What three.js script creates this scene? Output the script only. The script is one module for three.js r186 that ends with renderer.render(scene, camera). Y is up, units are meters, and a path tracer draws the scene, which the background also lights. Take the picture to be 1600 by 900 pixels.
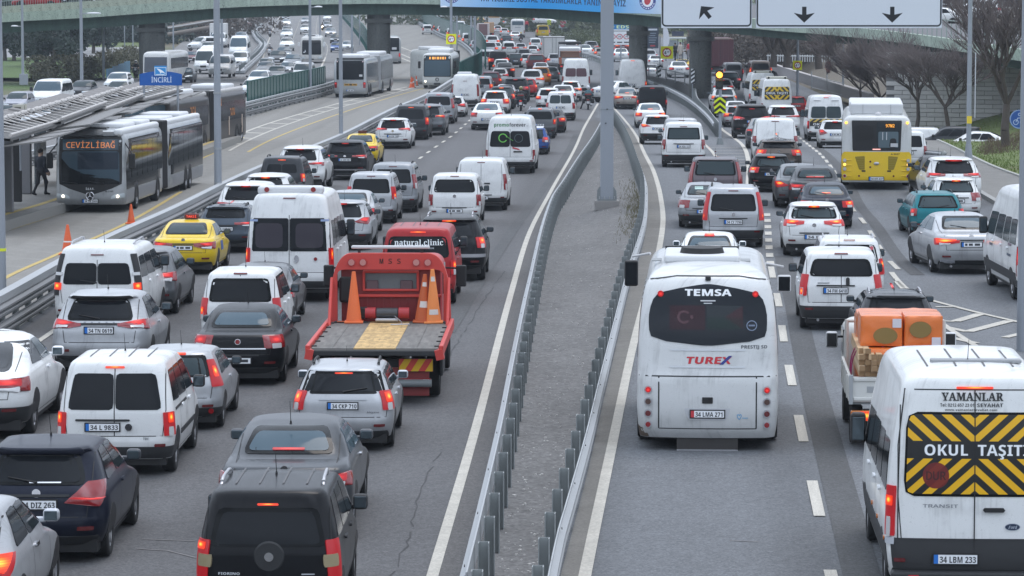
import*as THREE from 'three';
import{mergeGeometries,toCreasedNormals}from 'three/addons/utils/BufferGeometryUtils.js';
import{RoundedBoxGeometry}from 'three/addons/geometries/RoundedBoxGeometry.js';
import{MarchingCubes}from 'three/addons/objects/MarchingCubes.js';
// ---------------------------------------------------------------- camera, sky, sun, exposure
const scene=new THREE.Scene();
const F=5200,CH=7.3,PITCH=Math.atan(470 / F);// a long lens on a footbridge above the road
const camera=new THREE.PerspectiveCamera(2*Math.atan(450 / F)*180 / Math.PI,16 / 9,0.5,4000);
camera.position.set(0,CH,0);camera.rotation.x=-PITCH;
const renderer=new THREE.WebGLRenderer({antialias:true});
renderer.toneMapping=THREE.LinearToneMapping;
renderer.toneMappingExposure=1.75;
renderer.shadowMap.enabled=true;
const sun=new THREE.DirectionalLight(0xfff4ea,0.6);
sun.position.set(26,110,-165);sun.target.position.set(0,0,-120);
sun.castShadow=true;sun.shadow.radius=60;sun.shadow.mapSize.set(4096,4096);
Object.assign(sun.shadow.camera,{left:-120,right:120,top:200,bottom:-200,near:1,far:600});
scene.add(sun,sun.target);
// seeded noise
function hash(x,y,s=0){let h=Math.imul(x|0,374761393)^ Math.imul(y|0,668265263)^ Math.imul(s|0,2147483629);h=Math.imul(h ^(h>>>13),1274126177);return((h ^(h>>>16))>>>0)/ 4294967296;}
function vnoise(x,y,s=0,px=0,py=0){
const xi=Math.floor(x),yi=Math.floor(y),fx=x - xi,fy=y - yi,u=fx*fx*(3 - 2*fx),w=fy*fy*(3 - 2*fy);
const m=(a,p)=>p?((a % p)+ p)% p:a;
const a=hash(m(xi,px),m(yi,py),s),b=hash(m(xi + 1,px),m(yi,py),s),c=hash(m(xi,px),m(yi + 1,py),s),d=hash(m(xi + 1,px),m(yi + 1,py),s);
return a +(b - a)*u +(c - a)*w +(a - b - c + d)*u*w;
}
function fbm(x,y,s=0,n=4,px=0,py=0){let a=0,k=0.5,t=0;for(let i=0;i<n;i++){a +=k*vnoise(x,y,s + i,px,py);t +=k;x*=2;y*=2;px*=2;py*=2;k*=0.5;}return a / t;}
function rng(seed){let s=seed>>>0;return()=>{s=(s + 0x6D2B79F5)|0;let t=Math.imul(s ^(s>>>15),1|s);t=(t + Math.imul(t ^(t>>>7),61|t))^ t;return((t ^(t>>>14))>>>0)/ 4294967296;};}
const clamp=(x,a,b)=>Math.min(b,Math.max(a,x));
const lerp=(a,b,t)=>a +(b - a)*t;
const sstep=(a,b,x)=>{const t=clamp((x - a)/(b - a),0,1);return t*t*(3 - 2*t);};
{// overcast sky: grey cloud deck, brighter overhead
const w=512,h=256,d=new Float32Array(w*h*4);
for(let j=0;j<h;j++)for(let i=0;i<w;i++){
const el=(j + 0.5)/ h*Math.PI - Math.PI / 2,az=i / w;// row 0 is straight down
const up=Math.sin(el);
let L;
if(up>0){
const k=1 /(0.18 + up);
const c=fbm(az*10 + 0.6*k,k*1.6 + 3,5,5,10,0),c2=fbm(az*24,k*3.5,11,4,24,0);
L=(0.47 + 0.66*up)*(0.5 + 0.85*sstep(0.25,0.75,c)*0.9 + 0.35*(c2 - 0.4));
}else L=0.34;
const o=(j*w + i)*4;
d[o]=L*0.88;d[o + 1]=L*0.99;d[o + 2]=L*1.17;d[o + 3]=1;
}
const t=new THREE.DataTexture(d,w,h,THREE.RGBAFormat,THREE.FloatType);
t.mapping=THREE.EquirectangularReflectionMapping;t.magFilter=THREE.LinearFilter;t.minFilter=THREE.LinearFilter;t.needsUpdate=true;
scene.background=t;scene.environment=t;
scene.backgroundIntensity=1.0;scene.environmentIntensity=1.0;
}
scene.fog=new THREE.FogExp2(0xc4cfda,0.0002);
// ---------------------------------------------------------------- the lie of the land
// the road dips a little beyond the footbridge: the left carriageway early, the right one later
const medX=(d)=>d<102?lerp(0.1,2.6,(d - 42)/ 60):d<200?lerp(2.6,5.6,(d - 102)/ 98):5.6 +(d - 200)*0.004;
function elev(x,d){
const l=-1.15*sstep(40,170,d),r=-1.4*sstep(125,205,d);
return lerp(l,r,sstep(-2.2,2.2,x - medX(d)));
}
function ray(u,v){const c=Math.cos(PITCH),s=Math.sin(PITCH),x=(u - 800)/ F,y=-(v - 450)/ F;return new THREE.Vector3(x,y*c - s,-y*s - c);}
function G(u,v,h=0){// the point of the ground (or h above it) seen along one line of sight
const r=ray(u,v);let t=-CH / r.y;
for(let i=0;i<30;i++)t=lerp(t,(elev(r.x*t,-r.z*t)+ h - CH)/ r.y,0.8);
return new THREE.Vector3(r.x*t,CH + r.y*t,r.z*t);
}
function at(u,v,d){const r=ray(u,v),t=d / -r.z;return new THREE.Vector3(r.x*t,CH + r.y*t,r.z*t);}
const ppm=(p)=>F /(-p.z*Math.cos(PITCH)+(CH - p.y)*Math.sin(PITCH));// picture scale at a point
function pchip(P){// monotone cubic through [x, y] pairs
P=[...P].sort((a,b)=>a[0]- b[0]);
const n=P.length,h=[],dl=[],m=new Array(n).fill(0);
for(let i=0;i<n - 1;i++){h[i]=P[i + 1][0]- P[i][0];dl[i]=(P[i + 1][1]- P[i][1])/ h[i];}
for(let i=1;i<n - 1;i++)m[i]=dl[i - 1]*dl[i]<=0?0:3*(h[i - 1]+ h[i])/((2*h[i]+ h[i - 1])/ dl[i - 1]+(h[i]+ 2*h[i - 1])/ dl[i]);
m[0]=dl[0];m[n - 1]=dl[n - 2];
return(x)=>{
if(x<=P[0][0])return P[0][1]+(x - P[0][0])*m[0];
if(x>=P[n - 1][0])return P[n - 1][1]+(x - P[n - 1][0])*m[n - 1];
let i=0;while(x>P[i + 1][0])i++;
const t=(x - P[i][0])/ h[i],t2=t*t,t3=t2*t;
return(2*t3 - 3*t2 + 1)*P[i][1]+(t3 - 2*t2 + t)*h[i]*m[i]+(3*t2 - 2*t3)*P[i + 1][1]+(t3 - t2)*h[i]*m[i + 1];
};
}
// a line along the road: [across, down] samples turned into ground points
const roadLine=(pts)=>{const f=pchip(pts.map(([u,v])=>[v,u]));return(v,h=0)=>G(f(v),v,h);};
// ---------------------------------------------------------------- names, labels, small builders
const used={};
function numbered(n){const k=used[n]=(used[n]??-1)+ 1;return k?n + '_' + String(k).padStart(3,'0'):n;}
function tag(o,label,category,group){if(label)o.userData.label=label;if(category)o.userData.category=category;if(group)o.userData.group=group;return o;}
function thing(name,label,category,pos,yaw=0,group){
const o=new THREE.Group();o.name=numbered(name);if(pos)o.position.copy(pos);o.rotation.y=yaw;
scene.add(o);return tag(o,label,category,group);
}
function part(parent,name,geo,mat,label){
const m=new THREE.Mesh(geo,mat);m.name=name;m.castShadow=m.receiveShadow=true;
if(label)m.userData.label=label;
parent.add(m);return m;
}
function struct(name,geo,mat){const m=new THREE.Mesh(geo,mat);m.name=numbered(name);m.castShadow=m.receiveShadow=true;m.userData.kind='structure';scene.add(m);return m;}
function box(w,h,d,x=0,y=0,z=0,ry=0,rx=0,rz=0){
const g=new THREE.BoxGeometry(w,h,d);if(rx)g.rotateX(rx);if(rz)g.rotateZ(rz);if(ry)g.rotateY(ry);return g.translate(x,y,z);
}
function rbox(w,h,d,r,x=0,y=0,z=0,seg=2){return new RoundedBoxGeometry(w,h,d,seg,Math.min(r,w*0.49,h*0.49,d*0.49)).translate(x,y,z);}
function cyl(r0,r1,a,b,n=10){// tapered round bar from a to b
const v=new THREE.Vector3().subVectors(b,a),g=new THREE.CylinderGeometry(r1,r0,v.length(),n,1);
g.applyQuaternion(new THREE.Quaternion().setFromUnitVectors(new THREE.Vector3(0,1,0),v.clone().normalize()));
return g.translate((a.x + b.x)/ 2,(a.y + b.y)/ 2,(a.z + b.z)/ 2);
}
const V3=(x,y,z)=>new THREE.Vector3(x,y,z);
function merge(list){return mergeGeometries(list.map((g)=>{let k=g.index?g.toNonIndexed():g;for(const a of Object.keys(k.attributes))if(!['position','normal','uv'].includes(a))k.deleteAttribute(a);if(!k.attributes.uv)k.setAttribute('uv',new THREE.BufferAttribute(new Float32Array(k.attributes.position.count*2),2));return k;}));}
function sweep(path,prof,closed=true){// prof: [across, up] in metres; path: ground points going away
const P=[],I=[],n=prof.length;
path.forEach((p,i)=>{
const a=path[Math.max(0,i - 1)],b=path[Math.min(path.length - 1,i + 1)],l=Math.hypot(b.x - a.x,b.z - a.z)||1;
const nx=-(b.z - a.z)/ l,nz=(b.x - a.x)/ l;
for(const[o,h]of prof)P.push(p.x + nx*o,p.y + h,p.z + nz*o);
});
const m=closed?n:n - 1;
for(let i=0;i<path.length - 1;i++)for(let j=0;j<m;j++){const a=i*n + j,b=i*n +(j + 1)% n;I.push(a,b,a + n,b,b + n,a + n);}
if(closed)for(const e of[0,path.length - 1])for(let j=1;j<n - 1;j++)I.push(e*n,e*n + j,e*n + j + 1);
const g=new THREE.BufferGeometry();g.setAttribute('position',new THREE.Float32BufferAttribute(P,3));g.setIndex(I);
const c=toCreasedNormals(g,0.6);c.setAttribute('uv',new THREE.BufferAttribute(new Float32Array(c.attributes.position.count*2),2));return c;
}
function along(line,v0,v1,n=60,h=0){const o=[];for(let i=0;i<=n;i++){const k=Math.exp(lerp(Math.log(v0 + 22),Math.log(v1 + 22),i / n))- 22;o.push(line(k,h));}return o;}
function spaced(path,step,from=0){// points every «step» metres with their heading
const o=[];let acc=-from;
for(let i=1;i<path.length;i++){
const a=path[i - 1],b=path[i],l=a.distanceTo(b);
let t=0;
while(acc +(l - t)>=0&&l>0){const need=-acc;if(t + need>l)break;t +=need;const p=a.clone().lerp(b,t / l);p.h=Math.atan2(b.x - a.x,-(b.z - a.z));o.push(p);acc=-step;}
acc +=l - t;
}
return o;
}
// ---------------------------------------------------------------- materials
const C=(r,g,b)=>new THREE.Color().setRGB(r,g,b);
const std=(r,g,b,rough=0.7,metal=0,extra={})=>new THREE.MeshStandardMaterial({color:C(r,g,b),roughness:rough,metalness:metal,...extra});
function noiseTex(n,fn,srgb){
const d=new Uint8Array(n*n*4);
for(let j=0;j<n;j++)for(let i=0;i<n;i++){const c=fn(i / n,j / n),o=(j*n + i)*4;d[o]=clamp(c[0],0,255);d[o + 1]=clamp(c[1],0,255);d[o + 2]=clamp(c[2],0,255);d[o + 3]=255;}
const t=new THREE.DataTexture(d,n,n);t.wrapS=t.wrapT=THREE.RepeatWrapping;t.magFilter=THREE.LinearFilter;t.minFilter=THREE.LinearMipmapLinearFilter;t.generateMipmaps=true;
if(srgb)t.colorSpace=THREE.SRGBColorSpace;t.needsUpdate=true;return t;
}
const grain=noiseTex(1024,(x,y)=>{// aggregate: fine speckle with chips of light stone
const f=0.5*vnoise(x*512,y*512,1,512,512)+ 0.5*vnoise(x*200,y*200,4,200,200),m=fbm(x*64,y*64,2,3,64,64),b=fbm(x*6,y*6,3,4,6,6);
const chip=hash(Math.floor(x*340),Math.floor(y*340),9)>0.985?40:0;
const k=206 +(f - 0.5)*105 +(m - 0.5)*26 +(b - 0.5)*12 + chip;return[k,k,k];
},true);
const rough2=noiseTex(512,(x,y)=>{
const f=fbm(x*128,y*128,21,3,128,128),b=fbm(x*8,y*8,23,4,8,8),k=218 +(f - 0.5)*56 +(b - 0.5)*26;return[k,k*0.99,k*0.97];
},true);
const rep=(t,s)=>{const c=t.clone();c.repeat.set(s,s);c.needsUpdate=true;return c;};
const grainA=rep(grain,1 / 5),roughA=rep(rough2,1 / 3);
const mAsphalt=new THREE.MeshStandardMaterial({map:grainA,vertexColors:true,roughness:0.88});
const mConcrete=new THREE.MeshStandardMaterial({map:roughA,vertexColors:true,roughness:0.9});
const mSoil=new THREE.MeshStandardMaterial({map:roughA,vertexColors:true,roughness:1});
const mLine=new THREE.MeshStandardMaterial({map:roughA,color:C(0.66,0.64,0.59),roughness:0.75});
const mLineY=new THREE.MeshStandardMaterial({map:roughA,color:C(0.66,0.5,0.17),roughness:0.75});
const mGalv=std(0.36,0.375,0.385,0.55,0.3),mGalvD=std(0.22,0.24,0.245,0.6,0.3),mPole=std(0.3,0.325,0.36,0.55,0.2);
const mBlack=std(0.012,0.012,0.013,0.6),mRubber=std(0.018,0.018,0.019,0.85),mTrim=std(0.022,0.023,0.025,0.65),mSteelW=std(0.5,0.5,0.52,0.35,0.8),mAlloyD=std(0.2,0.2,0.21,0.4,0.7),mChrome=std(0.7,0.7,0.72,0.15,1);
const glassM=(r,g,b,rough=0.06)=>new THREE.MeshPhysicalMaterial({color:C(r,g,b),roughness:rough,metalness:0,ior:1.5,specularIntensity:0.3});
const mGlass=glassM(0.012,0.014,0.017),mGlassC=glassM(0.045,0.062,0.068),mGlassB=glassM(0.07,0.105,0.13),mMirror=std(0.1,0.13,0.15,0.08,0.6);
const lensM=(r,g,b)=>new THREE.MeshPhysicalMaterial({color:C(r,g,b),roughness:0.2,clearcoat:1,clearcoatRoughness:0.05});
const mRed=lensM(0.24,0.008,0.012),mRedD=lensM(0.12,0.008,0.01),mWhiteL=lensM(0.55,0.55,0.55),mAmber=lensM(0.55,0.16,0.02),mHead=lensM(0.45,0.5,0.52);
const glow=(r,g,b,i,base=[0.4,0.03,0.01])=>new THREE.MeshStandardMaterial({color:C(...base),emissive:C(r,g,b),emissiveIntensity:i,roughness:0.3});
const hot=noiseTex(64,(x,y)=>{const r=Math.hypot(x - 0.5,y - 0.55)*2,k=sstep(1.05,0.1,r),rib=0.86 + 0.14*Math.cos(y*50);return[(190 + 65*k)*rib,(40 + 165*k*k)*rib,(14 + 60*k*k*k)*rib];},true),hotR=noiseTex(64,(x,y)=>{const r=Math.hypot(x - 0.5,y - 0.5)*2,k=sstep(1.0,0.1,r),rib=0.8 + 0.2*Math.cos(y*60);return[(120 + 135*k)*rib,(12 + 60*k*k)*rib,(14 + 40*k*k)*rib];},true);
const mLitO=glow(1,1,1,1.05),mLitR=glow(1,1,1,0.75,[0.35,0.012,0.016]),mLitRs=glow(0.8,0.02,0.03,0.12,[0.3,0.008,0.012]),mLitW=glow(1,0.86,0.62,2.2,[0.6,0.6,0.6]),mLitA=glow(1,0.55,0.06,1.6),mLed=glow(1,0.42,0.12,1.3);
mLitO.emissiveMap=hot;mLitR.emissiveMap=hotR;
const film=rep(noiseTex(512,(x,y)=>{const s=fbm(x*70,y*6,201,3,70,6),b=fbm(x*9,y*9,205,4,9,9),sp=vnoise(x*150,y*150,207,150,150);const k=1 - 0.055*sstep(0.45,0.8,s)*sstep(0.35,0.65,b)- 0.05*sstep(0.5,0.8,b)-(sp>0.9?0.05:0);return[252*k,251*k,249*k];},true),1 / 2.2);
const paints={};
function paint(r,g,b,metal=0.0,rough=0.42){
const k=[r,g,b,metal,rough].join();
return paints[k]??=new THREE.MeshPhysicalMaterial({color:C(r,g,b),map:film,vertexColors:true,metalness:metal,roughness:rough,clearcoat:r + g + b<0.15?0.16:r + g + b<0.5?0.28:0.5,clearcoatRoughness:0.06,specularIntensity:0.2});
}
const COL={
white:[0.8,0.82,0.84,0,0.42],pearl:[0.6,0.6,0.57,0.1,0.35],silver:[0.48,0.5,0.535,0.35,0.36],lightgrey:[0.33,0.35,0.38,0.4,0.36],grey:[0.16,0.17,0.185,0.4,0.36],
darkgrey:[0.05,0.054,0.062,0.2,0.33],black:[0.012,0.013,0.016,0,0.3],navy:[0.016,0.02,0.036,0.1,0.3],bluegrey:[0.07,0.09,0.12,0.3,0.35],slate:[0.06,0.066,0.076,0.3,0.3],
red:[0.4,0.03,0.035,0,0.35],maroon:[0.13,0.025,0.03,0.1,0.35],yellow:[0.78,0.55,0.02,0,0.4],blue:[0.03,0.09,0.32,0.1,0.35],teal:[0.02,0.2,0.24,0.2,0.35],
orange:[0.5,0.19,0.04,0.1,0.35],brown:[0.12,0.1,0.09,0.3,0.35],mauve:[0.15,0.13,0.145,0.35,0.36],champagne:[0.42,0.39,0.36,0.4,0.35],tan:[0.4,0.28,0.16,0,0.6],lilac:[0.3,0.31,0.37,0.4,0.36],
};
// ---------------------------------------------------------------- one sheet of lettering for plates, signs and vehicle prints
const AT=2048,atlasCanvas=document.createElement('canvas');atlasCanvas.width=atlasCanvas.height=AT;
const ax=atlasCanvas.getContext('2d');ax.clearRect(0,0,AT,AT);
let shelfX=4,shelfY=4,shelfH=0;
function print(w,h,draw){// reserve w x h pixels, draw there, give back the uv rectangle
if(shelfX + w + 4>AT){shelfX=4;shelfY +=shelfH + 6;shelfH=0;}
if(shelfY + h>AT)throw new Error('lettering sheet is full');
ax.save();ax.translate(shelfX,shelfY);ax.beginPath();ax.rect(0,0,w,h);ax.clip();draw(ax,w,h);ax.restore();
const r=[(shelfX + 1)/ AT,1 -(shelfY + h - 1)/ AT,(shelfX + w - 1)/ AT,1 -(shelfY + 1)/ AT];
shelfX +=w + 6;shelfH=Math.max(shelfH,h);return r;
}
function words(c,s,x,y,size,color,font='sans-serif',weight='bold',w=0,align='center'){
c.font=`${weight} ${size}px ${font}`;c.fillStyle=color;c.textAlign='left';c.textBaseline='middle';
const m=c.measureText(s).width,k=w?w / m:1;c.save();c.translate(align==='center'?x - m*k / 2:x,y);c.scale(k,1);c.fillText(s,0,0);c.restore();
}
const atlas=new THREE.CanvasTexture(atlasCanvas);atlas.colorSpace=THREE.SRGBColorSpace;atlas.magFilter=THREE.LinearFilter;atlas.anisotropy=8;
const mPrint=new THREE.MeshStandardMaterial({map:atlas,transparent:true,roughness:0.45});
const mSign=new THREE.MeshStandardMaterial({map:atlas,roughness:0.5});
const plates={};
function plate(txt){
return plates[txt]??=print(132,32,(c,w,h)=>{
c.fillStyle='#20242a';c.fillRect(0,0,w,h);c.fillStyle='#e6e8ea';c.fillRect(2,2,w - 4,h - 4);c.fillStyle=txt.includes('LMA')?'#c0343c':'#1f6fc4';c.fillRect(2,2,13,h - 4);
if(txt==='?'){c.fillStyle='#3a3d42';for(const[x,q]of[[22,16],[46,26],[84,34]])c.fillRect(x,9,q,15);}
else words(c,txt,73,17,27,'#16181c','sans-serif','bold',108);
});
}
function quad(w,h,r){const g=new THREE.PlaneGeometry(w,h),u=g.attributes.uv;for(let i=0;i<4;i++)u.setXY(i,lerp(r[0],r[2],u.getX(i)),lerp(r[1],r[3],u.getY(i)));return g;}
// ---------------------------------------------------------------- roads
const L={
LB:roadLine([[-420,800],[-180,640],[0,530],[155,432],[270,372],[352,325],[405,297],[535,238],[617,192],[662,171],[712,138],[745,112],[742,92],[722,72],[690,59],[664,44],[640,30],[610,16]]),
FL:roadLine([[704,1200],[766,900],[774,859],[799,724],[816,612],[837,489],[869,342],[887,310],[907,274],[935,227],[948,196],[950,188]]),
FR:roadLine([[806,1200],[861,900],[872,861],[909,726],[927,650],[951,552],[972,467],[1003,352],[1004,322],[991,270],[977,227],[966,206],[954,188]]),
WL:roadLine([[588,1200],[676,900],[742,675],[801,450],[825,370],[862,297],[900,229],[912,201],[924,180],[935,161]]),
WR:roadLine([[856,1200],[914,900],[961,675],[986,555],[1010,460],[1030,390],[1036,342],[1032,307],[1022,270],[1007,240],[995,214],[971,182],[958,168]]),
KR:roadLine([[2700,900],[1900,520],[1640,370],[1520,300],[1452,256],[1428,215],[1380,188],[1330,168],[1290,150],[1240,128],[1205,112],[1172,98],[1120,80],[1040,60],[960,40],[900,20]]),
RB:roadLine([[-700,620],[-260,400],[28,275],[190,232],[375,185],[445,166],[517,147],[566,122],[588,100],[578,75],[560,50],[536,27],[524,15]]),
OL:roadLine([[-900,330],[-150,190],[0,150],[100,132],[180,122],[240,104],[262,85],[290,62],[335,38],[380,15]]),
};
function sheet(A,B,v0,v1,n,nu,lift,col,crown=0){// a sheet of ground between two lines
const P=[],N=[],U=[],K=[],I=[];
for(let i=0;i<=n;i++){
const v=Math.exp(lerp(Math.log(v0 + 24),Math.log(v1 + 24),i / n))- 24,a=A(v),b=B(v);
for(let j=0;j<=nu;j++){
const t=j / nu,p=a.clone().lerp(b,t);p.y=elev(p.x,-p.z)+ lift;
P.push(p.x,p.y,p.z);N.push(0,1,0);U.push(p.x,p.z);
if(col){const c=col(p.x,-p.z,t);K.push(c[0],c[1],c[2]);}
}
}
for(let i=0;i<n;i++)for(let j=0;j<nu;j++){const a=i*(nu + 1)+ j;I.push(a,a + 1,a + nu + 1,a + 1,a + nu + 2,a + nu + 1);}
const g=new THREE.BufferGeometry();g.setIndex(I);
g.setAttribute('position',new THREE.Float32BufferAttribute(P,3));g.setAttribute('normal',new THREE.Float32BufferAttribute(N,3));g.setAttribute('uv',new THREE.Float32BufferAttribute(U,2));
if(col)g.setAttribute('color',new THREE.Float32BufferAttribute(K,3));
return g;
}
const tint=(r,g,b,k)=>[r*k,g*k,b*k];
{// ground to the horizon: rough grass and soil
const P=[],K=[],U=[],N=[],I=[],ds=[];for(let d=-60;d<60;d +=20)ds.push(d);for(let d=60;d<420;d +=6)ds.push(d);for(let d=420;d<=3000;d +=60)ds.push(d);
const xs=[];for(let x=-700;x<=700;x +=(Math.abs(x)<70?3.5:30))xs.push(x);
for(const d of ds)for(const x of xs){
const far=sstep(1100,2200,d)*40*sstep(0,400,Math.abs(x)+ d*0.2);
P.push(x,elev(x,d)-(Math.abs(x)<60&&d<520?0.4:0.08)+ far,-d);U.push(x,-d);N.push(0,1,0);
const k=fbm(x*0.07,d*0.05,40,4),g=sstep(0.35,0.6,k);K.push(lerp(0.16,0.09,g)*1.2,lerp(0.14,0.15,g)*1.2,lerp(0.1,0.045,g)*1.2);
}
const w=xs.length;for(let i=0;i<ds.length - 1;i++)for(let j=0;j<w - 1;j++){const a=i*w + j;I.push(a,a + 1,a + w,a + 1,a + w + 1,a + w);}
const g=new THREE.BufferGeometry();g.setIndex(I);g.setAttribute('position',new THREE.Float32BufferAttribute(P,3));g.setAttribute('normal',new THREE.Float32BufferAttribute(N,3));g.setAttribute('uv',new THREE.Float32BufferAttribute(U,2));g.setAttribute('color',new THREE.Float32BufferAttribute(K,3));g.computeVertexNormals();
struct('ground',g,mSoil);
}
const lane=(x,d)=>x - medX(d);
function asphaltCol(x,d,right){
const q=lane(x,d),n=fbm(q*0.5,d*0.03,50,4),m=fbm(q*2.2,d*0.22,57,3);
let k=0.205*(0.91 + 0.14*n + 0.05*m);
const w=3.05,ph=(((q +(right?-2.2:1.4))/ w)% 1 + 1)% 1;// tyre tracks and an oily centre in every lane
k*=1 - 0.2*Math.exp(-Math.pow((ph - 0.5)/ 0.14,2))+ 0.06*(Math.exp(-Math.pow((ph - 0.23)/ 0.1,2))+ Math.exp(-Math.pow((ph - 0.77)/ 0.1,2)));
return right?tint(0.94,0.99,1.06,k*1.06):tint(0.985,0.98,1.01,k*0.78);
}
const road=struct('road',sheet(L.LB,L.KR,1300,16,420,90,0,(x,d)=>asphaltCol(x,d,lane(x,d)>0)),mAsphalt);
struct('road',sheet(L.OL,L.RB,620,16,200,30,0.004,(x,d)=>tint(1.02,1,0.99,0.27*(0.9 + 0.2*fbm(x*0.4,d*0.03,61,4)))),mAsphalt);
struct('bus_lane',sheet(L.RB,L.LB,900,16,260,36,0.008,(x,d)=>{
const t=fbm(x*0.35,d*0.025,71,4),dirt=Math.exp(-Math.pow(((x + 11.2 -(d - 108)*0.035)% 3.6)/ 0.7,2));
return tint(1.0,0.985,0.95,0.31*(0.9 + 0.2*t)*(1 - 0.16*dirt));
}),mConcrete);
const mMedian=new THREE.MeshStandardMaterial({map:rep(grain,1 / 11),vertexColors:true,roughness:0.95});
struct('median',sheet(L.FL,L.FR,1300,188,160,14,0.02,(x,d)=>tint(1,0.975,0.955,0.215*(0.78 + 0.44*fbm(x*1.1,d*0.5,81,5)))),mMedian);
{// concrete apron between the right-hand rail and the edge line, and between the left-hand rail and its line
const off=(A,o)=>(v)=>{const p=A(v);p.x +=o;return p;};
for(const[u0,v0,u1,v1]of[[222,843,305,846],[214,858,262,861],[262,861,306,872],[1140,640 + 205,1185,847],[470,640,500,560]]){const a=G(u0,v0),b=G(u1,v1),d=a.distanceTo(b),g=new THREE.PlaneGeometry(0.035,d).rotateX(-Math.PI / 2).rotateY(Math.atan2(b.x - a.x,b.z - a.z));struct('road_scratch',g.translate((a.x + b.x)/ 2,(a.y + b.y)/ 2 + 0.007,(a.z + b.z)/ 2),std(0.2,0.19,0.19,0.9));}
struct('shoulder',sheet(off(L.FR,0.12),off(L.WR,-0.07),1300,200,160,6,0.012,(x,d)=>tint(1,0.97,0.92,0.235*(0.88 + 0.24*fbm(x*0.8,d*0.3,86,4)))),mConcrete);
struct('shoulder',sheet(off(L.WL,0.07),off(L.FL,-0.1),1300,190,160,5,0.012,(x,d)=>tint(1,0.96,0.94,0.16*(0.88 + 0.24*fbm(x*0.8,d*0.3,87,4)))),mAsphalt);
{const r=rng(91),q=[];for(const pts of[[[690,578],[712,540],[735,503],[764,457],[790,420]],[[612,900],[640,840],[655,770],[690,700]]]){const f=pts.map(([u,v])=>G(u,v)),g=[];for(let i=0;i<f.length - 1;i++)for(let k=0;k<9;k++){const p=f[i].clone().lerp(f[i + 1],k / 9);p.x +=(r()- 0.5)*0.07;g.push(p);}for(let i=0;i<g.length - 1;i++)if(r()>0.12)q.push(bar(g[i],g[i + 1],0.012 + 0.016*r(),0.006));}struct('road_crack',merge(q),std(0.06,0.06,0.062,0.95));}
// darker tar repairs that run with the lanes
const tar=(A,o0,o1,v0,v1)=>struct('tar_strip',sheet(off(A,o0),off(A,o1),v0,v1,80,2,0.009,(x,d)=>tint(0.95,0.97,1,0.12*(0.9 + 0.25*fbm(x*3,d*0.4,88,3)))),mAsphalt);
L.D1=roadLine([[1385,1200],[1299,900],[1282,815],[1257,697],[1238,602],[1225,533],[1217,478],[1203,404],[1199,340]]);
tar(L.D1,0.14,0.62,1200,400);
L.T2=roadLine([[700,520],[790,378],[893,228],[905,200]]);tar(L.T2,-0.2,0.15,520,210);
L.D2=roadLine([[1470,470],[1391,409],[1349,347],[1331,325],[1307,274],[1282,242],[1262,226],[1240,208]]);tar(L.D2,0.14,0.5,430,215);
// painted lines
const lines=[],yl=[];
const solid=(A,w,v0,v1,o=0,list=lines)=>list.push(sheet(off(A,o - w / 2),off(A,o + w / 2),v0,v1,120,1,0.017));
solid(L.WL,0.15,1250,162);solid(L.WR,0.16,1250,168);
solid(L.LB,0.14,700,140,0.9);
const dash=(A,v0,v1,on,gap,w=0.14)=>{
const pth=along(A,v0,v1,300),pts=spaced(pth,on + gap);
for(const p of pts){const g=box(w,0.008,on,0,0,0);g.rotateY(-p.h);lines.push(g.translate(p.x,elev(p.x,-p.z)+ 0.014,p.z));}
};
dash(L.D1,1150,425,3.3,4.3,0.16);dash(L.D1,412,335,1.3,1.4,0.2);
dash(L.D2,415,208,2.6,3.0);
L.DL=roadLine([[560,330],[610,285],[661,244],[685,227],[704,214],[721,200],[745,178],[765,160]]);dash(L.DL,320,165,2.2,3.6);
// gore left of the service road
L.G1=roadLine([[1060,205],[1084,214],[1102,227],[1114,239],[1140,290]]);L.G2=roadLine([[1122,196],[1130,204],[1147,216],[1160,227],[1167,241],[1170,261],[1169,290],[1160,340]]);
solid(L.G1,0.16,262,222);solid(L.G2,0.2,335,200);
for(let v=231;v<268;v +=4.6){const a=G(1108 +(v - 229)*0.5,v),b=G(1161 +(v>240?3:(v - 229)*0.5),v + 0.6);lines.push(bar(a,b,0.22,0.014));}
// gore in front of the joining road at the right
L.G3=roadLine([[1392,425],[1404,440],[1428,460],[1500,482],[1600,506]].map(([u,v])=>[u,v]));L.G4=roadLine([[1400,440],[1440,480],[1480,512],[1530,545]]);
solid(L.G3,0.14,506,426);solid(L.G4,0.14,545,440);
for(const[a,b,c]of[[[1462,480],[1488,480],0],[[1466,502],[1492,503],[1533,491]],[[1475,511],[1512,519],[1578,502]],[[1482,527],[1525,537],0],[[1570,528],[1595,522],0]]){lines.push(bar(G(...a),G(...b),0.2,0.014));if(c)lines.push(bar(G(...b),G(...c),0.26,0.016));}
// bus lane: ladder marking, yellow edges
L.B1=roadLine([[110,345],[250,275],[350,222],[400,200],[517,165],[575,150],[640,135]]);L.B2=roadLine([[150,362],[300,285],[407,222],[540,172],[605,152],[660,137]]);L.B3=roadLine([[130,355],[285,281],[392,218],[521,171],[597,151],[650,136]]);
solid(L.B1,0.2,236,136);solid(L.B3,0.16,236,137);solid(L.B2,0.14,238,138,0.35,yl);
{const p=along(L.B1,290,138,200),q=along(L.B3,290,138,200);for(let v=140;v<232;v +=4 +(v - 140)*0.06){const a=L.B1(v),b=L.B3(v + 1.2);lines.push(bar(a,b,0.55,0.019));}}
L.Y1=roadLine([[-60,385],[10,361],[100,332],[180,300],[300,255],[400,205]]);solid(L.Y1,0.16,380,215,0,yl);
L.Y2=roadLine([[-120,520],[12,433],[85,400],[200,348],[300,290]]);solid(L.Y2,0.16,500,300,0,yl);
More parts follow.
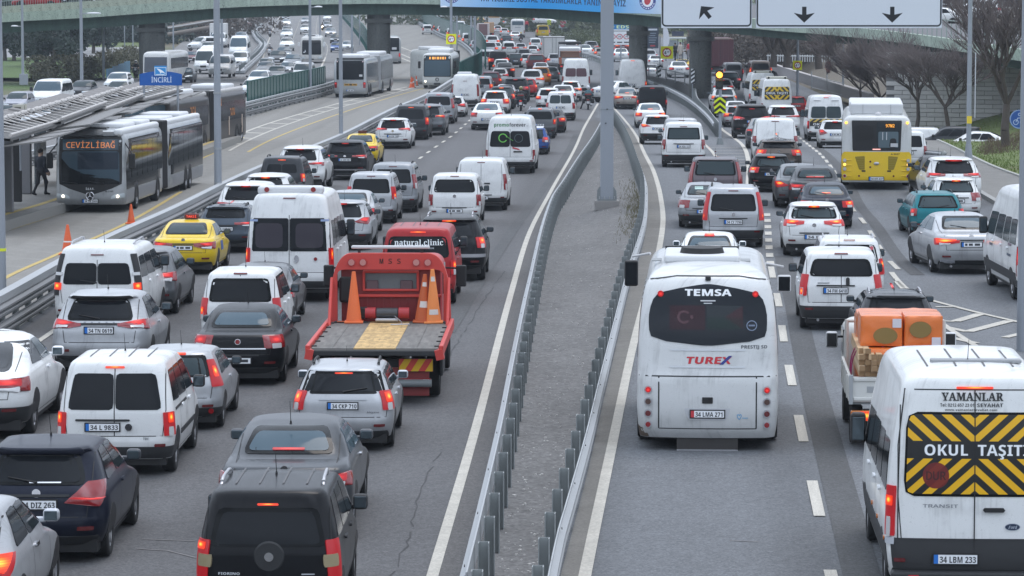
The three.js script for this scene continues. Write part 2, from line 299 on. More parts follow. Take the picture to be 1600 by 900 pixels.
L.B5=roadLine([[605,105],[630,100],[655,108],[690,128]]);for(const[a,b]of[[[620,88],[650,100]],[[612,78],[655,97]],[[622,72],[658,86]]])lines.push(bar(G(...a),G(...b),0.25,0.016));
// oncoming carriageway
L.O1=roadLine([[372,175],[420,120],[448,80],[462,50],[470,28]]);dash(L.O1,170,30,3,4.5);
L.O2=roadLine([[500,110],[512,75],[494,48],[496,28]]);solid(L.O2,0.2,150,90);dash(L.O2,90,28,4,5);
L.O3=roadLine([[402,100],[424,45],[437,22]]);solid(L.O3,0.16,100,22,0.4);
for(const g of lines)for(const a of Object.keys(g.attributes))if(!['position','normal','uv'].includes(a))g.deleteAttribute(a);
struct('lane_marking',merge(lines),mLine);struct('lane_marking',merge(yl),mLineY);
}
function bar(a,b,w,lift){// a painted bar from a to b
const d=Math.hypot(b.x - a.x,b.z - a.z),g=new THREE.PlaneGeometry(w,d,1,4).rotateX(-Math.PI / 2);g.rotateY(Math.atan2(b.x - a.x,b.z - a.z));g.translate((a.x + b.x)/ 2,0,(a.z + b.z)/ 2);
const p=g.attributes.position;for(let i=0;i<p.count;i++)p.setY(i,elev(p.getX(i),-p.getZ(i))+ lift);const u=g.attributes.uv;for(let i=0;i<u.count;i++)u.setXY(i,p.getX(i),p.getZ(i));return g;
}
{// litter and grit on the median
const r=rng(5),gs=[];
for(let i=0;i<520;i++){const v=190 + Math.pow(r(),1.3)*720,a=L.FL(v),b=L.FR(v),p=a.lerp(b,0.1 + 0.8*r()),s=0.008 + 0.018*r()*r();gs.push(box(s*2,s,s*1.5,p.x,elev(p.x,-p.z)+ 0.02 + s / 2,p.z,r()*3));}
const m=part(scene,numbered('litter'),merge(gs),std(0.55,0.53,0.5));m.userData.kind='stuff';tag(m,'scraps of pale litter scattered over the gravelly median strip','litter');
const r2=rng(8),g2=[];
for(let i=0;i<700;i++){const v=300 + 110*(r2()+ r2())/ 2 - 30,b=L.FR(v);b.x -=0.1 + 0.75*r2()*r2();const h=0.06 + 0.12*r2();g2.push(cyl(0.008,0.002,V3(b.x,elev(b.x,-b.z)+ 0.01,b.z),V3(b.x +(r2()- 0.5)*0.15,elev(b.x,-b.z)+ h,b.z +(r2()- 0.5)*0.15),3));}
const w=part(scene,numbered('weeds'),merge(g2),std(0.14,0.13,0.07,1));w.userData.kind='stuff';tag(w,'low dry weeds along the inside of the right median rail','weeds');
}
// ---------------------------------------------------------------- guard rails
const wProf=(o,h,s)=>[[0,0],[0,0.03],[0.075,0.075],[0.075,0.12],[0,0.155],[0.075,0.19],[0.075,0.235],[0,0.28],[0,0.31],[-0.02,0.31],[-0.02,0]].map(([a,b])=>[o + a*s,h + b]);
const mGalvM=std(0.2,0.205,0.21,0.6,0.25),mPostG=std(0.27,0.29,0.29,0.6,0.2),postGeo=merge([box(0.012,0.8,0.14,-0.06,0.4,0),box(0.12,0.8,0.012,0,0.4,-0.06),box(0.012,0.8,0.14,0.06,0.4,0)]);
function rail(label,line,v0,v1,o){
const f=thing('guard_rail',label,'guard rail'),path=along(line,v0,v1,120);
for(const[off,h,s]of o.beams)part(f,'beam',sweep(path,wProf(off,h,s)),o.dark?mGalvM:mGalv);
if(o.box){const[off,h,w,t]=o.box;part(f,'top_beam',sweep(path,[[off - w / 2,h],[off + w / 2,h],[off + w / 2,h + t],[off - w / 2,h + t]]),mGalv);}
const pts=spaced(path,o.step).slice(0,300);
for(const p of pts){const m=part(f,'post',postGeo,mPostG);m.position.set(p.x,elev(p.x,-p.z),p.z);m.rotation.y=-p.h;m.scale.y=o.ph / 0.8;m.scale.x=m.scale.z=o.pw??1;}
if(o.bolts){const bg=[];for(const p of spaced(path,o.step*2,0.4))for(const k of[-0.02,0.05])bg.push(box(0.012,0.012,0.04,p.x + o.bolts[0]*Math.cos(p.h)+ k*0,elev(p.x,-p.z)+ o.bolts[1],p.z + o.bolts[0]*Math.sin(p.h)+ k));part(f,'bolts',merge(bg),mBlack).userData.kind='stuff';}
return f;
}
rail('long steel guard rail on the left edge of the paved median strip',L.FL,1000,189,{beams:[[-0.13,0.46,-1]],step:1.9,ph:0.79,bolts:[-0.16,0.775]});
rail('steel guard rail on the right edge of the median, kinked beside the gantry post',L.FR,1000,189,{beams:[[0.1,0.27,1]],step:1.9,ph:0.84,bolts:[0.13,0.585]});
rail('triple-beam guard rail with box top between the bus lane and the left carriageway',L.LB,700,140,{beams:[[0.14,0.5,1],[0.14,0.12,1]],box:[0.02,0.82,0.24,0.16],step:2,ph:0.82,dark:1});
rail('guard rail on the far side of the bus lane along the oncoming carriageway',L.RB,330,100,{beams:[[0.14,0.5,1],[0.14,0.12,1]],box:[0,0.84,0.2,0.12],step:2.5,ph:0.84,dark:1});
L.BS=roadLine([[1119,213],[1112,203],[1097,187],[1075,169],[1047,153],[1016,140],[1000,134]]);
rail('curved guard rail on the splitter island left of the chevron sign',L.BS,213,135,{beams:[[-0.12,0.5,-1]],step:1.6,ph:0.85});
L.BS2=roadLine([[1121,214],[1104,190],[1085,164],[1084,152],[1094,136],[1106,121]]);
rail('guard rail bordering the service road under the overpass, right of the striped marker',L.BS2,214,122,{beams:[[0.12,0.5,1],[0.12,0.12,1]],step:2,ph:0.85});
L.BF=roadLine([[912,92],[925,95],[940,100],[958,112]]);
rail('short guard rail behind the gantry post in the distance',L.BF,92,110,{beams:[[0.1,0.5,1]],step:2.5,ph:0.8});
L.BO=roadLine([[372,118],[390,102],[404,88],[412,74],[402,62],[398,54],[408,38],[422,20]]);
rail('double guard rail that bends between the two oncoming roads at the upper left',L.BO,116,20,{beams:[[0.5,0.5,1],[-0.5,0.5,-1]],box:[0,0.1,1.0,0.25],step:4,ph:0.8});
L.BM=roadLine([[748,112],[742,92],[722,72],[690,59],[664,44],[640,30],[610,16]]);
rail('guard rail along the outside of the bending bus lane below the green screens',L.BM,110,18,{beams:[[-0.2,0.5,-1],[-0.2,0.1,-1]],step:4,ph:0.85});
rail('guard rail beside the bus lane bend left of the overpass pier',roadLine([[588,100],[578,75],[560,50],[536,27]]),98,22,{beams:[[-0.2,0.5,-1],[-0.2,0.1,-1]],step:4,ph:0.85});
{// low rail end with a strut at the right kerb
const f=thing('guard_rail','short bent guard rail end with slanted strut on the right pavement','guard rail');
const pp=[[1424,256],[1446,268],[1470,271],[1478,269]].map(([u,v])=>G(u,v));
part(f,'beam',sweep(pp,wProf(-0.05,0.55,1)),mGalv);
for(const[u,v]of[[1430,258],[1438,262],[1446,266]]){const p=G(u,v);part(f,'post',box(0.14,0.8,0.1,p.x,p.y + 0.4,p.z),mGalv);}
const a=G(1469,258,0.8),b=G(1490,290),c=G(1452,268);part(f,'strut',cyl(0.09,0.09,a,b,6),mGalv);part(f,'strut',cyl(0.07,0.07,a,c,6),mGalv);
}
// green screens
const mScreen=std(0.02,0.1,0.085,0.5,0.1),mScreenG=new THREE.MeshPhysicalMaterial({color:C(0.06,0.2,0.18),roughness:0.3,transmission:0.55,thickness:0});
function screen(label,line,v0,v1,h,step,o=0){
const f=thing('fence',label,'fence'),path=along(line,v0,v1,80);
for(const p of path)p.x +=o;
const pts=spaced(path,step);let prev=null;
for(const p of pts){
part(f,'post',box(0.1,h,0.1,p.x,elev(p.x,-p.z)+ h / 2,p.z),mScreen);
if(prev){const a=prev,m=a.clone().add(p).multiplyScalar(0.5),l=a.distanceTo(p),g=box(0.03,h*0.68,l - 0.14);g.rotateY(Math.atan2(p.x - a.x,p.z - a.z));g.translate(m.x,elev(m.x,-m.z)+ h*0.62,m.z);part(f,'panel',g,mScreenG);}
prev=p;
}
part(f,'top_bar',sweep(path,[[-0.05,h - 0.08],[0.05,h - 0.08],[0.05,h],[-0.05,h]]),mScreen);
return f;
}
screen('green slatted screen fence between the white bus and the packed left carriageway',L.LB,140,112,2.3,0.9,0.5);
screen('green screen fence curving along the bus lane bend under the overpass',L.BM,108,18,3.0,5,0.8);
screen('low green screen fence in front of the oncoming black saloon, left of the silver bus',L.RB,178,146,2.2,1.6,-0.6);
screen('green screen fence on the left of the far bus lane beside the pier',roadLine([[588,98],[577,75],[558,50],[534,24]]),96,22,3.0,6,-0.6);
// ---------------------------------------------------------------- pavement, verge, wall at the right
{
const K2=roadLine([[1800,385],[1600,284],[1555,267],[1478,229],[1440,212],[1400,196],[1352,178]]),off=(A,o)=>(v)=>{const p=A(v);p.x +=o;return p;};
const g=sheet(off(L.KR,0),K2,345,180,60,8,0.13,(x,d)=>tint(1,0.99,0.97,0.26*(0.85 + 0.3*fbm(x*0.6,d*0.2,91,4))));
struct('pavement',g,mConcrete);
struct('kerb',sweep(along(L.KR,345,170,60),[[-0.02,-0.02],[0.2,-0.02],[0.2,0.14],[0,0.14]]),std(0.33,0.33,0.32,0.9));
struct('kerb',sweep(along(K2,345,180,50),[[-0.06,0],[0.06,0],[0.06,0.19],[-0.06,0.19]]),std(0.36,0.36,0.34,0.9));
const far=(v)=>{const p=K2(v);return V3(p.x + 26,p.y,p.z - 4);};
const vg=sheet(off(K2,0.05),far,345,172,60,60,0.16,(x,d)=>{const n=fbm(x*0.5,d*0.35,95,4),b=sstep(0.55,0.7,fbm(x*0.2,d*0.2,97,3));return[lerp(0.15,0.16,b)*(0.7 + 0.6*n),lerp(0.2,0.15,b)*(0.7 + 0.6*n),lerp(0.055,0.07,b)*(0.7 + 0.6*n)];});
const mound=(x,z)=>{const a=K2(G(1500,240).z?clamp(-20 + F*8 / -z,172,345):0),w=x - a.x;return 1.15*sstep(1.5,7,w)*sstep(-120,-150,z);};
{const p=vg.attributes.position;for(let i=0;i<p.count;i++)p.setY(i,p.getY(i)+ mound(p.getX(i),p.getZ(i)));vg.computeVertexNormals();}
struct('verge',vg,mSoil);
// blades of grass over the verge
const r=rng(17),gs=[];
for(let i=0;i<16000;i++){const v=180 + 150*r(),a=K2(v),x=a.x + 0.2 + 15*Math.pow(r(),1.4),z=a.z - 1*r(),y=elev(x,-z)+ 0.15 + mound(x,z),h=0.05 + 0.1*r(),t=r()*6.3;const c=Math.cos(t)*0.03,s=Math.sin(t)*0.03;gs.push(x - c,y,z - s,x + c,y,z + s,x +(r()- 0.5)*0.08,y + h,z +(r()- 0.5)*0.08);}
const gg=new THREE.BufferGeometry();gg.setAttribute('position',new THREE.Float32BufferAttribute(gs,3));gg.computeVertexNormals();
const m=part(scene,numbered('grass'),gg,std(0.15,0.2,0.06,1));m.userData.kind='stuff';tag(m,'short green grass on the verge beyond the right pavement','grass');
// dry shrubs at the foot of the right tree
const r2=rng(23),sh=[];for(let i=0;i<1500;i++){const v=222 + 26*r2(),u=1540 + 70*r2()-(v - 222)*0.3 + 12*(r2()- 0.5),p=G(u,v),h=0.15 + 0.3*r2();const my=mound(p.x,p.z)+ p.y;sh.push(cyl(0.02,0.005,V3(p.x,my,p.z),V3(p.x +(r2()- 0.5)*0.5,my + h,p.z +(r2()- 0.5)*0.5),3));}
const s2=part(scene,numbered('shrub'),merge(sh),std(0.12,0.085,0.06,1));s2.userData.kind='stuff';tag(s2,'low bed of bare brown shrubs at the foot of the rightmost tree','shrubs');
}
{// retaining wall of pale blocks under the ramp
const A=G(1384,203),Bp=G(1700,206),dir=Bp.clone().sub(A).setY(0),len=dir.length();dir.normalize();
const w=thing('retaining_wall','long pale block retaining wall behind the parked cars at the right','wall',A,-Math.atan2(dir.z,dir.x));
const rows=17,hh=0.27;part(w,'backing',box(len,rows*hh,0.5,len / 2,rows*hh / 2,-0.32),std(0.2,0.2,0.2,0.9));
const bl=rbox(0.98,hh - 0.025,0.2,0.02,0,0,0,1),ms=[0.5,0.55,0.6,0.52].map((k)=>std(k,k*0.985,k*0.95,0.9)),r=rng(31),gs=[[],[],[],[]];
let n=0;
for(let j=0;j<rows;j++)for(let i=0;i*1.0<len - 0.5;i++){
const x=i + 0.5 +(j % 2)*0.5,y=(j + 0.5)*hh,z=-0.02 + 0.02*r(),k=Math.floor(r()*4);
if(n<300&&x<9.5&&j>4){const m=part(w,'block',bl,ms[k]);m.position.set(x,y,z);n++;}else gs[k].push(bl.clone().translate(x,y,z));
}
gs.forEach((g,k)=>{if(g.length)part(w,'blocks',merge(g),ms[k]).userData.kind='stuff';});
part(w,'coping',box(len,0.16,0.4,len / 2,rows*hh + 0.08,-0.05),std(0.36,0.38,0.36,0.9));
}
// ---------------------------------------------------------------- overpass
const BR=[[-120,300,63,46,33],[0,300,52,35,21],[130,300,45,28,13],[240,300,37,20,5],[400,300,27,10,-5],[590,300,23,6,-10],[800,300,27,10,-6],[940,284,38,19,3],[1030,270,44,26,9],[1200,243,60,47,32],[1300,226,69,55,40],[1400,210,82,66,50],[1560,190,106,90,72],[1720,176,134,116,98]];
const brFn=[1,2,3,4].map((k)=>pchip(BR.map((r)=>[r[0],r[k]])));
const brSt=[];for(let u=-115;u<=1700;u +=15){const d=brFn[0](u);brSt.push({u,b:at(u,brFn[1](u),d),m:at(u,brFn[2](u),d),t:at(u,brFn[3](u),d)});}
brSt.forEach((s,i)=>{const a=brSt[Math.max(0,i - 1)].t,b=brSt[Math.min(brSt.length - 1,i + 1)].t,l=Math.hypot(b.x - a.x,b.z - a.z);s.tx=(b.x - a.x)/ l;s.tz=(b.z - a.z)/ l;s.bx=s.tz;s.bz=-s.tx;if(s.bz>0){s.bx*=-1;s.bz*=-1;}});
function ringMesh(prof,open){
const P=[],I=[];let n=0;
for(const s of brSt){const pr=prof(s);n=pr.length;for(const[o,y]of pr)P.push(s.t.x + s.bx*o,y,s.t.z + s.bz*o);}
for(let i=0;i<brSt.length - 1;i++)for(let j=0;j<(open?n - 1:n);j++){const a=i*n + j,b=i*n +(j + 1)% n;I.push(a,a + n,b,b,a + n,b + n);}
const g=new THREE.BufferGeometry();g.setAttribute('position',new THREE.Float32BufferAttribute(P,3));g.setIndex(I);const c=toCreasedNormals(g,0.5);
const p=c.attributes.position,uv=new Float32Array(p.count*2);for(let i=0;i<p.count;i++){uv[2*i]=p.getX(i);uv[2*i + 1]=p.getY(i)+ p.getZ(i);}c.setAttribute('uv',new THREE.BufferAttribute(uv,2));return c;
}
const stain=rep(noiseTex(512,(x,y)=>{const a=fbm(x*24,y*5,33,4,24,5),b=fbm(x*90,y*60,35,3,90,60);const k=214 +(a - 0.5)*60 +(b - 0.5)*50 -(b>0.7?60:0);return[k,k,k*0.98];},true),1 / 7);
const mFascia=new THREE.MeshStandardMaterial({color:C(0.5,0.6,0.52),map:stain,roughness:0.85}),mGirder=new THREE.MeshStandardMaterial({color:C(0.06,0.115,0.1),map:stain,roughness:0.8}),mPier=new THREE.MeshStandardMaterial({color:C(0.13,0.138,0.138),map:stain,roughness:0.9});  // girder green set darker to paint in the shade below the overhang
{
const o=thing('overpass','pale green concrete overpass arching across the whole road','overpass');
part(o,'fascia',ringMesh((s)=>[[0,s.m.y],[0,s.t.y],[0.35,s.t.y],[0.35,s.m.y + 0.05],[1.2,s.m.y + 0.02],[1.2,s.m.y]]),mFascia);
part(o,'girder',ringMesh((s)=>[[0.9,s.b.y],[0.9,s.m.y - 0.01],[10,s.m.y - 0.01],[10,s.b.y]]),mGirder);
part(o,'deck',ringMesh((s)=>[[0.36,s.t.y - 0.16],[0.36,s.t.y - 0.06],[11,s.t.y - 0.06],[11,s.t.y - 0.16]]),std(0.13,0.13,0.135,0.9));
const mPar=new THREE.MeshStandardMaterial({color:C(0.55,0.6,0.5),map:stain,roughness:0.85}),mRail=std(0.3,0.36,0.33,0.6,0.3);
const fine=[];for(let i=0;i<brSt.length - 1;i++){const a=brSt[i].t,b=brSt[i + 1].t,k=Math.max(1,Math.round(a.distanceTo(b)/ 0.9));for(let j=0;j<k;j++)fine.push([a.clone().lerp(b,j / k),a.clone().lerp(b,(j + 1)/ k),brSt[i].u]);}
const bars=[];
for(const[a,b,u]of fine){
const m=a.clone().add(b).multiplyScalar(0.5),l=Math.hypot(b.x - a.x,b.z - a.z),q=Math.atan2(-(b.z - a.z),b.x - a.x),tl=Math.atan2(b.y - a.y,l);
if(u>1060){if(u>1330)bars.push(box(0.05,0.95,0.05,m.x,m.y + 0.45,m.z));continue;}
if(u<640||u>1030){const g=box(l - 0.02,0.62,0.14,0,0,0,0,0,tl);g.rotateY(q);part(o,'parapet_panel',g.translate(m.x,m.y + 0.31,m.z - 0.1),mPar);}
if(u<640)for(const t of[0.1,0.35,0.6,0.85]){const p=a.clone().lerp(b,t);bars.push(box(0.03,0.5,0.03,p.x,p.y + 0.85,p.z - 0.1));}
}
part(o,'railing',merge(bars),mRail).userData.kind='stuff';
part(o,'handrail',ringMesh((s)=>[[0.05,s.t.y + 1.05],[0.13,s.t.y + 1.05],[0.13,s.t.y + 1.12],[0.05,s.t.y + 1.12]]),mRail);
// piers: wall-like columns with a collar under the girder
for(const[u,w,dp,v]of[[238,2.35,1.3,128],[592,2.1,1.5,117],[997,1.55,1.3,132],[1094,1.75,1.6,146]]){
const d=brFn[0](u)+ 2.2,top=at(u,brFn[1](u),d).y,g0=at(u,v,d),x=g0.x,z=-d,y0=elev(x,d)- 0.3,h=top - y0 + 0.1;
const s=new THREE.Shape();s.absellipse(w / 2 - dp / 2,0,dp / 2,dp / 2,-Math.PI / 2,Math.PI / 2);s.absellipse(-w / 2 + dp / 2,0,dp / 2,dp / 2,Math.PI / 2,Math.PI*1.5);
const g=new THREE.ExtrudeGeometry(s,{depth:h,bevelEnabled:false,curveSegments:10}).rotateX(-Math.PI / 2).translate(x,y0,z);
const gu=g.attributes.uv,gp=g.attributes.position;for(let i=0;i<gu.count;i++)gu.setXY(i,gp.getX(i)+ gp.getZ(i),gp.getY(i));
part(o,'pier',g,mPier);
part(o,'pier_collar',box(w + 0.35,0.35,dp + 0.3,x,top - 0.55,z),mPier);
}
part(o,'pipe',cyl(0.05,0.05,at(845,20,299.6),at(842,28,299.6),6),std(0.5,0.52,0.5));
}
{// banner on the parapet: blue cloth with dark capitals, only its lower edge is in the frame
const W=1420,H=150;
const r=print(W,H,(c,w,h)=>{
const g=c.createLinearGradient(0,0,w,0);g.addColorStop(0,'#c9dcf2');g.addColorStop(0.22,'#8fc4f0');g.addColorStop(0.42,'#2aa2ea');g.addColorStop(0.72,'#2ba4ea');g.addColorStop(0.84,'#8cc0ee');g.addColorStop(1,'#d3e0f0');c.fillStyle=g;c.fillRect(0,0,w,h);
words(c,'YAPTIĞIMIZ SOSYAL YARDIMLARLA YANINIZDAYIZ',w*0.505,94,52,'#16366b','sans-serif','bold',930);
for(const x of[72,w - 100]){c.fillStyle='#2b3f92';c.beginPath();c.arc(x,76,52,0,7);c.fill();c.fillStyle='#f2f4fa';c.beginPath();c.arc(x,76,36,0,7);c.fill();c.fillStyle='#c8303a';c.beginPath();c.ellipse(x,74,20,26,0.3,0,7);c.fill();c.strokeStyle='#e9ecf6';c.lineWidth=7;c.setLineDash([9,6]);c.beginPath();c.arc(x,76,44,0.3,2.9);c.stroke();c.setLineDash([]);}
});
const P=[],U=[],I=[],n=46;let k=0;
for(let i=0;i<=n;i++){
const u=lerp(688,1036,i / n),d=brFn[0](u),lo=at(u,pchip([[690,10],[860,14],[940,19],[1031,22]])(u),d - 0.12),wv=0.03*Math.sin(i*1.3)+ 0.02*Math.sin(i*3.1);
for(let j=0;j<=4;j++){const t=j / 4;P.push(lo.x,lo.y + 2.15*t,lo.z + wv*(1 - t));U.push(lerp(r[0],r[2],i / n),lerp(r[1],r[3],t));}
if(i<n)for(let j=0;j<4;j++){const a=i*5 + j;I.push(a,a + 5,a + 1,a + 1,a + 5,a + 6);}
}
const g=new THREE.BufferGeometry();g.setIndex(I);g.setAttribute('position',new THREE.Float32BufferAttribute(P,3));g.setAttribute('uv',new THREE.Float32BufferAttribute(U,2));g.computeVertexNormals();
const m=new THREE.Mesh(g,new THREE.MeshStandardMaterial({map:atlas,roughness:0.7,side:THREE.DoubleSide}));m.name='banner';m.castShadow=m.receiveShadow=true;scene.add(tag(m,'light blue cloth banner with dark capitals and round emblems on the overpass','banner'));
}
{// raised ground of the ramp, behind the overpass at the right
const P=[],K=[],U=[],I=[],xs=[];for(let x=26;x<=150;x +=4)xs.push(x);const ds=[];for(let d=196;d<=420;d +=8)ds.push(d);
for(const d of ds)for(const x of xs){const s=sstep(33,44,x +(d - 196)*0.03);P.push(x,elev(x,d)- 0.4 + 5.3*s + 0.02*(d - 230)*s,-d);U.push(x,d);const k=0.75 + 0.5*fbm(x*0.2,d*0.1,44,4);K.push(0.19*k,0.17*k,0.14*k);}
for(let i=0;i<ds.length - 1;i++)for(let j=0;j<xs.length - 1;j++){const a=i*xs.length + j,w=xs.length;I.push(a,a + 1,a + w,a + 1,a + w + 1,a + w);}
const g=new THREE.BufferGeometry();g.setIndex(I);g.setAttribute('position',new THREE.Float32BufferAttribute(P,3));g.setAttribute('uv',new THREE.Float32BufferAttribute(U,2));g.setAttribute('color',new THREE.Float32BufferAttribute(K,3));g.computeVertexNormals();
struct('embankment',g,mSoil);
}
const hs=print(128,128,(c,w)=>{c.fillStyle='#e3e60c';c.fillRect(0,0,w,w);c.fillStyle='#b8202c';c.beginPath();c.arc(64,64,46,0,7);c.fill();c.fillStyle='#eef0f2';c.beginPath();c.arc(64,64,35,0,7);c.fill();words(c,'4',48,66,46,'#14161c');words(c,'00',78,58,22,'#6a6f7a');c.fillStyle='#14161c';for(const s of[-1,1]){c.beginPath();c.moveTo(64,64 + s*24);c.lineTo(56,64 + s*34);c.lineTo(72,64 + s*34);c.fill();}});
// ---------------------------------------------------------------- poles
function pole(label,u,v,wpx,heads=[],o={}){
const b=G(u,v),p=ppm(b),r=wpx / p / 2,h=o.h??11.5,t=thing('street_lamp',label,'street lamp',b),d=-b.z;
part(t,'pole',new THREE.CylinderGeometry(r*0.72,r,h,12).translate(0,h / 2,0),mPole);
if(o.base)part(t,'base',new THREE.CylinderGeometry(r*1.15,r*2,1.0,12).translate(0,0.5,0),mPole);
for(const c of o.rings??[]){const q=at(u,c,d);part(t,'collar',new THREE.CylinderGeometry(r*1.04,r*1.04,0.07,12).translate(0,q.y - b.y,0),o.ring??mGalv);}
for(const[hu,hv]of heads){
const q=at(hu,hv,d).sub(b),L=Math.max(0.8,Math.abs(q.x)*2 - r*2),s=Math.sign(q.x);
const g=new THREE.SphereGeometry(0.5,14,8);g.scale(L*0.8,0.2,0.34);const lo=g.attributes.position;for(let i=0;i<lo.count;i++)if(lo.getY(i)<-0.03)lo.setY(i,-0.03);g.computeVertexNormals();
part(t,'lamp_head',g.translate(q.x + s*0.12,q.y,0),std(0.62,0.64,0.66,0.4));
part(t,'arm',cyl(0.04,0.04,V3(0,q.y - 0.02,0),V3(q.x - s*L*0.2,q.y,0),6),mPole);
}
if(o.extra)o.extra(t,b,p);
return t;
}
pole('wide grey lamp pole with a thin yellow-green band at the left edge of the picture',3,474,15,[],{rings:[390],ring:std(0.72,0.78,0.04,0.5)});
pole('tall grey lamp pole rising between the silver-black bus and the left carriageway',341,328,12,[],{rings:[145,286,232]});
pole('grey lamp pole with its lamp to the right, behind the shelter roof',128,152,5.6,[[144,21]],{rings:[77,22]});
pole('grey lamp pole with its lamp to the left, beside the blue panel',162,124,4.4,[[152,39]]);
pole('grey lamp pole with a cabinet at its foot at the far left',36,133,4.6,[[25,41]],{extra:(t,b)=>part(t,'cabinet',rbox(0.72,0.95,0.4,0.03,0.1,0.5,0.2),mPole)});
pole('grey lamp pole with a lamp to the right behind the dark bus',347,112,4.6,[[359,16]]);
pole('tall bare grey pole standing in front of the silver articulated bus',533,238,6.6,[],{rings:[172,180]});
pole('grey lamp pole with a lamp to the right beside the oncoming coach',485,154,5,[[495,11]]);
pole('grey lamp pole with a lamp to the right left of the overpass pier',550,96,3.6,[[560,13]]);
pole('grey pole with the yellow height sign beside the white bus',705,134,4.8,[[696,11]],{
extra:(t,b)=>heightSign(t,at(705,61,-b.z + -0.15).sub(b),16),
});
pole('grey lamp pole with a lamp to the left at the end of the green screens',742,116,4,[[733,11]]);
pole('thin grey pole right of the overpass pier among the distant queue',714,82,2.6,[]);
pole('thin grey pole in the distant left queue nearest the centre',736,78,2.6,[]);
pole('grey lamp pole with a flared base on the right pavement',1513,264,8,[],{base:1,rings:[70,132],extra:(t,b,p)=>{part(t,'label',box(0.2,0.3,0.02,0,at(1513,187,-b.z).y - b.y,0.13),std(0.8,0.6,0.05));part(t,'conduit',cyl(0.025,0.025,V3(0.24,at(0,184,-b.z).y - b.y,0),V3(0.24,at(0,82,-b.z).y - b.y,0),6),std(0.55,0.57,0.6));}});
pole('grey lamp pole with the yellow height sign behind the school minibuses',1246,150,4.4,[[1254,55]],{extra:(t,b)=>heightSign(t,at(1246,102,-b.z - 0.15).sub(b),14.5)});
pole('thin grey pole beside the bare trees left of the yellow bus',1317,150,3,[]);
pole('wide blue-grey pole cut by the right edge of the picture',1598,548,20,[],{h:13});
for(const[u,v,w,l]of[[500,60,2.2,'thin lamp pole far away beyond the coach on the right'],[562,70,2,'thin pole standing at the left screen close to the pier'],[208,100,2,'thin pole with a small plate beside the left grass'],[195,104,2,'thin pole nearest the left pier on its left side'],[271,78,2.4,'thin pole to the right of the left pier beside the white van'],[295,58,2.4,'thin pole in front of the far guard rails at upper left']])pole(l,u,v,w,[]);
function heightSign(t,q,px){const s=px / ppm(q.clone().add(t.position));const b=part(t,'sign_panel',box(s,s,0.03,q.x,q.y,q.z + 0.02),std(0.5,0.52,0.53));part(b,'sign_face',quad(s,s,hs).translate(q.x,q.y,q.z + 0.042),mSign);}
function post(name,label,cat,u,v,h,r,group){const b=G(u,v),t=thing(name,label,cat,b,0,group);part(t,'post',new THREE.CylinderGeometry(r,r,h,8).translate(0,h / 2,0),mPole);return t;}
function face(t,u,v,wpx,hpx,rect,name='sign_face',geo){const b=t.position,d=-b.z - 0.12,q=at(u,v,d).sub(b),s=1 / ppm(at(u,v,d)),w=wpx*s,h=hpx*s;part(t,'sign_panel',geo?geo(w,h).translate(q.x,q.y,q.z - 0.02):box(w,h,0.03,q.x,q.y,q.z - 0.02),std(0.4,0.42,0.44));return part(t,name,quad(w,h,rect).translate(q.x,q.y,q.z + 0.006),mSign);}
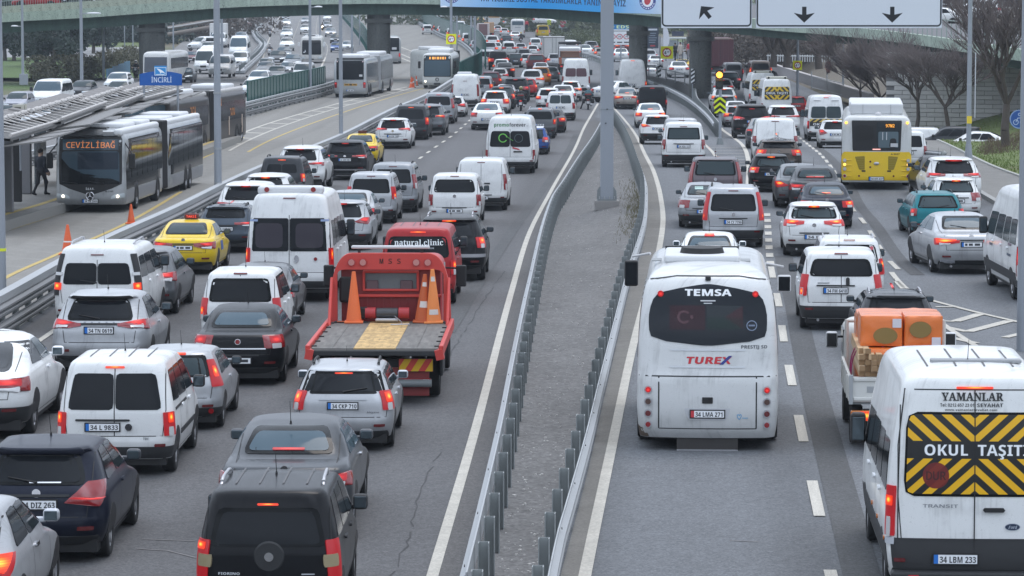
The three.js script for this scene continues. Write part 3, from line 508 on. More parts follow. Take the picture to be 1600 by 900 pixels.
{
const t=post('road_sign','yellow height limit sign on a dark post left of the yield sign','road sign',1031,132,4.4,0.05);heightSign(t,at(1042,82,-t.position.z - 0.2).sub(t.position),19.5);
const st=print(60,192,(c,w,h)=>{c.fillStyle='#e8eaec';c.fillRect(0,0,w,h);c.fillStyle='#17191d';for(let y=-60;y<h + 60;y +=54){c.beginPath();c.moveTo(0,y + 34);c.lineTo(w,y);c.lineTo(w,y + 27);c.lineTo(0,y + 61);c.fill();}});
const a=post('marker_sign','black and white striped marker at the left of the underpass wall','road marker',1029,134,1.3,0.04);face(a,1029,114,8,25,st);
const c0=post('road_sign','red and white triangular yield sign on a post before the overpass pier','road sign',1081,152,4.0,0.05);
{const b=c0.position,d=-b.z - 0.1,tri=(s,z,m,n)=>{const sh=new THREE.Shape();const P=[[1081,84.5],[1102,84.5],[1091.5,105]].map(([u,v])=>at(u,v,d).sub(b));const cx=(P[0].x + P[1].x + P[2].x)/ 3,cy=(P[0].y + P[1].y + P[2].y)/ 3;P.forEach((p,i)=>sh[i?'lineTo':'moveTo'](cx +(p.x - cx)*s,cy +(p.y - cy)*s));return part(c0,n,new THREE.ExtrudeGeometry(sh,{depth:0.02,bevelEnabled:false}).translate(0,0,z +(P[0].z)),m);};tri(1,0,std(0.62,0.06,0.06,0.5),'sign_border');tri(0.66,0.012,std(0.62,0.63,0.66,0.5),'sign_face');}
const e=post('marker_sign','black and white striped marker below the yield sign','road marker',1082,154,2.2,0.04);face(e,1082.5,119,5.5,23,st);
// traffic signal with an amber light and a chevron board
const sg=post('traffic_signal','two-lamp traffic signal glowing amber over a yellow chevron board','traffic signal',1125,226,3.1,0.075),b=sg.position,d=-b.z - 0.1,s=1 / ppm(at(1124,130,d));
part(sg,'base',new THREE.CylinderGeometry(0.14,0.2,0.35,10).translate(0,0.17,0),mGalvD);
const q0=at(1124,117,d).sub(b),q1=at(1124,131,d).sub(b);
part(sg,'housing',rbox(12*s,30*s,0.2,0.04,q0.x,(q0.y + q1.y)/ 2,q0.z - 0.06),mBlack);
part(sg,'lamp',new THREE.CylinderGeometry(4.8*s,4.8*s,0.08,20).rotateX(Math.PI / 2).translate(q0.x,q0.y,q0.z + 0.06),mLitA);part(sg,'lamp',new THREE.CylinderGeometry(4.8*s,4.8*s,0.08,20).rotateX(Math.PI / 2).translate(q1.x,q1.y,q1.z + 0.06),std(0.03,0.035,0.03,0.3));
for(const q of[q0,q1])part(sg,'visor',new THREE.CylinderGeometry(5.6*s,5.6*s,0.2,16,1,true,Math.PI*0.5,Math.PI).rotateX(Math.PI / 2).translate(q.x,q.y,q.z + 0.12),mBlack);
const ch=print(112,150,(c,w,h)=>{c.fillStyle='#15171a';c.fillRect(0,0,w,h);c.fillStyle='#d6e600';for(const y of[-8,46,100,154]){c.beginPath();c.moveTo(w / 2,y);c.lineTo(w,y + 44);c.lineTo(w,y + 70);c.lineTo(w / 2,y + 26);c.lineTo(0,y + 70);c.lineTo(0,y + 44);c.fill();}});
face(sg,1125,164.5,18,25,ch,'chevron_board');
const pl=new THREE.PointLight(0xffb020,1.2,0,2);pl.position.set(q0.x,q0.y,q0.z + 0.25);pl.castShadow=true;sg.add(pl);
// far signs beyond the overpass
const eds=print(230,250,(c,w,h)=>{c.fillStyle='#dfe2e4';c.fillRect(0,0,w,h);c.fillStyle='#1d78b8';c.fillRect(0,0,w,62);c.fillStyle='#d8e23a';c.fillRect(14,20,34,22);c.beginPath();c.moveTo(46,12);c.lineTo(66,31);c.lineTo(46,50);c.fill();words(c,'EDS',145,33,52,'#e8f0a0','sans-serif','bold',130);c.fillStyle='#777';c.fillRect(20,78,190,9);for(const x of[45,115,185]){c.strokeStyle='#b32a35';c.lineWidth=8;c.beginPath();c.arc(x,150,28,0,7);c.stroke();words(c,'70',x,151,28,'#26282c');}c.fillStyle='#333';for(const x of[20,90,160])c.fillRect(x,212,52,14);});
const f=post('road_sign','blue and white speed camera sign with three red rings behind the gantry post','road sign',970,104,4.5,0.08);face(f,968,54,36,32,eds);
const vc=print(60,66,(c,w,h)=>{c.fillStyle='#d6e600';c.fillRect(0,0,w,h);c.fillStyle='#15171a';for(const y of[4,28,52]){c.beginPath();c.moveTo(w / 2,y);c.lineTo(w,y + 22);c.lineTo(w,y + 36);c.lineTo(w / 2,y + 12);c.lineTo(0,y + 36);c.lineTo(0,y + 22);c.fill();}});
const g1=post('marker_sign','small yellow and black chevron board above the yellow cargo van','road marker',858,62,3.2,0.05);face(g1,858,35,6,8,vc);
const rc=print(90,66,(c,w,h)=>{c.fillStyle='#e6d9a0';c.fillRect(0,0,w,h);c.strokeStyle='#c0222c';c.lineWidth=14;c.beginPath();c.moveTo(24,8);c.lineTo(56,33);c.lineTo(24,58);c.stroke();});
const g2=post('marker_sign','cream bend marker with a red arrow beyond the hedge','road marker',906,46,2.2,0.06);face(g2,902,36,8,7,rc);
const ht=print(96,96,(c,w,h)=>{c.fillStyle='#b9c3c8';c.fillRect(0,0,w,h);c.fillStyle='#b03440';c.beginPath();c.moveTo(48,92);c.bezierCurveTo(-30,40,20,-24,48,18);c.bezierCurveTo(76,-24,126,40,48,92);c.fill();c.fillStyle='#e6c8cc';c.fillRect(24,30,48,9);c.fillRect(30,48,36,9);});
const g3=post('billboard','grey board with a red heart shape beyond the overpass','billboard',878,52,3,0.1);face(g3,879,38,12,12,ht);
const dk=print(110,190,(c,w,h)=>{c.fillStyle='#2b3644';c.fillRect(0,0,w,h);c.fillStyle='#c6ccd2';c.fillRect(14,14,82,16);c.fillStyle='#7f8a96';for(let y=52;y<140;y +=20)c.fillRect(18,y,60 +(y % 3)*8,7);c.fillStyle='#b03a40';c.fillRect(30,160,48,12);});
const g4=post('billboard','dark advertising panel with pale lines right of the middle pier','billboard',1019,92,2,0.1);face(g4,1020,59,18,33,dk);
}
{// big direction sign on its gantry, mostly above the frame
const b=G(948,326),d=-b.z,t=thing('sign_gantry','tall square gantry post on a concrete block carrying the white lane signs','gantry',b),p=ppm(b);
const w=20 / p;part(t,'post',box(w,10,w,0,5.3,0),mPole);
part(t,'foundation',rbox(0.82,0.34,0.8,0.02,0,0.12,0),std(0.26,0.25,0.24,0.95));
part(t,'base_plate',box(0.66,0.05,0.66,0,0.32,0),mGalvD);
for(const s of[-1,1]){const sh=new THREE.Shape();sh.moveTo(0,0);sh.lineTo(s*0.12,0);sh.lineTo(s*0.1,0.28);sh.lineTo(0,0.42);const g=new THREE.ExtrudeGeometry(sh,{depth:0.02,bevelEnabled:false});for(const z of[w / 2 - 0.01,-w / 2])part(t,'gusset',g.clone().translate(s*w / 2,0.345,z),mGalvD);}
const bo=[];for(const x of[-0.26,-0.09,0.09,0.26])bo.push(new THREE.CylinderGeometry(0.025,0.025,0.1,6).translate(x,0.39,0.28));part(t,'bolts',merge(bo),mGalv).userData.kind='stuff';
const yr=at(948,171,d).y - b.y;part(t,'joint',box(w + 0.01,0.02,w + 0.01,0,yr,0),mGalvD);part(t,'clamp',box(0.05,0.03,0.05,0.0,yr + 0.02,w / 2),mBlack);part(t,'clamp',box(0.05,0.03,0.05,-0.05,at(948,192,d).y - b.y,w / 2),mBlack);
for(const y of[7.9,9.6])part(t,'arm',box(12.5,0.22,0.22,6.1,y,-0.05),mPole);
const arrow=(c,x,y,a,s)=>{c.save();c.translate(x,y);c.rotate(a);c.scale(s,s);c.fillStyle='#14171c';c.beginPath();c.moveTo(0,14);c.lineTo(17,-2);c.lineTo(3.5,1);c.lineTo(3.5,-12);c.lineTo(-3.5,-12);c.lineTo(-3.5,1);c.lineTo(-17,-2);c.fill();c.restore();};
const K=2.25,bg=(c,w,h)=>{c.fillStyle='#d5dbe2';c.fillRect(0,0,w,h);c.strokeStyle='#14171c';c.lineWidth=5;c.beginPath();c.roundRect(5,-20,w - 10,h + 12,12);c.stroke();};
const s1=print(320,264,(c,w,h)=>{bg(c,w,h);arrow(c,(1103 - 1033)*K,h -(44 - 19.5)*K,Math.PI*0.79,2.0);});
const s2=print(655,264,(c,w,h)=>{bg(c,w,h);for(const u of[1256.5,1394])arrow(c,(u - 1181)*K,h -(44 - 22)*K,0,2.15);});
for(const[u0,u1,r,l]of[[1033,1175,s1,'white lane sign panel with a diagonal arrow'],[1181,1472,s2,'white lane sign panel with two down arrows']]){
const dd=d - 0.3,lo=at((u0 + u1)/ 2,44,dd),sc=1 / ppm(lo),W=(u1 - u0)*sc,H=W*(r[3]- r[1])/(r[2]- r[0]);
const q=lo.clone().sub(b);const pn=part(t,'sign_panel',box(W,H,0.06,q.x,q.y + H / 2,q.z - 0.035),std(0.45,0.47,0.5),l);
part(pn,'sign_face',quad(W - 0.02,H - 0.02,r).translate(q.x,q.y + H / 2,q.z),new THREE.MeshStandardMaterial({map:atlas,roughness:0.45}));
}
}
{// blue round path sign at the right
const b=G(1597,262),t=thing('road_sign','round blue path sign behind the pole at the right edge','road sign',b),d=-b.z,q=at(1592,186,d).sub(b),r=15 / ppm(at(1592,186,d));
part(t,'post',cyl(0.05,0.05,V3(0.1,0,0),V3(0.1,q.y + r,0),8),mPole);
const pr=print(140,140,(c,w)=>{c.fillStyle='#1f4f94';c.fillRect(0,0,w,w);c.strokeStyle='#8fa6c6';c.lineWidth=6;c.beginPath();c.arc(70,70,64,0,7);c.stroke();c.strokeStyle='#aebdd4';c.lineWidth=6;for(const x of[46,94]){c.beginPath();c.arc(x,92,17,0,7);c.stroke();}c.beginPath();c.moveTo(46,92);c.lineTo(60,62);c.lineTo(88,62);c.lineTo(94,92);c.stroke();c.beginPath();c.arc(72,36,9,0,7);c.stroke();});
const g=new THREE.CircleGeometry(r,32),u=g.attributes.uv;for(let i=0;i<u.count;i++)u.setXY(i,lerp(pr[0],pr[2],u.getX(i)),lerp(pr[1],pr[3],u.getY(i)));
part(t,'sign_panel',new THREE.CylinderGeometry(r,r,0.03,32).rotateX(Math.PI / 2).translate(q.x,q.y,0.08),mGalv);part(t,'sign_face',g.translate(q.x,q.y,0.1),mSign);
}
{// traffic cones and posts
const mo=std(0.75,0.13,0.04,0.6),mw=std(0.75,0.75,0.73,0.5);
const cone=(label,u,v,h,group)=>{const t=thing('traffic_cone',label,'traffic cone',G(u,v),0,group),s=h / 0.75;part(t,'cone_body',new THREE.CylinderGeometry(0.03*s,0.16*s,h,18).translate(0,h / 2 + 0.02,0),mo);part(t,'base',rbox(0.42*s,0.05,0.42*s,0.02,0,0.03,0),mo);part(t,'white_band',new THREE.CylinderGeometry(0.072*s,0.108*s,h*0.24,18).translate(0,h*0.55,0),mw);return t;};
cone('orange traffic cone with one white band standing alone on the bus lane',106,398,0.86);cone('orange traffic cone just in front of the silver-black bus',205,350,0.66);
cone('orange and white cone at the kerb in front of the white articulated bus',643,137,0.9);
for(const[u,v,l]of[[647,137,'thin orange post beside the cone ahead of the white bus'],[652,134,'leaning thin orange post nearest the white bus']]){const t=thing('delineator_post',l,'delineator',G(u,v));part(t,'post',cyl(0.06,0.05,V3(0,0,0),V3(-0.1,0.85,0),8),mo);part(t,'white_band',cyl(0.062,0.062,V3(-0.05,0.42,0),V3(-0.066,0.56,0),8),mw);part(t,'base',box(0.3,0.05,0.3,0,0.025,0),mBlack);}
}
// ---------------------------------------------------------------- bus stop on the bus lane
{
L.PE=roadLine([[-420,560],[-120,420],[10,361],[100,332],[180,300],[250,272],[330,240],[360,228]]);
const off=(A,o)=>(v)=>{const p=A(v);p.x +=o;return p;};
struct('platform',sheet(off(L.RB,0.4),L.PE,470,222,60,10,0.36,(x,d)=>tint(1,0.98,0.95,0.34*(0.8 + 0.4*fbm(x,d*0.3,121,4)))),mConcrete);
const kp=along(L.PE,470,222,60);struct('platform_kerb',sweep(kp,[[-0.12,0],[0.08,0],[0.08,0.355],[-0.12,0.355]]),std(0.24,0.235,0.22,0.95));
const st=struct('tactile_strip',sheet(off(L.PE,-0.75),off(L.PE,-0.5),470,222,40,1,0.368),mLineY);
const sh=thing('bus_stop_shelter','long grey bus stop shelter with tilted ribbed roof beside the silver-black bus','bus shelter');
const mPipe=std(0.5,0.48,0.46,0.5,0.2),mSheet=std(0.1,0.098,0.095,0.7),mRoof=std(0.2,0.19,0.185,0.9),mCol=std(0.2,0.2,0.21,0.5,0.3),mPane=new THREE.MeshPhysicalMaterial({color:C(0.25,0.3,0.32),roughness:0.1,transmission:0.75,thickness:0});
const bays=[[[-40,197,106],[48,173,117],[16,211,106],[96,187,117]],[[49,173,116],[127,149,134],[95,185,116],[166,159,134]],[[128,158,132],[191,137,148],[165,169,132],[223,147,148]],[[193,144,146],[255,127,166],[226,153,146],[286,137,166]]];
for(const[a,b,c,d]of bays){
const[A,B2,Cc,D]=[a,b,c,d].map((q)=>at(...q));
part(sh,'top_pipe',cyl(0.07,0.07,A,B2,10),mPipe);part(sh,'eave_pipe',cyl(0.05,0.05,Cc,D,8),mPipe);
const g=new THREE.BufferGeometry(),P=[],I=[],n=10;for(let i=0;i<=n;i++){const x=A.clone().lerp(B2,i / n),y=Cc.clone().lerp(D,i / n);x.y -=0.3;y.y -=0.12;P.push(x.x,x.y,x.z,y.x,y.y,y.z,y.x,y.y - 0.08,y.z,x.x,x.y - 0.08,x.z);if(i<n)for(let j=0;j<4;j++){const q=i*4 + j,r=i*4 +(j + 1)% 4;I.push(q,r,q + 4,r,r + 4,q + 4);}}g.setAttribute('position',new THREE.Float32BufferAttribute(P,3));g.setIndex(I);part(sh,'roof_sheet',toCreasedNormals(g,0.3),mSheet);
for(let i=0;i<=9;i++){const x=A.clone().lerp(B2,i / 9),y=Cc.clone().lerp(D,(i + 0.9)/ 10);part(sh,'rib',cyl(0.022,0.02,x,y,5),mPipe);if(i<9)part(sh,'rib_brace',cyl(0.014,0.014,x.clone().lerp(y,0.45),A.clone().lerp(B2,(i + 0.75)/ 9),5),mPipe);}
for(let i=0;i<8;i++){const x=A.clone().lerp(B2,(i + 0.5)/ 8),l=A.distanceTo(B2)/ 8;const g2=rbox(0.8,0.12,l*0.94,0.05).rotateZ(0.16);g2.rotateY(Math.atan2(B2.x - A.x,B2.z - A.z));part(sh,'roof_tile',g2.translate(x.x - 0.42,x.y - 0.03,x.z),mRoof);part(sh,'pipe_sleeve',cyl(0.095,0.095,A.clone().lerp(B2,(i + 0.3)/ 8),A.clone().lerp(B2,(i + 0.85)/ 8),10),std(0.46,0.44,0.42,0.6,0.1));}
for(let i=0;i<3;i++){const g3=box(1.3,0.05,A.distanceTo(B2)*0.32);const x=Cc.clone().lerp(D,(i + 0.5)/ 3);g3.rotateZ(-0.12);g3.rotateY(Math.atan2(D.x - Cc.x,D.z - Cc.z));part(sh,'canopy_panel',g3.translate(x.x + 0.35,x.y - 0.3,x.z),std(0.17,0.165,0.16,0.6));}
}
for(const[u,v,w]of[[14,332,0.32],[41,303,0.42],[-40,372,0.34],[95,282,0.3],[150,255,0.3],[210,228,0.3]]){const p=G(u,v,0.36),h=2.5;part(sh,'column',rbox(w,h,w*0.8,0.05,p.x,p.y + h / 2,p.z),mCol);}
for(const[u0,v0,u1,v1]of[[-30,352,8,326],[55,292,72,283]]){const a=G(u0,v0,0.36),b=G(u1,v1,0.36),l=a.distanceTo(b);const g=box(0.05,2.2,l);g.rotateY(Math.atan2(b.x - a.x,b.z - a.z));part(sh,'glass_panel',g.translate((a.x + b.x)/ 2,a.y + 1.2,(a.z + b.z)/ 2),mPane);}
const pA=at(22,200,118);part(sh,'info_panel',rbox(0.9,2.3,0.15,0.04,pA.x - 0.2,elev(pA.x,118)+ 1.6,pA.z),mBlack);
// station name board
const W=264,r=print(W,92,(c,w,h)=>{c.fillStyle='#0f57a6';c.beginPath();c.moveTo(0,22);c.quadraticCurveTo(w / 2,-14,w,22);c.lineTo(w,h);c.lineTo(0,h);c.fill();words(c,'İNCİRLİ',w*0.52,56,44,'#f0f4f8','sans-serif','500',128);});
const lg=print(90,74,(c,w,h)=>{c.fillStyle='#2f8fd2';c.fillRect(0,0,w,h);c.strokeStyle='#e8f0f8';c.lineWidth=4;c.strokeRect(4,14,w - 8,h - 18);c.fillStyle='#f2f6fa';c.beginPath();c.moveTo(16,20);c.quadraticCurveTo(52,20,84,62);c.quadraticCurveTo(60,48,50,52);c.lineTo(44,60);c.lineTo(40,46);c.fill();c.fillRect(14,62,60,4);});
const d=150,t=thing('station_sign','blue arched station board lettered in white above the shelter roof','station sign'),ctr=at(251,122,d),sc=1 / ppm(ctr),w=66*sc,h=23*sc;
const shp=new THREE.Shape();shp.moveTo(-w / 2,-h / 2);shp.lineTo(w / 2,-h / 2);shp.lineTo(w / 2,h*0.26);shp.quadraticCurveTo(0,h*0.68,-w / 2,h*0.26);t.position.set(ctr.x,elev(ctr.x,d),ctr.z);const y0=ctr.y - t.position.y;
part(t,'board',new THREE.ExtrudeGeometry(shp,{depth:0.1,bevelEnabled:false}).translate(0,y0,-0.11),std(0.012,0.1,0.38,0.45));
part(t,'board_face',quad(w,h,r).translate(0,y0,0.002),mPrint);const lw=19*sc,ly=at(251,110.5,d).y - t.position.y;const lb=part(t,'logo_plate',box(lw,lw*0.8,0.1,0,ly,0.0),std(0.05,0.28,0.6,0.45));part(lb,'logo',quad(lw,lw*0.8,lg).translate(0,ly,0.052),mPrint);
for(const x of[-w*0.4,w*0.4])part(t,'post',cyl(0.05,0.05,V3(x,0,-0.05),V3(x,y0,-0.05),8),mPole);
// small cream board at the near end of the roof
const cb=thing('information_board','small cream notice board sticking out of the shelter roof','notice board'),cp=at(31,169,117),cs=1 / ppm(cp);cb.position.set(cp.x,cp.y - 1.2,cp.z);const q=print(88,48,(c,w2,h2)=>{c.fillStyle='#b9b6a8';c.fillRect(0,0,w2,h2);c.fillStyle='#5c5a52';c.fillRect(12,16,40,10);c.fillRect(72,6,3,26);});
part(cb,'board',box(22*cs,12*cs,0.06,0,1.2,0),std(0.45,0.44,0.38));part(cb,'board_face',quad(22*cs,12*cs,q).translate(0,1.2,0.032),mSign);part(cb,'post',cyl(0.04,0.04,V3(0,-1,-0.02),V3(0,1.2,-0.02),6),mPole);
const bw=thing('hoarding','slanting blue metal hoarding behind the silver oncoming cars','hoarding');const a=G(167,128),b2=G(203,120),l=a.distanceTo(b2),gy=Math.atan2(-(b2.z - a.z),b2.x - a.x);for(let i=0;i<4;i++){const g=box(l / 4 - 0.02,1.1 + i*0.12,0.06);g.rotateY(gy);const p=a.clone().lerp(b2,(i + 0.5)/ 4);part(bw,'panel',g.translate(p.x,p.y + 0.6 + i*0.06,p.z),std(0.06,0.2,0.34,0.5));}
}
// ---------------------------------------------------------------- trees and shrubs
const mBark=std(0.085,0.07,0.06,0.95),mTwig=std(0.15,0.125,0.12,0.95);
function bareTree(label,base,h,o){
const r=rng(o.seed),t=thing('bare_tree',label,'tree',base),trunk=[],limb=[],twig=[];
const grow=(p,dir,len,rad,depth,bucket)=>{
const e=p.clone().addScaledVector(dir,len),m=p.clone().lerp(e,0.5).add(V3((r()- 0.5)*len*0.12,0,(r()- 0.5)*len*0.12));
const n=depth>3?7:depth>1?5:3;
bucket.push(cyl(rad,rad*0.86,p,m,n),cyl(rad*0.86,rad*0.7,m,e,n));
if(depth===0)return;
const kids=depth>4?o.fork??4:depth<3?5:4;
for(let i=0;i<kids;i++){
const a=r()*6.283,s=(depth>4?o.spread??0.7:0.6)*(0.6 + 0.7*r()),nd=dir.clone().add(V3(Math.cos(a)*s,o.lift??0.12,Math.sin(a)*s)).normalize();
grow(depth>4?e:p.clone().lerp(e,0.45 + 0.55*r()),nd,len*(0.62 + 0.36*r()),Math.max(0.011,rad*(depth>4?0.5:0.58)),depth - 1,depth>3?limb:twig);
}
};
grow(V3(0,-0.1,0),V3(o.lean??0,1,0.02).normalize(),h*(o.trunk??0.3),o.rad,o.depth??5,trunk);
part(t,'trunk',merge(trunk),mBark);part(t,'limbs',merge(limb),mBark);part(t,'twigs',merge(twig),mTwig);return t;
}
bareTree('bare pollarded tree with a leaning dark trunk on the verge, left of the pavement lamp',G(1483,216),6.2,{seed:3,rad:0.15,trunk:0.3,spread:1.15,lean:-0.13,fork:5});
bareTree('bare tree standing just right of the yellow bus at the wall',G(1431,207),7,{seed:4,rad:0.14,trunk:0.28,spread:1.05,fork:5,lean:0.05});
bareTree('tall bare tree with a forked trunk at the right edge, above the brown shrubs',G(1572,240),9.6,{seed:9,rad:0.24,trunk:0.25,spread:0.6,fork:4,lift:0.3});
bareTree('bare grey tree behind the yellow bus, furthest left of the bare group',G(1376,196),7,{seed:12,rad:0.13,trunk:0.26,spread:1.1,fork:5});
bareTree('bare tree in the middle of the thicket above the yellow bus roof',G(1404,200),7,{seed:15,rad:0.13,trunk:0.26,spread:1.1,fork:5});
bareTree('thin bare tree leaning over the school minibus',G(1348,182),6.4,{seed:18,rad:0.11,trunk:0.3,spread:1.1,fork:4,lean:-0.1});
for(const[u,v,d,s,l]of[[1208,103,300,41,'stout bare trunk left of the right height sign'],[1229,104,300,43,'stout dark bare trunk directly left of the right lamp pole'],[1280,106,290,47,'leaning stout bare trunk by the pedestrian on the wall']]){const b=at(u,v,d);bareTree(l,b,5.2,{seed:s,rad:0.36,trunk:0.4,spread:0.7,fork:3,lean:u===1280?-0.15:0,depth:4});}
// leafy crowns: many small leaf faces in clumps
function leaves(n,clumps,size,seed){
const r=rng(seed),P=[];
for(let i=0;i<n;i++){
const c=clumps[Math.floor(r()*clumps.length)];let x,y,z;do{x=r()*2 - 1;y=r()*2 - 1;z=r()*2 - 1;}while(x*x + y*y + z*z>1);
const k=Math.pow(x*x + y*y + z*z,-0.18),s=size*(0.6 + 0.8*r()),a=V3(r()- 0.5,r()- 0.5,r()- 0.5).normalize(),b=V3(r()- 0.5,r()- 0.5,r()- 0.5).cross(a).normalize();
const q=V3(c[0]+ x*c[3]*k,c[1]+ y*c[4]*k,c[2]+ z*c[3]*k);
for(const[e,f]of[[-1,0],[0.6,0.8],[0.6,-0.8]])P.push(q.x +(a.x*e + b.x*f)*s,q.y +(a.y*e + b.y*f)*s,q.z +(a.z*e + b.z*f)*s);
}
const g=new THREE.BufferGeometry();g.setAttribute('position',new THREE.Float32BufferAttribute(P,3));g.computeVertexNormals();return g;
}
const leafM=(r,g,b)=>new THREE.MeshPhysicalMaterial({color:C(r,g,b),roughness:0.9,transmission:0.25,thickness:0,side:THREE.DoubleSide});
const mPine=leafM(0.035,0.055,0.045),mHedge=leafM(0.1,0.095,0.06),mHedgeG=leafM(0.09,0.11,0.05),mBrownL=leafM(0.12,0.1,0.085);
function pine(label,u,v,h,w,seed,m=mPine){
const b=G(u,v),r=rng(seed),t=thing('evergreen_tree',label,'tree',b),cl=[];
for(let i=0;i<16;i++){const y=h*(0.26 + 0.7*i / 16),k=w*(0.55 + 0.45*Math.sin(Math.PI*(0.2 + 0.75*i / 16)));cl.push([(r()- 0.5)*k*1.5,y,(r()- 0.5)*k*1.5,k*0.38,k*0.3]);}
part(t,'trunk',cyl(0.24,0.1,V3(0,0,0),V3((r()- 0.5)*0.6,h*0.85,0),8),mBark);
for(let i=0;i<6;i++){const c=cl[i*2];part(t,'limb',cyl(0.08,0.03,V3(0,c[1]*0.8,0),V3(c[0],c[1],c[2]),5),mBark);}
part(t,'crown',leaves(3800,cl,0.2,seed),m);return t;
}
pine('dark evergreen with a broad low crown left of the first lamp poles',58,104,5.6,3.4,61);pine('dark evergreen in the middle of the left grass',84,106,5.8,3.6,62);pine('dark evergreen to the right of the left group, by the tall lamp pole',108,104,5.4,3.2,63);
pine('tall dark evergreen cut by the left edge of the picture',8,95,7,3.6,64);pine('slim dark evergreen with a long bare trunk at the far left',22,95,7.5,3.2,65);pine('dark evergreen with bare lower trunk beside the far left lamp pole',38,94,7.5,3,66);
pine('small dark evergreen between the two leftmost tall lamp poles',146,84,6,3.4,67);pine('dark evergreen behind the pole beside the left pier',168,80,7,3.6,68);
function hedge(name,label,cat,pts,h,m,n,seed){const r=rng(seed),cl=[];for(const[u,v,k=1]of pts){const p=G(u,v);for(let i=0;i<3;i++)cl.push([p.x +(r()- 0.5)*2,p.y + h*k*(0.25 + 0.3*i),p.z +(r()- 0.5)*2,1.3,h*k*0.36]);}const g=leaves(n,cl,0.13,seed);const o=part(scene,numbered(name),g,m);o.userData.kind='stuff';return tag(o,label,cat);}
hedge('shrubbery','brown-green bushes along the left road behind the shelter','bushes',[[60,128],[80,126],[100,127],[120,125],[140,124],[158,122],[176,118],[190,114],[204,110],[212,106]],2.0,mHedge,9000,71);
hedge('shrubbery','green hedge beyond the distant queue right of the box truck','hedge',[[880,66],[892,68],[904,70],[918,73],[930,76],[942,80],[900,62],[920,64],[938,68]],1.6,mHedgeG,7000,72);
{// woods behind the roads, read as one mass
const wood=(label,list,m,n,seed,size)=>{const r=rng(seed),cl=list.map(([u,v,d,w,h])=>{const p=at(u,v,d);return[p.x,p.y,p.z,w,h];});const o=part(scene,numbered('woodland'),leaves(n,cl,size,seed),m);o.userData.kind='stuff';return tag(o,label,'woodland');};
const rowOf=(u0,u1,n,v,d,w,h)=>Array.from({length:n},(_,i)=>[lerp(u0,u1,i /(n - 1)),v + 6*Math.sin(i*2.3),d + 8*Math.sin(i*1.7),w,h]);
wood('dark far woodland behind the left grass under the overpass',[...rowOf(-60,260,16,44,520,5,4),...rowOf(-60,240,14,22,540,6,5)],mPine,16000,81,0.45);
wood('brown leafless thicket behind the left pier',[...rowOf(150,340,12,40,560,5,3),...rowOf(240,400,10,22,600,6,4)],mBrownL,9000,82,0.4);
wood('grey-brown thicket behind the red container lorry',[...rowOf(1112,1330,16,70,350,3,2.2),...rowOf(1120,1340,14,50,360,3.4,2.5)],mBrownL,16000,83,0.22);
wood('dark shrubs along the top of the ramp at the upper right',[...rowOf(1470,1640,12,-2,330,3,1.6),...rowOf(1470,1640,10,-24,345,4,3)],leafM(0.07,0.055,0.055),9000,84,0.22);
wood('green trees beyond the far bend of the road',[...rowOf(830,1050,12,36,640,6,3),...rowOf(600,1120,18,14,760,9,6)],mHedgeG,14000,85,0.5);
}
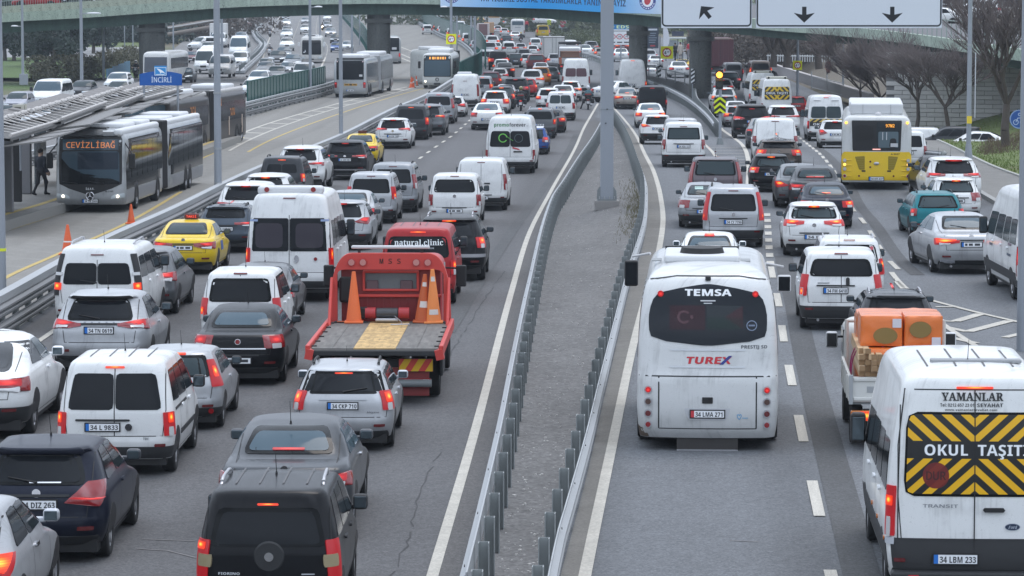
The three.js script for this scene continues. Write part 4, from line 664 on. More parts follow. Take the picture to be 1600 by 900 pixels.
{// grass in front of the left trees, far carriageway behind it, low walls at right
const q=(a,b,c,d,name,col,m,lift)=>{const g=sheet(roadLine([a,b]),roadLine([c,d]),Math.max(a[1],c[1]),Math.min(b[1],d[1]),20,20,lift,col);return struct(name,g,m);};
q([-160,122],[-160,92],[235,104],[235,84],'grass_field',(x,d)=>{const k=0.7 + 0.6*fbm(x*0.2,d*0.08,131,4);return[0.1*k,0.17*k,0.045*k];},mSoil,0.02);
q([-160,90],[-160,80],[250,84],[250,74],'far_road',(x,d)=>tint(1,1,1,0.4),mAsphalt,0.03);
q([-160,79],[-160,60],[250,74],[250,52],'grass_field',(x,d)=>{const k=0.7 + 0.6*fbm(x*0.2,d*0.08,133,4);return[0.14*k,0.19*k,0.06*k];},mSoil,0.02);
const lw=thing('low_wall','long pale low wall along the right service road, below the pedestrian','wall');const pa=[1205,1240,1285,1330,1372].map((u,i)=>G(u,[110,122,137,152,166][i]));
part(lw,'wall',sweep(pa,[[0.3,0],[0.65,0],[0.65,0.85],[0.3,0.85]]),std(0.33,0.31,0.31,0.9));part(lw,'coping',sweep(pa,[[0.25,0.855],[0.7,0.855],[0.7,0.93],[0.25,0.93]]),std(0.4,0.38,0.37,0.9));
const rf=thing('railing','grey bar railing on the pavement behind the white minibus','railing');const p0=G(1268,139),p1=G(1318,152),n=26;for(let i=0;i<=n;i++){const p=p0.clone().lerp(p1,i / n);part(rf,i % 13?'bar':'post',cyl(i % 13?0.022:0.05,i % 13?0.022:0.05,V3(p.x,p.y,p.z),V3(p.x,p.y +(i % 13?1.1:1.5),p.z),5),mGalv);}for(const y of[0.15,1.1])part(rf,'rail',cyl(0.03,0.03,V3(p0.x,p0.y + y,p0.z),V3(p1.x,p1.y + y,p1.z),6),mGalv);
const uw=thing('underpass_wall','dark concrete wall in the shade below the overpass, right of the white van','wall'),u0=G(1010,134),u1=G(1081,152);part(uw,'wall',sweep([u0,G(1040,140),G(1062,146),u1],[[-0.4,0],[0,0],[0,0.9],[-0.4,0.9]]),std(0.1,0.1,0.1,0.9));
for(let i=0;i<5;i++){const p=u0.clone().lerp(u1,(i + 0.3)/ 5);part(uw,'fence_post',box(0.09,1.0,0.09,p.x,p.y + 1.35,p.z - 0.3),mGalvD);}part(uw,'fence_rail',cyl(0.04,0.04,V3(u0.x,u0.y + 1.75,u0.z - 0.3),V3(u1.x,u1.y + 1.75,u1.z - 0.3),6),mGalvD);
const fr=thing('railing','pale railing along the far street behind the bare trunks','railing');for(let i=0;i<40;i++){const p=at(lerp(1200,1350,i / 39),92 + i*0.05,330);part(fr,'bar',box(0.09,0.7,0.06,p.x,p.y + 0.1,p.z),std(0.55,0.57,0.58));}{const a=at(1198,87,330),b=at(1352,89,330);part(fr,'rail',cyl(0.06,0.06,a,b,5),std(0.55,0.57,0.58));}
const rr=thing('railing','rusty guard rails on posts above the far white van at the upper left','guard rail');for(const[v0,v1,dd]of[[54,40,480],[44,30,500]]){const a=at(262,v0,dd),b=at(345,v1,dd);part(rr,'rail',cyl(0.3,0.3,a,b,4),std(0.2,0.17,0.15));part(rr,'rail',cyl(0.12,0.12,a.clone().add(V3(0,0.9,0)),b.clone().add(V3(0,0.9,0)),4),std(0.4,0.4,0.4));}
const fe=thing('railing','thin fence rails along the ramp behind the two white cars','fence');for(const v of[6,12,19]){const a=at(1465,v,300),b=at(1640,v + 10,300);part(fe,'rail',cyl(0.04,0.04,a,b,5),std(0.45,0.47,0.48));}for(let i=0;i<9;i++){const p=at(1466 + i*20,12 + i*1.1,300);part(fe,'post',box(0.08,1.6,0.08,p.x,p.y,p.z),std(0.3,0.33,0.32));}
}
// bus shelter of the side street beyond the overpass
{
const b=at(1057,95,340),t=thing('bus_stop_shelter','small glazed street shelter beyond the yield sign','bus shelter',b),g=std(0.3,0.34,0.36,0.3);
part(t,'roof',rbox(2.6,0.16,1.6,0.05,0,2.3,0),std(0.5,0.53,0.53));for(const x of[-1.1,0.1,0.6,1.1])part(t,'post',box(0.1,2.3,0.1,x,1.15,0.6),std(0.08,0.1,0.11));part(t,'glass_panel',box(1.0,1.8,0.04,-0.5,1.2,0.55),g);part(t,'sign_board',box(1.2,0.5,0.08,0.1,2.75,0.5),std(0.06,0.07,0.1));
const fl=thing('banner_flag','tall white feather flag beside the street shelter','flag',at(1036,92,330));part(fl,'pole',cyl(0.03,0.02,V3(0,0,0),V3(0,3.4,0),6),mGalv);const s=new THREE.Shape();s.moveTo(0,0.9);s.quadraticCurveTo(0.75,1.2,0.6,2.2);s.quadraticCurveTo(0.45,3.3,0,3.4);part(fl,'cloth',new THREE.ExtrudeGeometry(s,{depth:0.015,bevelEnabled:false}),std(0.62,0.64,0.68));
}
// ---------------------------------------------------------------- vehicles: a body is a stack of rounded outlines, glass and lamps are fitted to its surface
// own axes of a vehicle: x to its right, y up, -z forward; [0,0,0] lies on the road below the middle of its tail
function makeBody(sp,q){
const R=pchip(sp.rear),Fr=pchip(sp.front),S=pchip(sp.side.map(([y,k])=>[y,k*sp.W / 2])),y0=sp.rear[0][0],H=sp.H;
const O=(y)=>{const xr=R(y),xf=Fr(y),hw=Math.max(0.03,S(y)),len=Math.max(0.1,xf - xr);return{xr,xf,hw,rr:Math.min(sp.rr??0.26,hw*0.7,len*0.4),rf:Math.min(lerp(sp.rf??0.5,0.16,sp.sw?sstep(sp.sw[3][1]- 0.12,sp.sw[3][1]+ 0.02,y):0),hw*0.8,len*0.4),br:(sp.br??0.06)*Math.min(1,hw*2 / sp.W),bf:(sp.bf??0.14)*Math.min(1,hw*2 / sp.W)};};
const P=(lat,y,x)=>V3(lat,y,-x);
// across the tail: a in 0..1 on the flat, 1..2 round the corner, beyond that metres along the side
const tail=(a,y)=>{
const o=O(y),s=Math.sign(a)||1,k=Math.abs(a),f=o.hw - o.rr;
if(k<=1)return P(s*k*f,y,o.xr + o.br*(k*f / o.hw)**2);
if(k<=2){const t=(k - 1)*Math.PI / 2,z=f + o.rr*Math.sin(t);return P(s*z,y,o.xr + o.br*(z / o.hw)**2 + o.rr*(1 - Math.cos(t)));}
return P(s*o.hw,y,o.xr + o.br + o.rr + k - 2);
};
const nose=(a,y)=>{
const o=O(y),s=Math.sign(a)||1,k=Math.abs(a),f=o.hw - o.rf;
if(k<=1)return P(s*k*f,y,o.xf - o.bf*(k*f / o.hw)**2);
if(k<=2){const t=(k - 1)*Math.PI / 2,z=f + o.rf*Math.sin(t);return P(s*z,y,o.xf - o.bf*(z / o.hw)**2 - o.rf*(1 - Math.cos(t)));}
return P(s*o.hw,y,o.xf - o.bf - o.rf -(k - 2));
};
const toA=(z,y,front)=>{const o=O(y),r=front?o.rf:o.rr,f=o.hw - r,k=Math.abs(z),s=Math.sign(z)||1;return s*(k<=f?k / f:1 + Math.asin(Math.min(1,(k - f)/ r))*2 / Math.PI);};
const tailZ=(z,y)=>tail(toA(z,y),y),noseZ=(z,y)=>nose(toA(z,y,1),y);
const side=(sgn)=>(x,y)=>{
const o=O(y),a=o.xr + o.br + o.rr,b=o.xf - o.bf - o.rf;let z=o.hw;
if(x<a){const k=clamp((a - x)/ o.rr,0,1);z=o.hw - o.rr + o.rr*Math.sqrt(1 - k*k);}else if(x>b){const k=clamp((x - b)/ o.rf,0,1);z=o.hw - o.rf + o.rf*Math.sqrt(1 - k*k);}
return P(sgn*z,y,clamp(x,o.xr,o.xf));
};
// outline heights: closer together where the outline changes fast
const ys=[],lim=q>1?[0.1,0.11,0.07]:q===1?[0.16,0.22,0.12]:[0.34,0.6,0.22];
const split=(a,b,n)=>{const A=O(a),B=O(b);if(n>0&&(b - a>lim[0]||Math.abs(A.xr - B.xr)>lim[1]||Math.abs(A.xf - B.xf)>lim[1]*1.6||Math.abs(A.hw - B.hw)>lim[2])){const m=(a + b)/ 2;split(a,m,n - 1);split(m,b,n - 1);}else ys.push(b);};
const keys=[...new Set([...sp.rear,...sp.front,...sp.side].map((e)=>e[0]))].filter((y)=>y>=y0&&y<=H).sort((a,b)=>a - b).filter((y,i,a)=>!i||y - a[i - 1]>(q?0.004:0.05)||y===H);ys.push(keys[0]);for(let i=1;i<keys.length;i++)split(keys[i - 1],keys[i],7);
const nF=q>1?5:q?4:2,nC=q>1?5:q?4:2,nS=q>1?12:q?8:4,pos=[],idx=[];
const half=(y,s)=>{const o=O(y),l=[];for(let i=0;i<nF;i++)l.push(tail(s*i / nF,y));for(let i=0;i<nC;i++)l.push(tail(s*(1 + i / nC),y));const a=o.xr + o.br + o.rr,b=o.xf - o.bf - o.rf;for(let i=0;i<nS;i++)l.push(P(s*o.hw,y,lerp(a,b,i / nS)));for(let i=nC;i>0;i--)l.push(nose(s*(1 + i / nC),y));for(let i=nF;i>=0;i--)l.push(nose(s*i / nF,y));return l;};
let m=0;
for(const y of ys){const a=half(y,1),b=half(y,-1).slice(1,-1).reverse(),ring=[...a,...b];m=ring.length;for(const p of ring)pos.push(p.x,p.y,p.z);}
for(let i=0;i<ys.length - 1;i++)for(let j=0;j<m;j++){const a=i*m + j,b=i*m +(j + 1)% m;idx.push(a,b,a + m,b,b + m,a + m);}
const cap=(i,up)=>{const c=pos.length / 3,o=O(ys[i]);pos.push(0,ys[i]+(up?0.004:0),-(o.xr + o.xf)/ 2);for(let j=0;j<m;j++){const a=i*m + j,b=i*m +(j + 1)% m;up?idx.push(c,a,b):idx.push(c,b,a);}};cap(0,0);cap(ys.length - 1,1);
let g=new THREE.BufferGeometry();g.setAttribute('position',new THREE.Float32BufferAttribute(pos,3));g.setIndex(idx);g=toCreasedNormals(g,0.62);
// road dirt: grey-brown film that thickens towards the sills
const gp=g.attributes.position,col=new Float32Array(gp.count*3),sd=sp.seed??7;
for(let i=0;i<gp.count;i++){const x=gp.getX(i),y=gp.getY(i),z=gp.getZ(i),n=fbm(x*3 + z*2.2 + 40,y*4 + z,sd,3);const k=1 -(sp.dirt??0.36)*sstep(0.95,0.3,y +(n - 0.5)*0.5)- 0.1*(n - 0.3);col[3*i]=k;col[3*i + 1]=k*0.995;col[3*i + 2]=k*0.98;}
const uv=new Float32Array(gp.count*2);for(let i=0;i<gp.count;i++){uv[2*i]=gp.getX(i)+ gp.getZ(i)*0.93;uv[2*i + 1]=gp.getY(i)+(gp.getY(i)>sp.H - 0.12?gp.getZ(i)*0.5:0);}g.setAttribute('uv',new THREE.BufferAttribute(uv,2));
g.setAttribute('color',new THREE.BufferAttribute(col,3));
return{geo:g,tail,tailZ,nose,noseZ,side,O,H,y0};
}
function patchNormal(fn,a,y,c){const e=0.01,p=fn(a,y),u=fn(a + e,y).sub(fn(a - e,y)),w=fn(a,y + e).sub(fn(a,y - e)),n=u.cross(w).normalize();if(n.dot(V3(p.x,0,p.z - c))<0)n.negate();return n;}
function rounded(poly,r,n=4){
if(!r)return poly;const o=[];
poly.forEach((p,i)=>{const a=poly[(i + poly.length - 1)% poly.length],b=poly[(i + 1)% poly.length],la=Math.hypot(a[0]- p[0],a[1]- p[1]),lb=Math.hypot(b[0]- p[0],b[1]- p[1]),k=Math.min(r,la / 2,lb / 2),A=[lerp(p[0],a[0],k / la),lerp(p[1],a[1],k / la)],B=[lerp(p[0],b[0],k / lb),lerp(p[1],b[1],k / lb)];for(let j=0;j<=n;j++){const t=j / n;o.push([(1 - t)**2*A[0]+ 2*t*(1 - t)*p[0]+ t*t*B[0],(1 - t)**2*A[1]+ 2*t*(1 - t)*p[1]+ t*t*B[1]]);}});
return o;
}
// a piece of glass, lamp or trim that follows the body: poly is [across, up]
function patch(B,fn,poly,off=0.008,o={}){
const pl=rounded(poly,o.r??0),lo=Math.min(...pl.map((p)=>p[1])),hi=Math.max(...pl.map((p)=>p[1])),nv=o.nv??7,nu=o.nu??8,P=[],U=[],I=[],c=-(B.O(lo).xr + B.O(lo).xf)/ 2,N=[];
const amin=Math.min(...pl.map((p)=>p[0])),amax=Math.max(...pl.map((p)=>p[0]));
for(let i=0;i<=nv;i++){
const t=(1 - Math.cos(Math.PI*i / nv))/ 2,y=lerp(lo,hi,clamp(t,0.002,0.998));let a=1e9,b=-1e9;
pl.forEach((p,k)=>{const n=pl[(k + 1)% pl.length];if((p[1]- y)*(n[1]- y)<=0&&p[1]!==n[1]){const x=lerp(p[0],n[0],(y - p[1])/(n[1]- p[1]));a=Math.min(a,x);b=Math.max(b,x);}});
for(let j=0;j<=nu;j++){const x=lerp(a,b,j / nu),p=fn(x,y),n=patchNormal(fn,x,y,c);N.push(n);p.addScaledVector(n,off);P.push(p.x,p.y,p.z);const ut=(x - amin)/(amax - amin),vt=(y - lo)/(hi - lo);U.push(o.uv?lerp(o.uv[0],o.uv[2],o.flip?1 - ut:ut):ut,o.uv?lerp(o.uv[1],o.uv[3],vt):vt);}
}
const w=nu + 1,face=(a,b,d)=>{const A=V3().fromArray(P,3*a),n=V3().fromArray(P,3*b).sub(A).cross(V3().fromArray(P,3*d).sub(A));n.dot(N[a])<0?I.push(a,d,b):I.push(a,b,d);};
for(let i=0;i<nv;i++)for(let j=0;j<nu;j++){const a=i*w + j;face(a,a + 1,a + w);face(a + 1,a + w + 1,a + w);}
if(off>0.004&&!o.flat){// closed edge down to the body
const loop=[];for(let j=0;j<nu;j++)loop.push(j);for(let i=0;i<nv;i++)loop.push(i*w + nu);for(let j=nu;j>0;j--)loop.push(nv*w + j);for(let i=nv;i>0;i--)loop.push(i*w);
const s=P.length / 3;for(const k of loop){P.push(P[3*k],P[3*k + 1],P[3*k + 2]);U.push(U[2*k],U[2*k + 1]);}for(const k of loop){const p=V3().fromArray(P,3*k).addScaledVector(N[k],-off - 0.01);P.push(p.x,p.y,p.z);U.push(U[2*k],U[2*k + 1]);}
const m=loop.length;for(let i=0;i<m;i++){const a=s + i,b=s +(i + 1)% m;I.push(a,b,a + m,b,b + m,a + m);}
}
const g=new THREE.BufferGeometry();g.setAttribute('position',new THREE.Float32BufferAttribute(P,3));g.setAttribute('uv',new THREE.Float32BufferAttribute(U,2));g.setIndex(I);g.computeVertexNormals();return g;
}
function seam(B,fn,pts,w=0.012,off=0.0025){// narrow dark joint along [across, up] points
const P=[],I=[],c=-(B.O(1).xr + B.O(1).xf)/ 2;let k=0;const fine=[];
for(let i=0;i<pts.length - 1;i++){const l=Math.hypot(pts[i + 1][0]- pts[i][0],pts[i + 1][1]- pts[i][1]),n=Math.max(2,Math.ceil(l / 0.12));for(let j=i?1:0;j<=n;j++)fine.push([lerp(pts[i][0],pts[i + 1][0],j / n),lerp(pts[i][1],pts[i + 1][1],j / n)]);}
fine.forEach((p,i)=>{const a=fine[Math.max(0,i - 1)],b=fine[Math.min(fine.length - 1,i + 1)],l=Math.hypot(b[0]- a[0],b[1]- a[1])||1,nx=-(b[1]- a[1])/ l*w / 2,ny=(b[0]- a[0])/ l*w / 2;for(const s of[-1,1]){const q=fn(p[0]+ s*nx,p[1]+ s*ny).addScaledVector(patchNormal(fn,p[0],p[1],c),off);P.push(q.x,q.y,q.z);}if(i)I.push(2*i - 2,2*i - 1,2*i,2*i - 1,2*i + 1,2*i);});
const g=new THREE.BufferGeometry();g.setAttribute('position',new THREE.Float32BufferAttribute(P,3));g.setIndex(I);g.computeVertexNormals();return g;
}
const wheelCache={};
function wheelGeo(r,w,q){
return wheelCache[[r,w,q]]??=(()=>{
const n=q>1?28:q?18:10,t=new THREE.LatheGeometry([[0.55,-0.5],[0.93,-0.5],[1,-0.36],[1,0.36],[0.93,0.5],[0.66,0.5],[0.63,0.4]].map(([a,b])=>new THREE.Vector2(a*r,b*w)),n).rotateZ(-Math.PI / 2);
const rim=[new THREE.LatheGeometry([[0.02,0.3],[0.16,0.33],[0.2,0.24],[0.54,0.3],[0.6,0.4],[0.66,0.44]].map(([a,b])=>new THREE.Vector2(a*r,b*w)),n).rotateZ(-Math.PI / 2)];
if(q>1)for(let i=0;i<5;i++)rim.push(box(0.03,r*0.5,r*0.13,w*0.36,r*0.36,0).rotateX(i*1.2566));
const hole=[];if(q>1)for(let i=0;i<5;i++)hole.push(box(0.012,r*0.24,r*0.2,w*0.3,r*0.4,0).rotateX(i*1.2566 + 0.628));
return{t,rim:merge(rim),hole:hole.length?merge(hole):null};
})();
}
// ---- kinds of body (metres)
const KIND={
hatch:{L:4.05,W:1.75,H:1.47,rr:0.32,rear:[[0.24,0.13],[0.36,0.03],[0.5,0],[0.62,0.035],[0.78,0.05],[0.92,0.1],[1.0,0.17],[1.2,0.34],[1.35,0.44],[1.4,0.36],[1.43,0.42],[1.455,0.75],[1.47,1.35]],frontD:[[0.24,0.15],[0.36,0.02],[0.5,0],[0.62,0.05],[0.7,0.16],[0.78,0.42],[0.88,0.88],[0.95,1.18],[1.0,1.34],[1.2,1.68],[1.38,2.05],[1.43,2.3],[1.455,2.45],[1.47,2.55]],side:[[0.24,0.92],[0.4,0.975],[0.58,1],[0.8,0.985],[0.92,0.95],[1.0,0.915],[1.2,0.83],[1.36,0.735],[1.42,0.68],[1.455,0.52],[1.47,0.16]],rw:[0.985,1.37,0.62,0.49,0.1],tl:[0.7,0.97],py:0.78,sw:[[0.75,0.98],[0.95,1.35],[2.0,1.36],[2.78,0.99]],bp:[0.42],wx:[0.75,3.3],wr:0.31,hb:1.39,plateA:0},
sedan:{L:4.65,W:1.8,H:1.45,rr:0.34,rear:[[0.24,0.14],[0.36,0.03],[0.52,0],[0.68,0.01],[0.82,0.03],[0.94,0.06],[0.99,0.12],[1.02,0.34],[1.045,0.62],[1.09,0.72],[1.3,1.14],[1.38,1.38],[1.42,1.7],[1.44,2.0],[1.45,2.3]],frontD:[[0.24,0.15],[0.36,0.02],[0.5,0],[0.62,0.05],[0.7,0.18],[0.78,0.46],[0.87,0.95],[0.94,1.22],[0.99,1.36],[1.2,1.72],[1.36,2.02],[1.42,2.2],[1.44,2.25],[1.45,2.28]],side:[[0.24,0.92],[0.4,0.975],[0.58,1],[0.8,0.985],[0.95,0.945],[1.02,0.9],[1.2,0.81],[1.34,0.72],[1.4,0.66],[1.435,0.52],[1.45,0.16]],rw:[1.09,1.385,0.62,0.5,0.08],tl:[0.72,0.93],py:0.76,sw:[[1.2,1.03],[1.55,1.34],[2.42,1.34],[3.22,1.0]],bp:[0.46],wx:[0.98,3.7],wr:0.32,hb:1.115,hbIn:1},
wagon:{L:4.45,W:1.75,H:1.45,rr:0.3,rear:[[0.24,0.12],[0.36,0.03],[0.5,0],[0.62,0.03],[0.85,0.05],[0.98,0.1],[1.2,0.28],[1.33,0.4],[1.38,0.42],[1.42,0.55],[1.44,0.85],[1.45,1.3]],frontD:[[0.24,0.15],[0.36,0.02],[0.5,0],[0.62,0.05],[0.7,0.16],[0.78,0.42],[0.88,0.88],[0.95,1.18],[1.0,1.34],[1.2,1.68],[1.36,2.0],[1.42,2.3],[1.44,2.5],[1.45,2.6]],side:[[0.24,0.93],[0.4,0.98],[0.58,1],[0.8,0.985],[0.95,0.95],[1.0,0.925],[1.2,0.84],[1.34,0.75],[1.4,0.69],[1.435,0.54],[1.45,0.18]],rw:[0.97,1.36,0.67,0.52,0.08],tl:[0.72,1.02],py:0.8,sw:[[0.42,1.0],[0.66,1.33],[2.3,1.34],[3.05,0.99]],bp:[0.32,0.66],wx:[0.86,3.5],wr:0.31,hb:1.355},
suv:{L:4.5,W:1.86,H:1.66,rr:0.34,rear:[[0.3,0.16],[0.44,0.04],[0.6,0],[0.74,0.05],[0.95,0.07],[1.08,0.13],[1.34,0.3],[1.5,0.42],[1.56,0.32],[1.6,0.4],[1.64,0.8],[1.66,1.4]],frontD:[[0.3,0.15],[0.42,0.02],[0.6,0],[0.78,0.05],[0.88,0.18],[0.96,0.5],[1.04,0.95],[1.1,1.22],[1.15,1.36],[1.35,1.68],[1.54,2.05],[1.62,2.4],[1.645,2.6],[1.66,2.7]],side:[[0.3,0.93],[0.45,0.98],[0.65,1],[0.9,0.985],[1.05,0.955],[1.12,0.93],[1.35,0.84],[1.52,0.75],[1.6,0.68],[1.64,0.52],[1.66,0.16]],rw:[1.12,1.52,0.66,0.53,0.09],tl:[0.84,1.06],py:0.8,sw:[[0.62,1.14],[0.9,1.5],[2.3,1.52],[3.1,1.12]],bp:[0.3,0.64],wx:[0.88,3.55],wr:0.36,hb:1.545},
mpv:{L:4.3,W:1.78,H:1.79,rr:0.24,br:0.05,rear:[[0.26,0.08],[0.38,0.01],[0.52,0],[0.62,0.025],[0.95,0.03],[1.12,0.06],[1.45,0.14],[1.66,0.195],[1.725,0.235],[1.757,0.32],[1.776,0.65],[1.79,1.4]],frontD:[[0.26,0.15],[0.4,0.02],[0.55,0],[0.72,0.06],[0.84,0.2],[0.96,0.5],[1.06,0.86],[1.12,1.0],[1.35,1.3],[1.6,1.68],[1.7,1.95],[1.76,2.3],[1.78,2.55],[1.79,2.7]],side:[[0.26,0.94],[0.45,0.985],[0.6,1],[0.95,0.985],[1.1,0.965],[1.4,0.9],[1.6,0.845],[1.7,0.805],[1.75,0.73],[1.776,0.58],[1.79,0.2]],rw:[1.07,1.57,0.68,0.6,0.09],tl:[0.74,1.12],py:0.82,sw:[[0.42,1.1],[0.55,1.58],[2.55,1.58],[3.2,1.08]],bp:[0.28,0.62],wx:[0.72,3.4],wr:0.32,hb:1.66},
van:{L:5.1,W:1.97,H:1.97,rr:0.2,br:0.05,rear:[[0.3,0.08],[0.42,0.01],[0.58,0],[0.7,0.03],[1.1,0.035],[1.4,0.07],[1.75,0.125],[1.86,0.165],[1.92,0.22],[1.948,0.36],[1.962,0.8],[1.97,1.3]],frontD:[[0.3,0.15],[0.45,0.02],[0.6,0],[0.8,0.05],[0.95,0.18],[1.08,0.5],[1.18,0.8],[1.25,0.92],[1.5,1.2],[1.8,1.6],[1.88,1.85],[1.94,2.3],[1.97,2.7]],side:[[0.3,0.95],[0.5,0.985],[0.7,1],[1.1,0.985],[1.4,0.945],[1.7,0.875],[1.84,0.835],[1.915,0.765],[1.95,0.65],[1.962,0.5],[1.97,0.2]],rw:[1.2,1.7,0.74,0.66,0.08],tl:[0.78,1.34],py:0.86,sw:[[0.45,1.22],[0.52,1.7],[3.35,1.7],[4.0,1.2]],bp:[0.3,0.68],wx:[0.95,4.1],wr:0.33,hb:1.83,split:1},
bigvan:{L:6.0,W:2.05,H:2.6,rr:0.16,br:0.04,rear:[[0.32,0.08],[0.44,0.01],[0.6,0],[0.72,0.03],[1.2,0.035],[1.7,0.06],[2.2,0.13],[2.42,0.175],[2.52,0.23],[2.565,0.38],[2.586,0.8],[2.6,1.2]],frontD:[[0.32,0.15],[0.5,0.02],[0.7,0],[0.95,0.05],[1.12,0.22],[1.26,0.55],[1.36,0.78],[1.6,1.0],[2.0,1.35],[2.3,1.7],[2.45,2.0],[2.54,2.4],[2.6,2.9]],side:[[0.32,0.95],[0.55,0.985],[0.75,1],[1.3,0.985],[1.7,0.95],[2.1,0.89],[2.4,0.835],[2.51,0.77],[2.56,0.67],[2.586,0.5],[2.6,0.2]],rw:[1.28,1.9,0.8,0.74,0.1],tl:[0.78,1.3],py:0.7,sw:[[0.5,1.3],[0.56,1.9],[4.35,1.88],[4.95,1.3]],bp:[0.22,0.45,0.72],wx:[1.05,4.7],wr:0.35,hb:2.44,split:1},
};
for(const k of Object.values(KIND))k.front=k.frontD.map(([y,d])=>[y,k.L - d]);
const bodyCache={};
function getBody(kind,over,q){const key=kind + JSON.stringify(over??{})+ q;return bodyCache[key]??=(()=>{const sp={...KIND[kind],...over};const B=makeBody(sp,q);B.sp=sp;B.geos={};return B;})();}
const cached=(B,k,f)=>B.geos[k]??=f();
const mirrorA=(p)=>p.map(([a,y])=>[-a,y]).reverse();
function vehicle(root,kind,o){
const q=o.q,B=getBody(kind,o.over,q),sp=B.sp,body=part(root,'body',B.geo,o.paint),rearView=!o.front;
const put=(key,name,f,m,parent=root)=>part(parent,name,cached(B,key,f),m);
const off=q>1?0.008:q?0.016:0.035,res=q>1?{}:q?{nv:5,nu:5}:{nv:3,nu:3};
const glass=o.glass??mGlass,S=[1,-1];
// side glass
const[sa,sb,sc,sd]=sp.sw,cuts=q?[0,...(o.bp??sp.bp),1]:[0,1];
if(!o.noSide)for(const s of S)for(let i=0;i<cuts.length - 1;i++){
if(o.panelVan&&i<cuts.length - 2)continue;
const g0=cuts[i]+(i?0.012:0),g1=cuts[i + 1]-(i<cuts.length - 2?0.012:0),L4=(a,b,t)=>[lerp(a[0],b[0],t),lerp(a[1],b[1],t)];
put('sw' + s + i +(o.bp??'')+(o.panelVan??''),'side_window',()=>patch(B,B.side(s),[L4(sa,sd,g0),L4(sa,sd,g1),L4(sb,sc,g1),L4(sb,sc,g0)],off,{r:0.06,...res}),i===cuts.length - 2?o.glassF??glass:glass);
}
if(rearView){
const rw=o.rw??sp.rw,[y0,y1,z0,z1,r]=rw??[];
if(rw&&!o.blind){
const halves=o.split??sp.split;
if(halves&&q)for(const s of S)put('rw' + rw + s,'rear_window',()=>patch(B,B.tailZ,s>0?[[0.014,y0],[z0,y0],[z1,y1],[0.014,y1]]:[[-z0,y0],[-0.014,y0],[-0.014,y1],[-z1,y1]],off,{r,...res}),glass);
else{const w=put('rw' + rw,'rear_window',()=>patch(B,B.tailZ,[[-z0,y0],[z0,y0],[z1,y1],[-z1,y1]],off,{r,...res}),q>1?mBlackG:glass);if(q>1)put('ri' + rw,'clear_pane',()=>patch(B,B.tailZ,[[-z0 + 0.06,y0 + 0.035],[z0 - 0.06,y0 + 0.035],[z1 - 0.055,y1 - 0.05],[-z1 + 0.055,y1 - 0.05]],off + 0.003,{r:r*0.9,flat:1}),glass,w);}
}
// lamps
const[t0,t1]=o.tl??sp.tl,st=o.tls??'corner',lit=o.lit===undefined?'O':o.lit;
const shape={corner:[[0.95,t0],[1.9,t0],[1.9,t1],[0.95,t1]],vert:[[1.28,t0],[1.95,t0],[1.9,t1],[1.28,t1]],wide:[[0.55,t0 + 0.05],[1.8,t0],[1.95,t1],[0.55,t1 - 0.02]],slant:[[0.62,t0 + 0.06],[1.5,t0],[2.04,t1],[1.3,t1]],high:[[1.3,t0],[1.98,t0],[1.8,t1],[1.42,t1]],thin:[[0.3,t0 + 0.03],[1.9,t0],[1.95,t1],[0.3,t1 - 0.03]],bracket:[[0.62,t0],[1.9,t0 - 0.05],[1.95,t1],[0.62,t1 - 0.05]]}[st];
const shrink=(k,dy,da=0)=>{const ca=shape.reduce((s,p)=>s + p[0],0)/ 4 + da,cy=(t0 + t1)/ 2 + dy;return shape.map(([a,y])=>[ca +(a - ca)*k,cy +(y -(t0 + t1)/ 2)*k]);};
for(const s of S){
const poly=s>0?shape:mirrorA(shape),h=put('tl' + st + t0 + t1 + s,'tail_light',()=>patch(B,B.tail,poly,off + 0.014,{r:0.03,...res}),o.lampMat??(lit==='O'?mLitRs:mRed));
if(q){
const lp=o.litPoly?o.litPoly:shrink(o.litK??0.55,(o.litDy??0.16)*(t1 - t0));const lps=s>0?lp:mirrorA(lp);
if(lit&&o.litOne!==-s)put('ll' + st + t0 + t1 + s +(o.litK??'')+(o.litDy??'')+(o.litPoly?'p':''),'lit_lens',()=>patch(B,B.tail,lps,off + 0.022,{r:0.03,nv:4,nu:4}),lit==='R'?mLitR:mLitO,h);
if(q>1&&o.rev!==0&&st!=='slant'&&st!=='high'){const rp=shrink(0.4,-0.32*(t1 - t0));put('rv' + st + t0 + t1 + s,'reverse_lens',()=>patch(B,B.tail,s>0?rp:mirrorA(rp),off + 0.021,{r:0.02,nv:3,nu:3}),mWhiteL,h);}
}else if(lit){const lp=shrink(0.6,0);put('ll' + s + st,'lit_lens',()=>patch(B,B.tail,s>0?lp:mirrorA(lp),off + 0.03,{nv:2,nu:2}),lit==='R'?mLitR:mLitO,h);}
}
// high brake light
const hb=o.hb??sp.hb;if(q&&hb)put('hb' + hb +(o.hbw??''),'brake_light',()=>patch(B,B.tailZ,[[-(o.hbw??0.15),hb - 0.013],[(o.hbw??0.15),hb - 0.013],[(o.hbw??0.15),hb + 0.013],[-(o.hbw??0.15),hb + 0.013]],off + 0.012,{r:0.012,nv:2,nu:6}),o.hbLit===0?mRedD:lit==='R'?mLitR:mLitO);
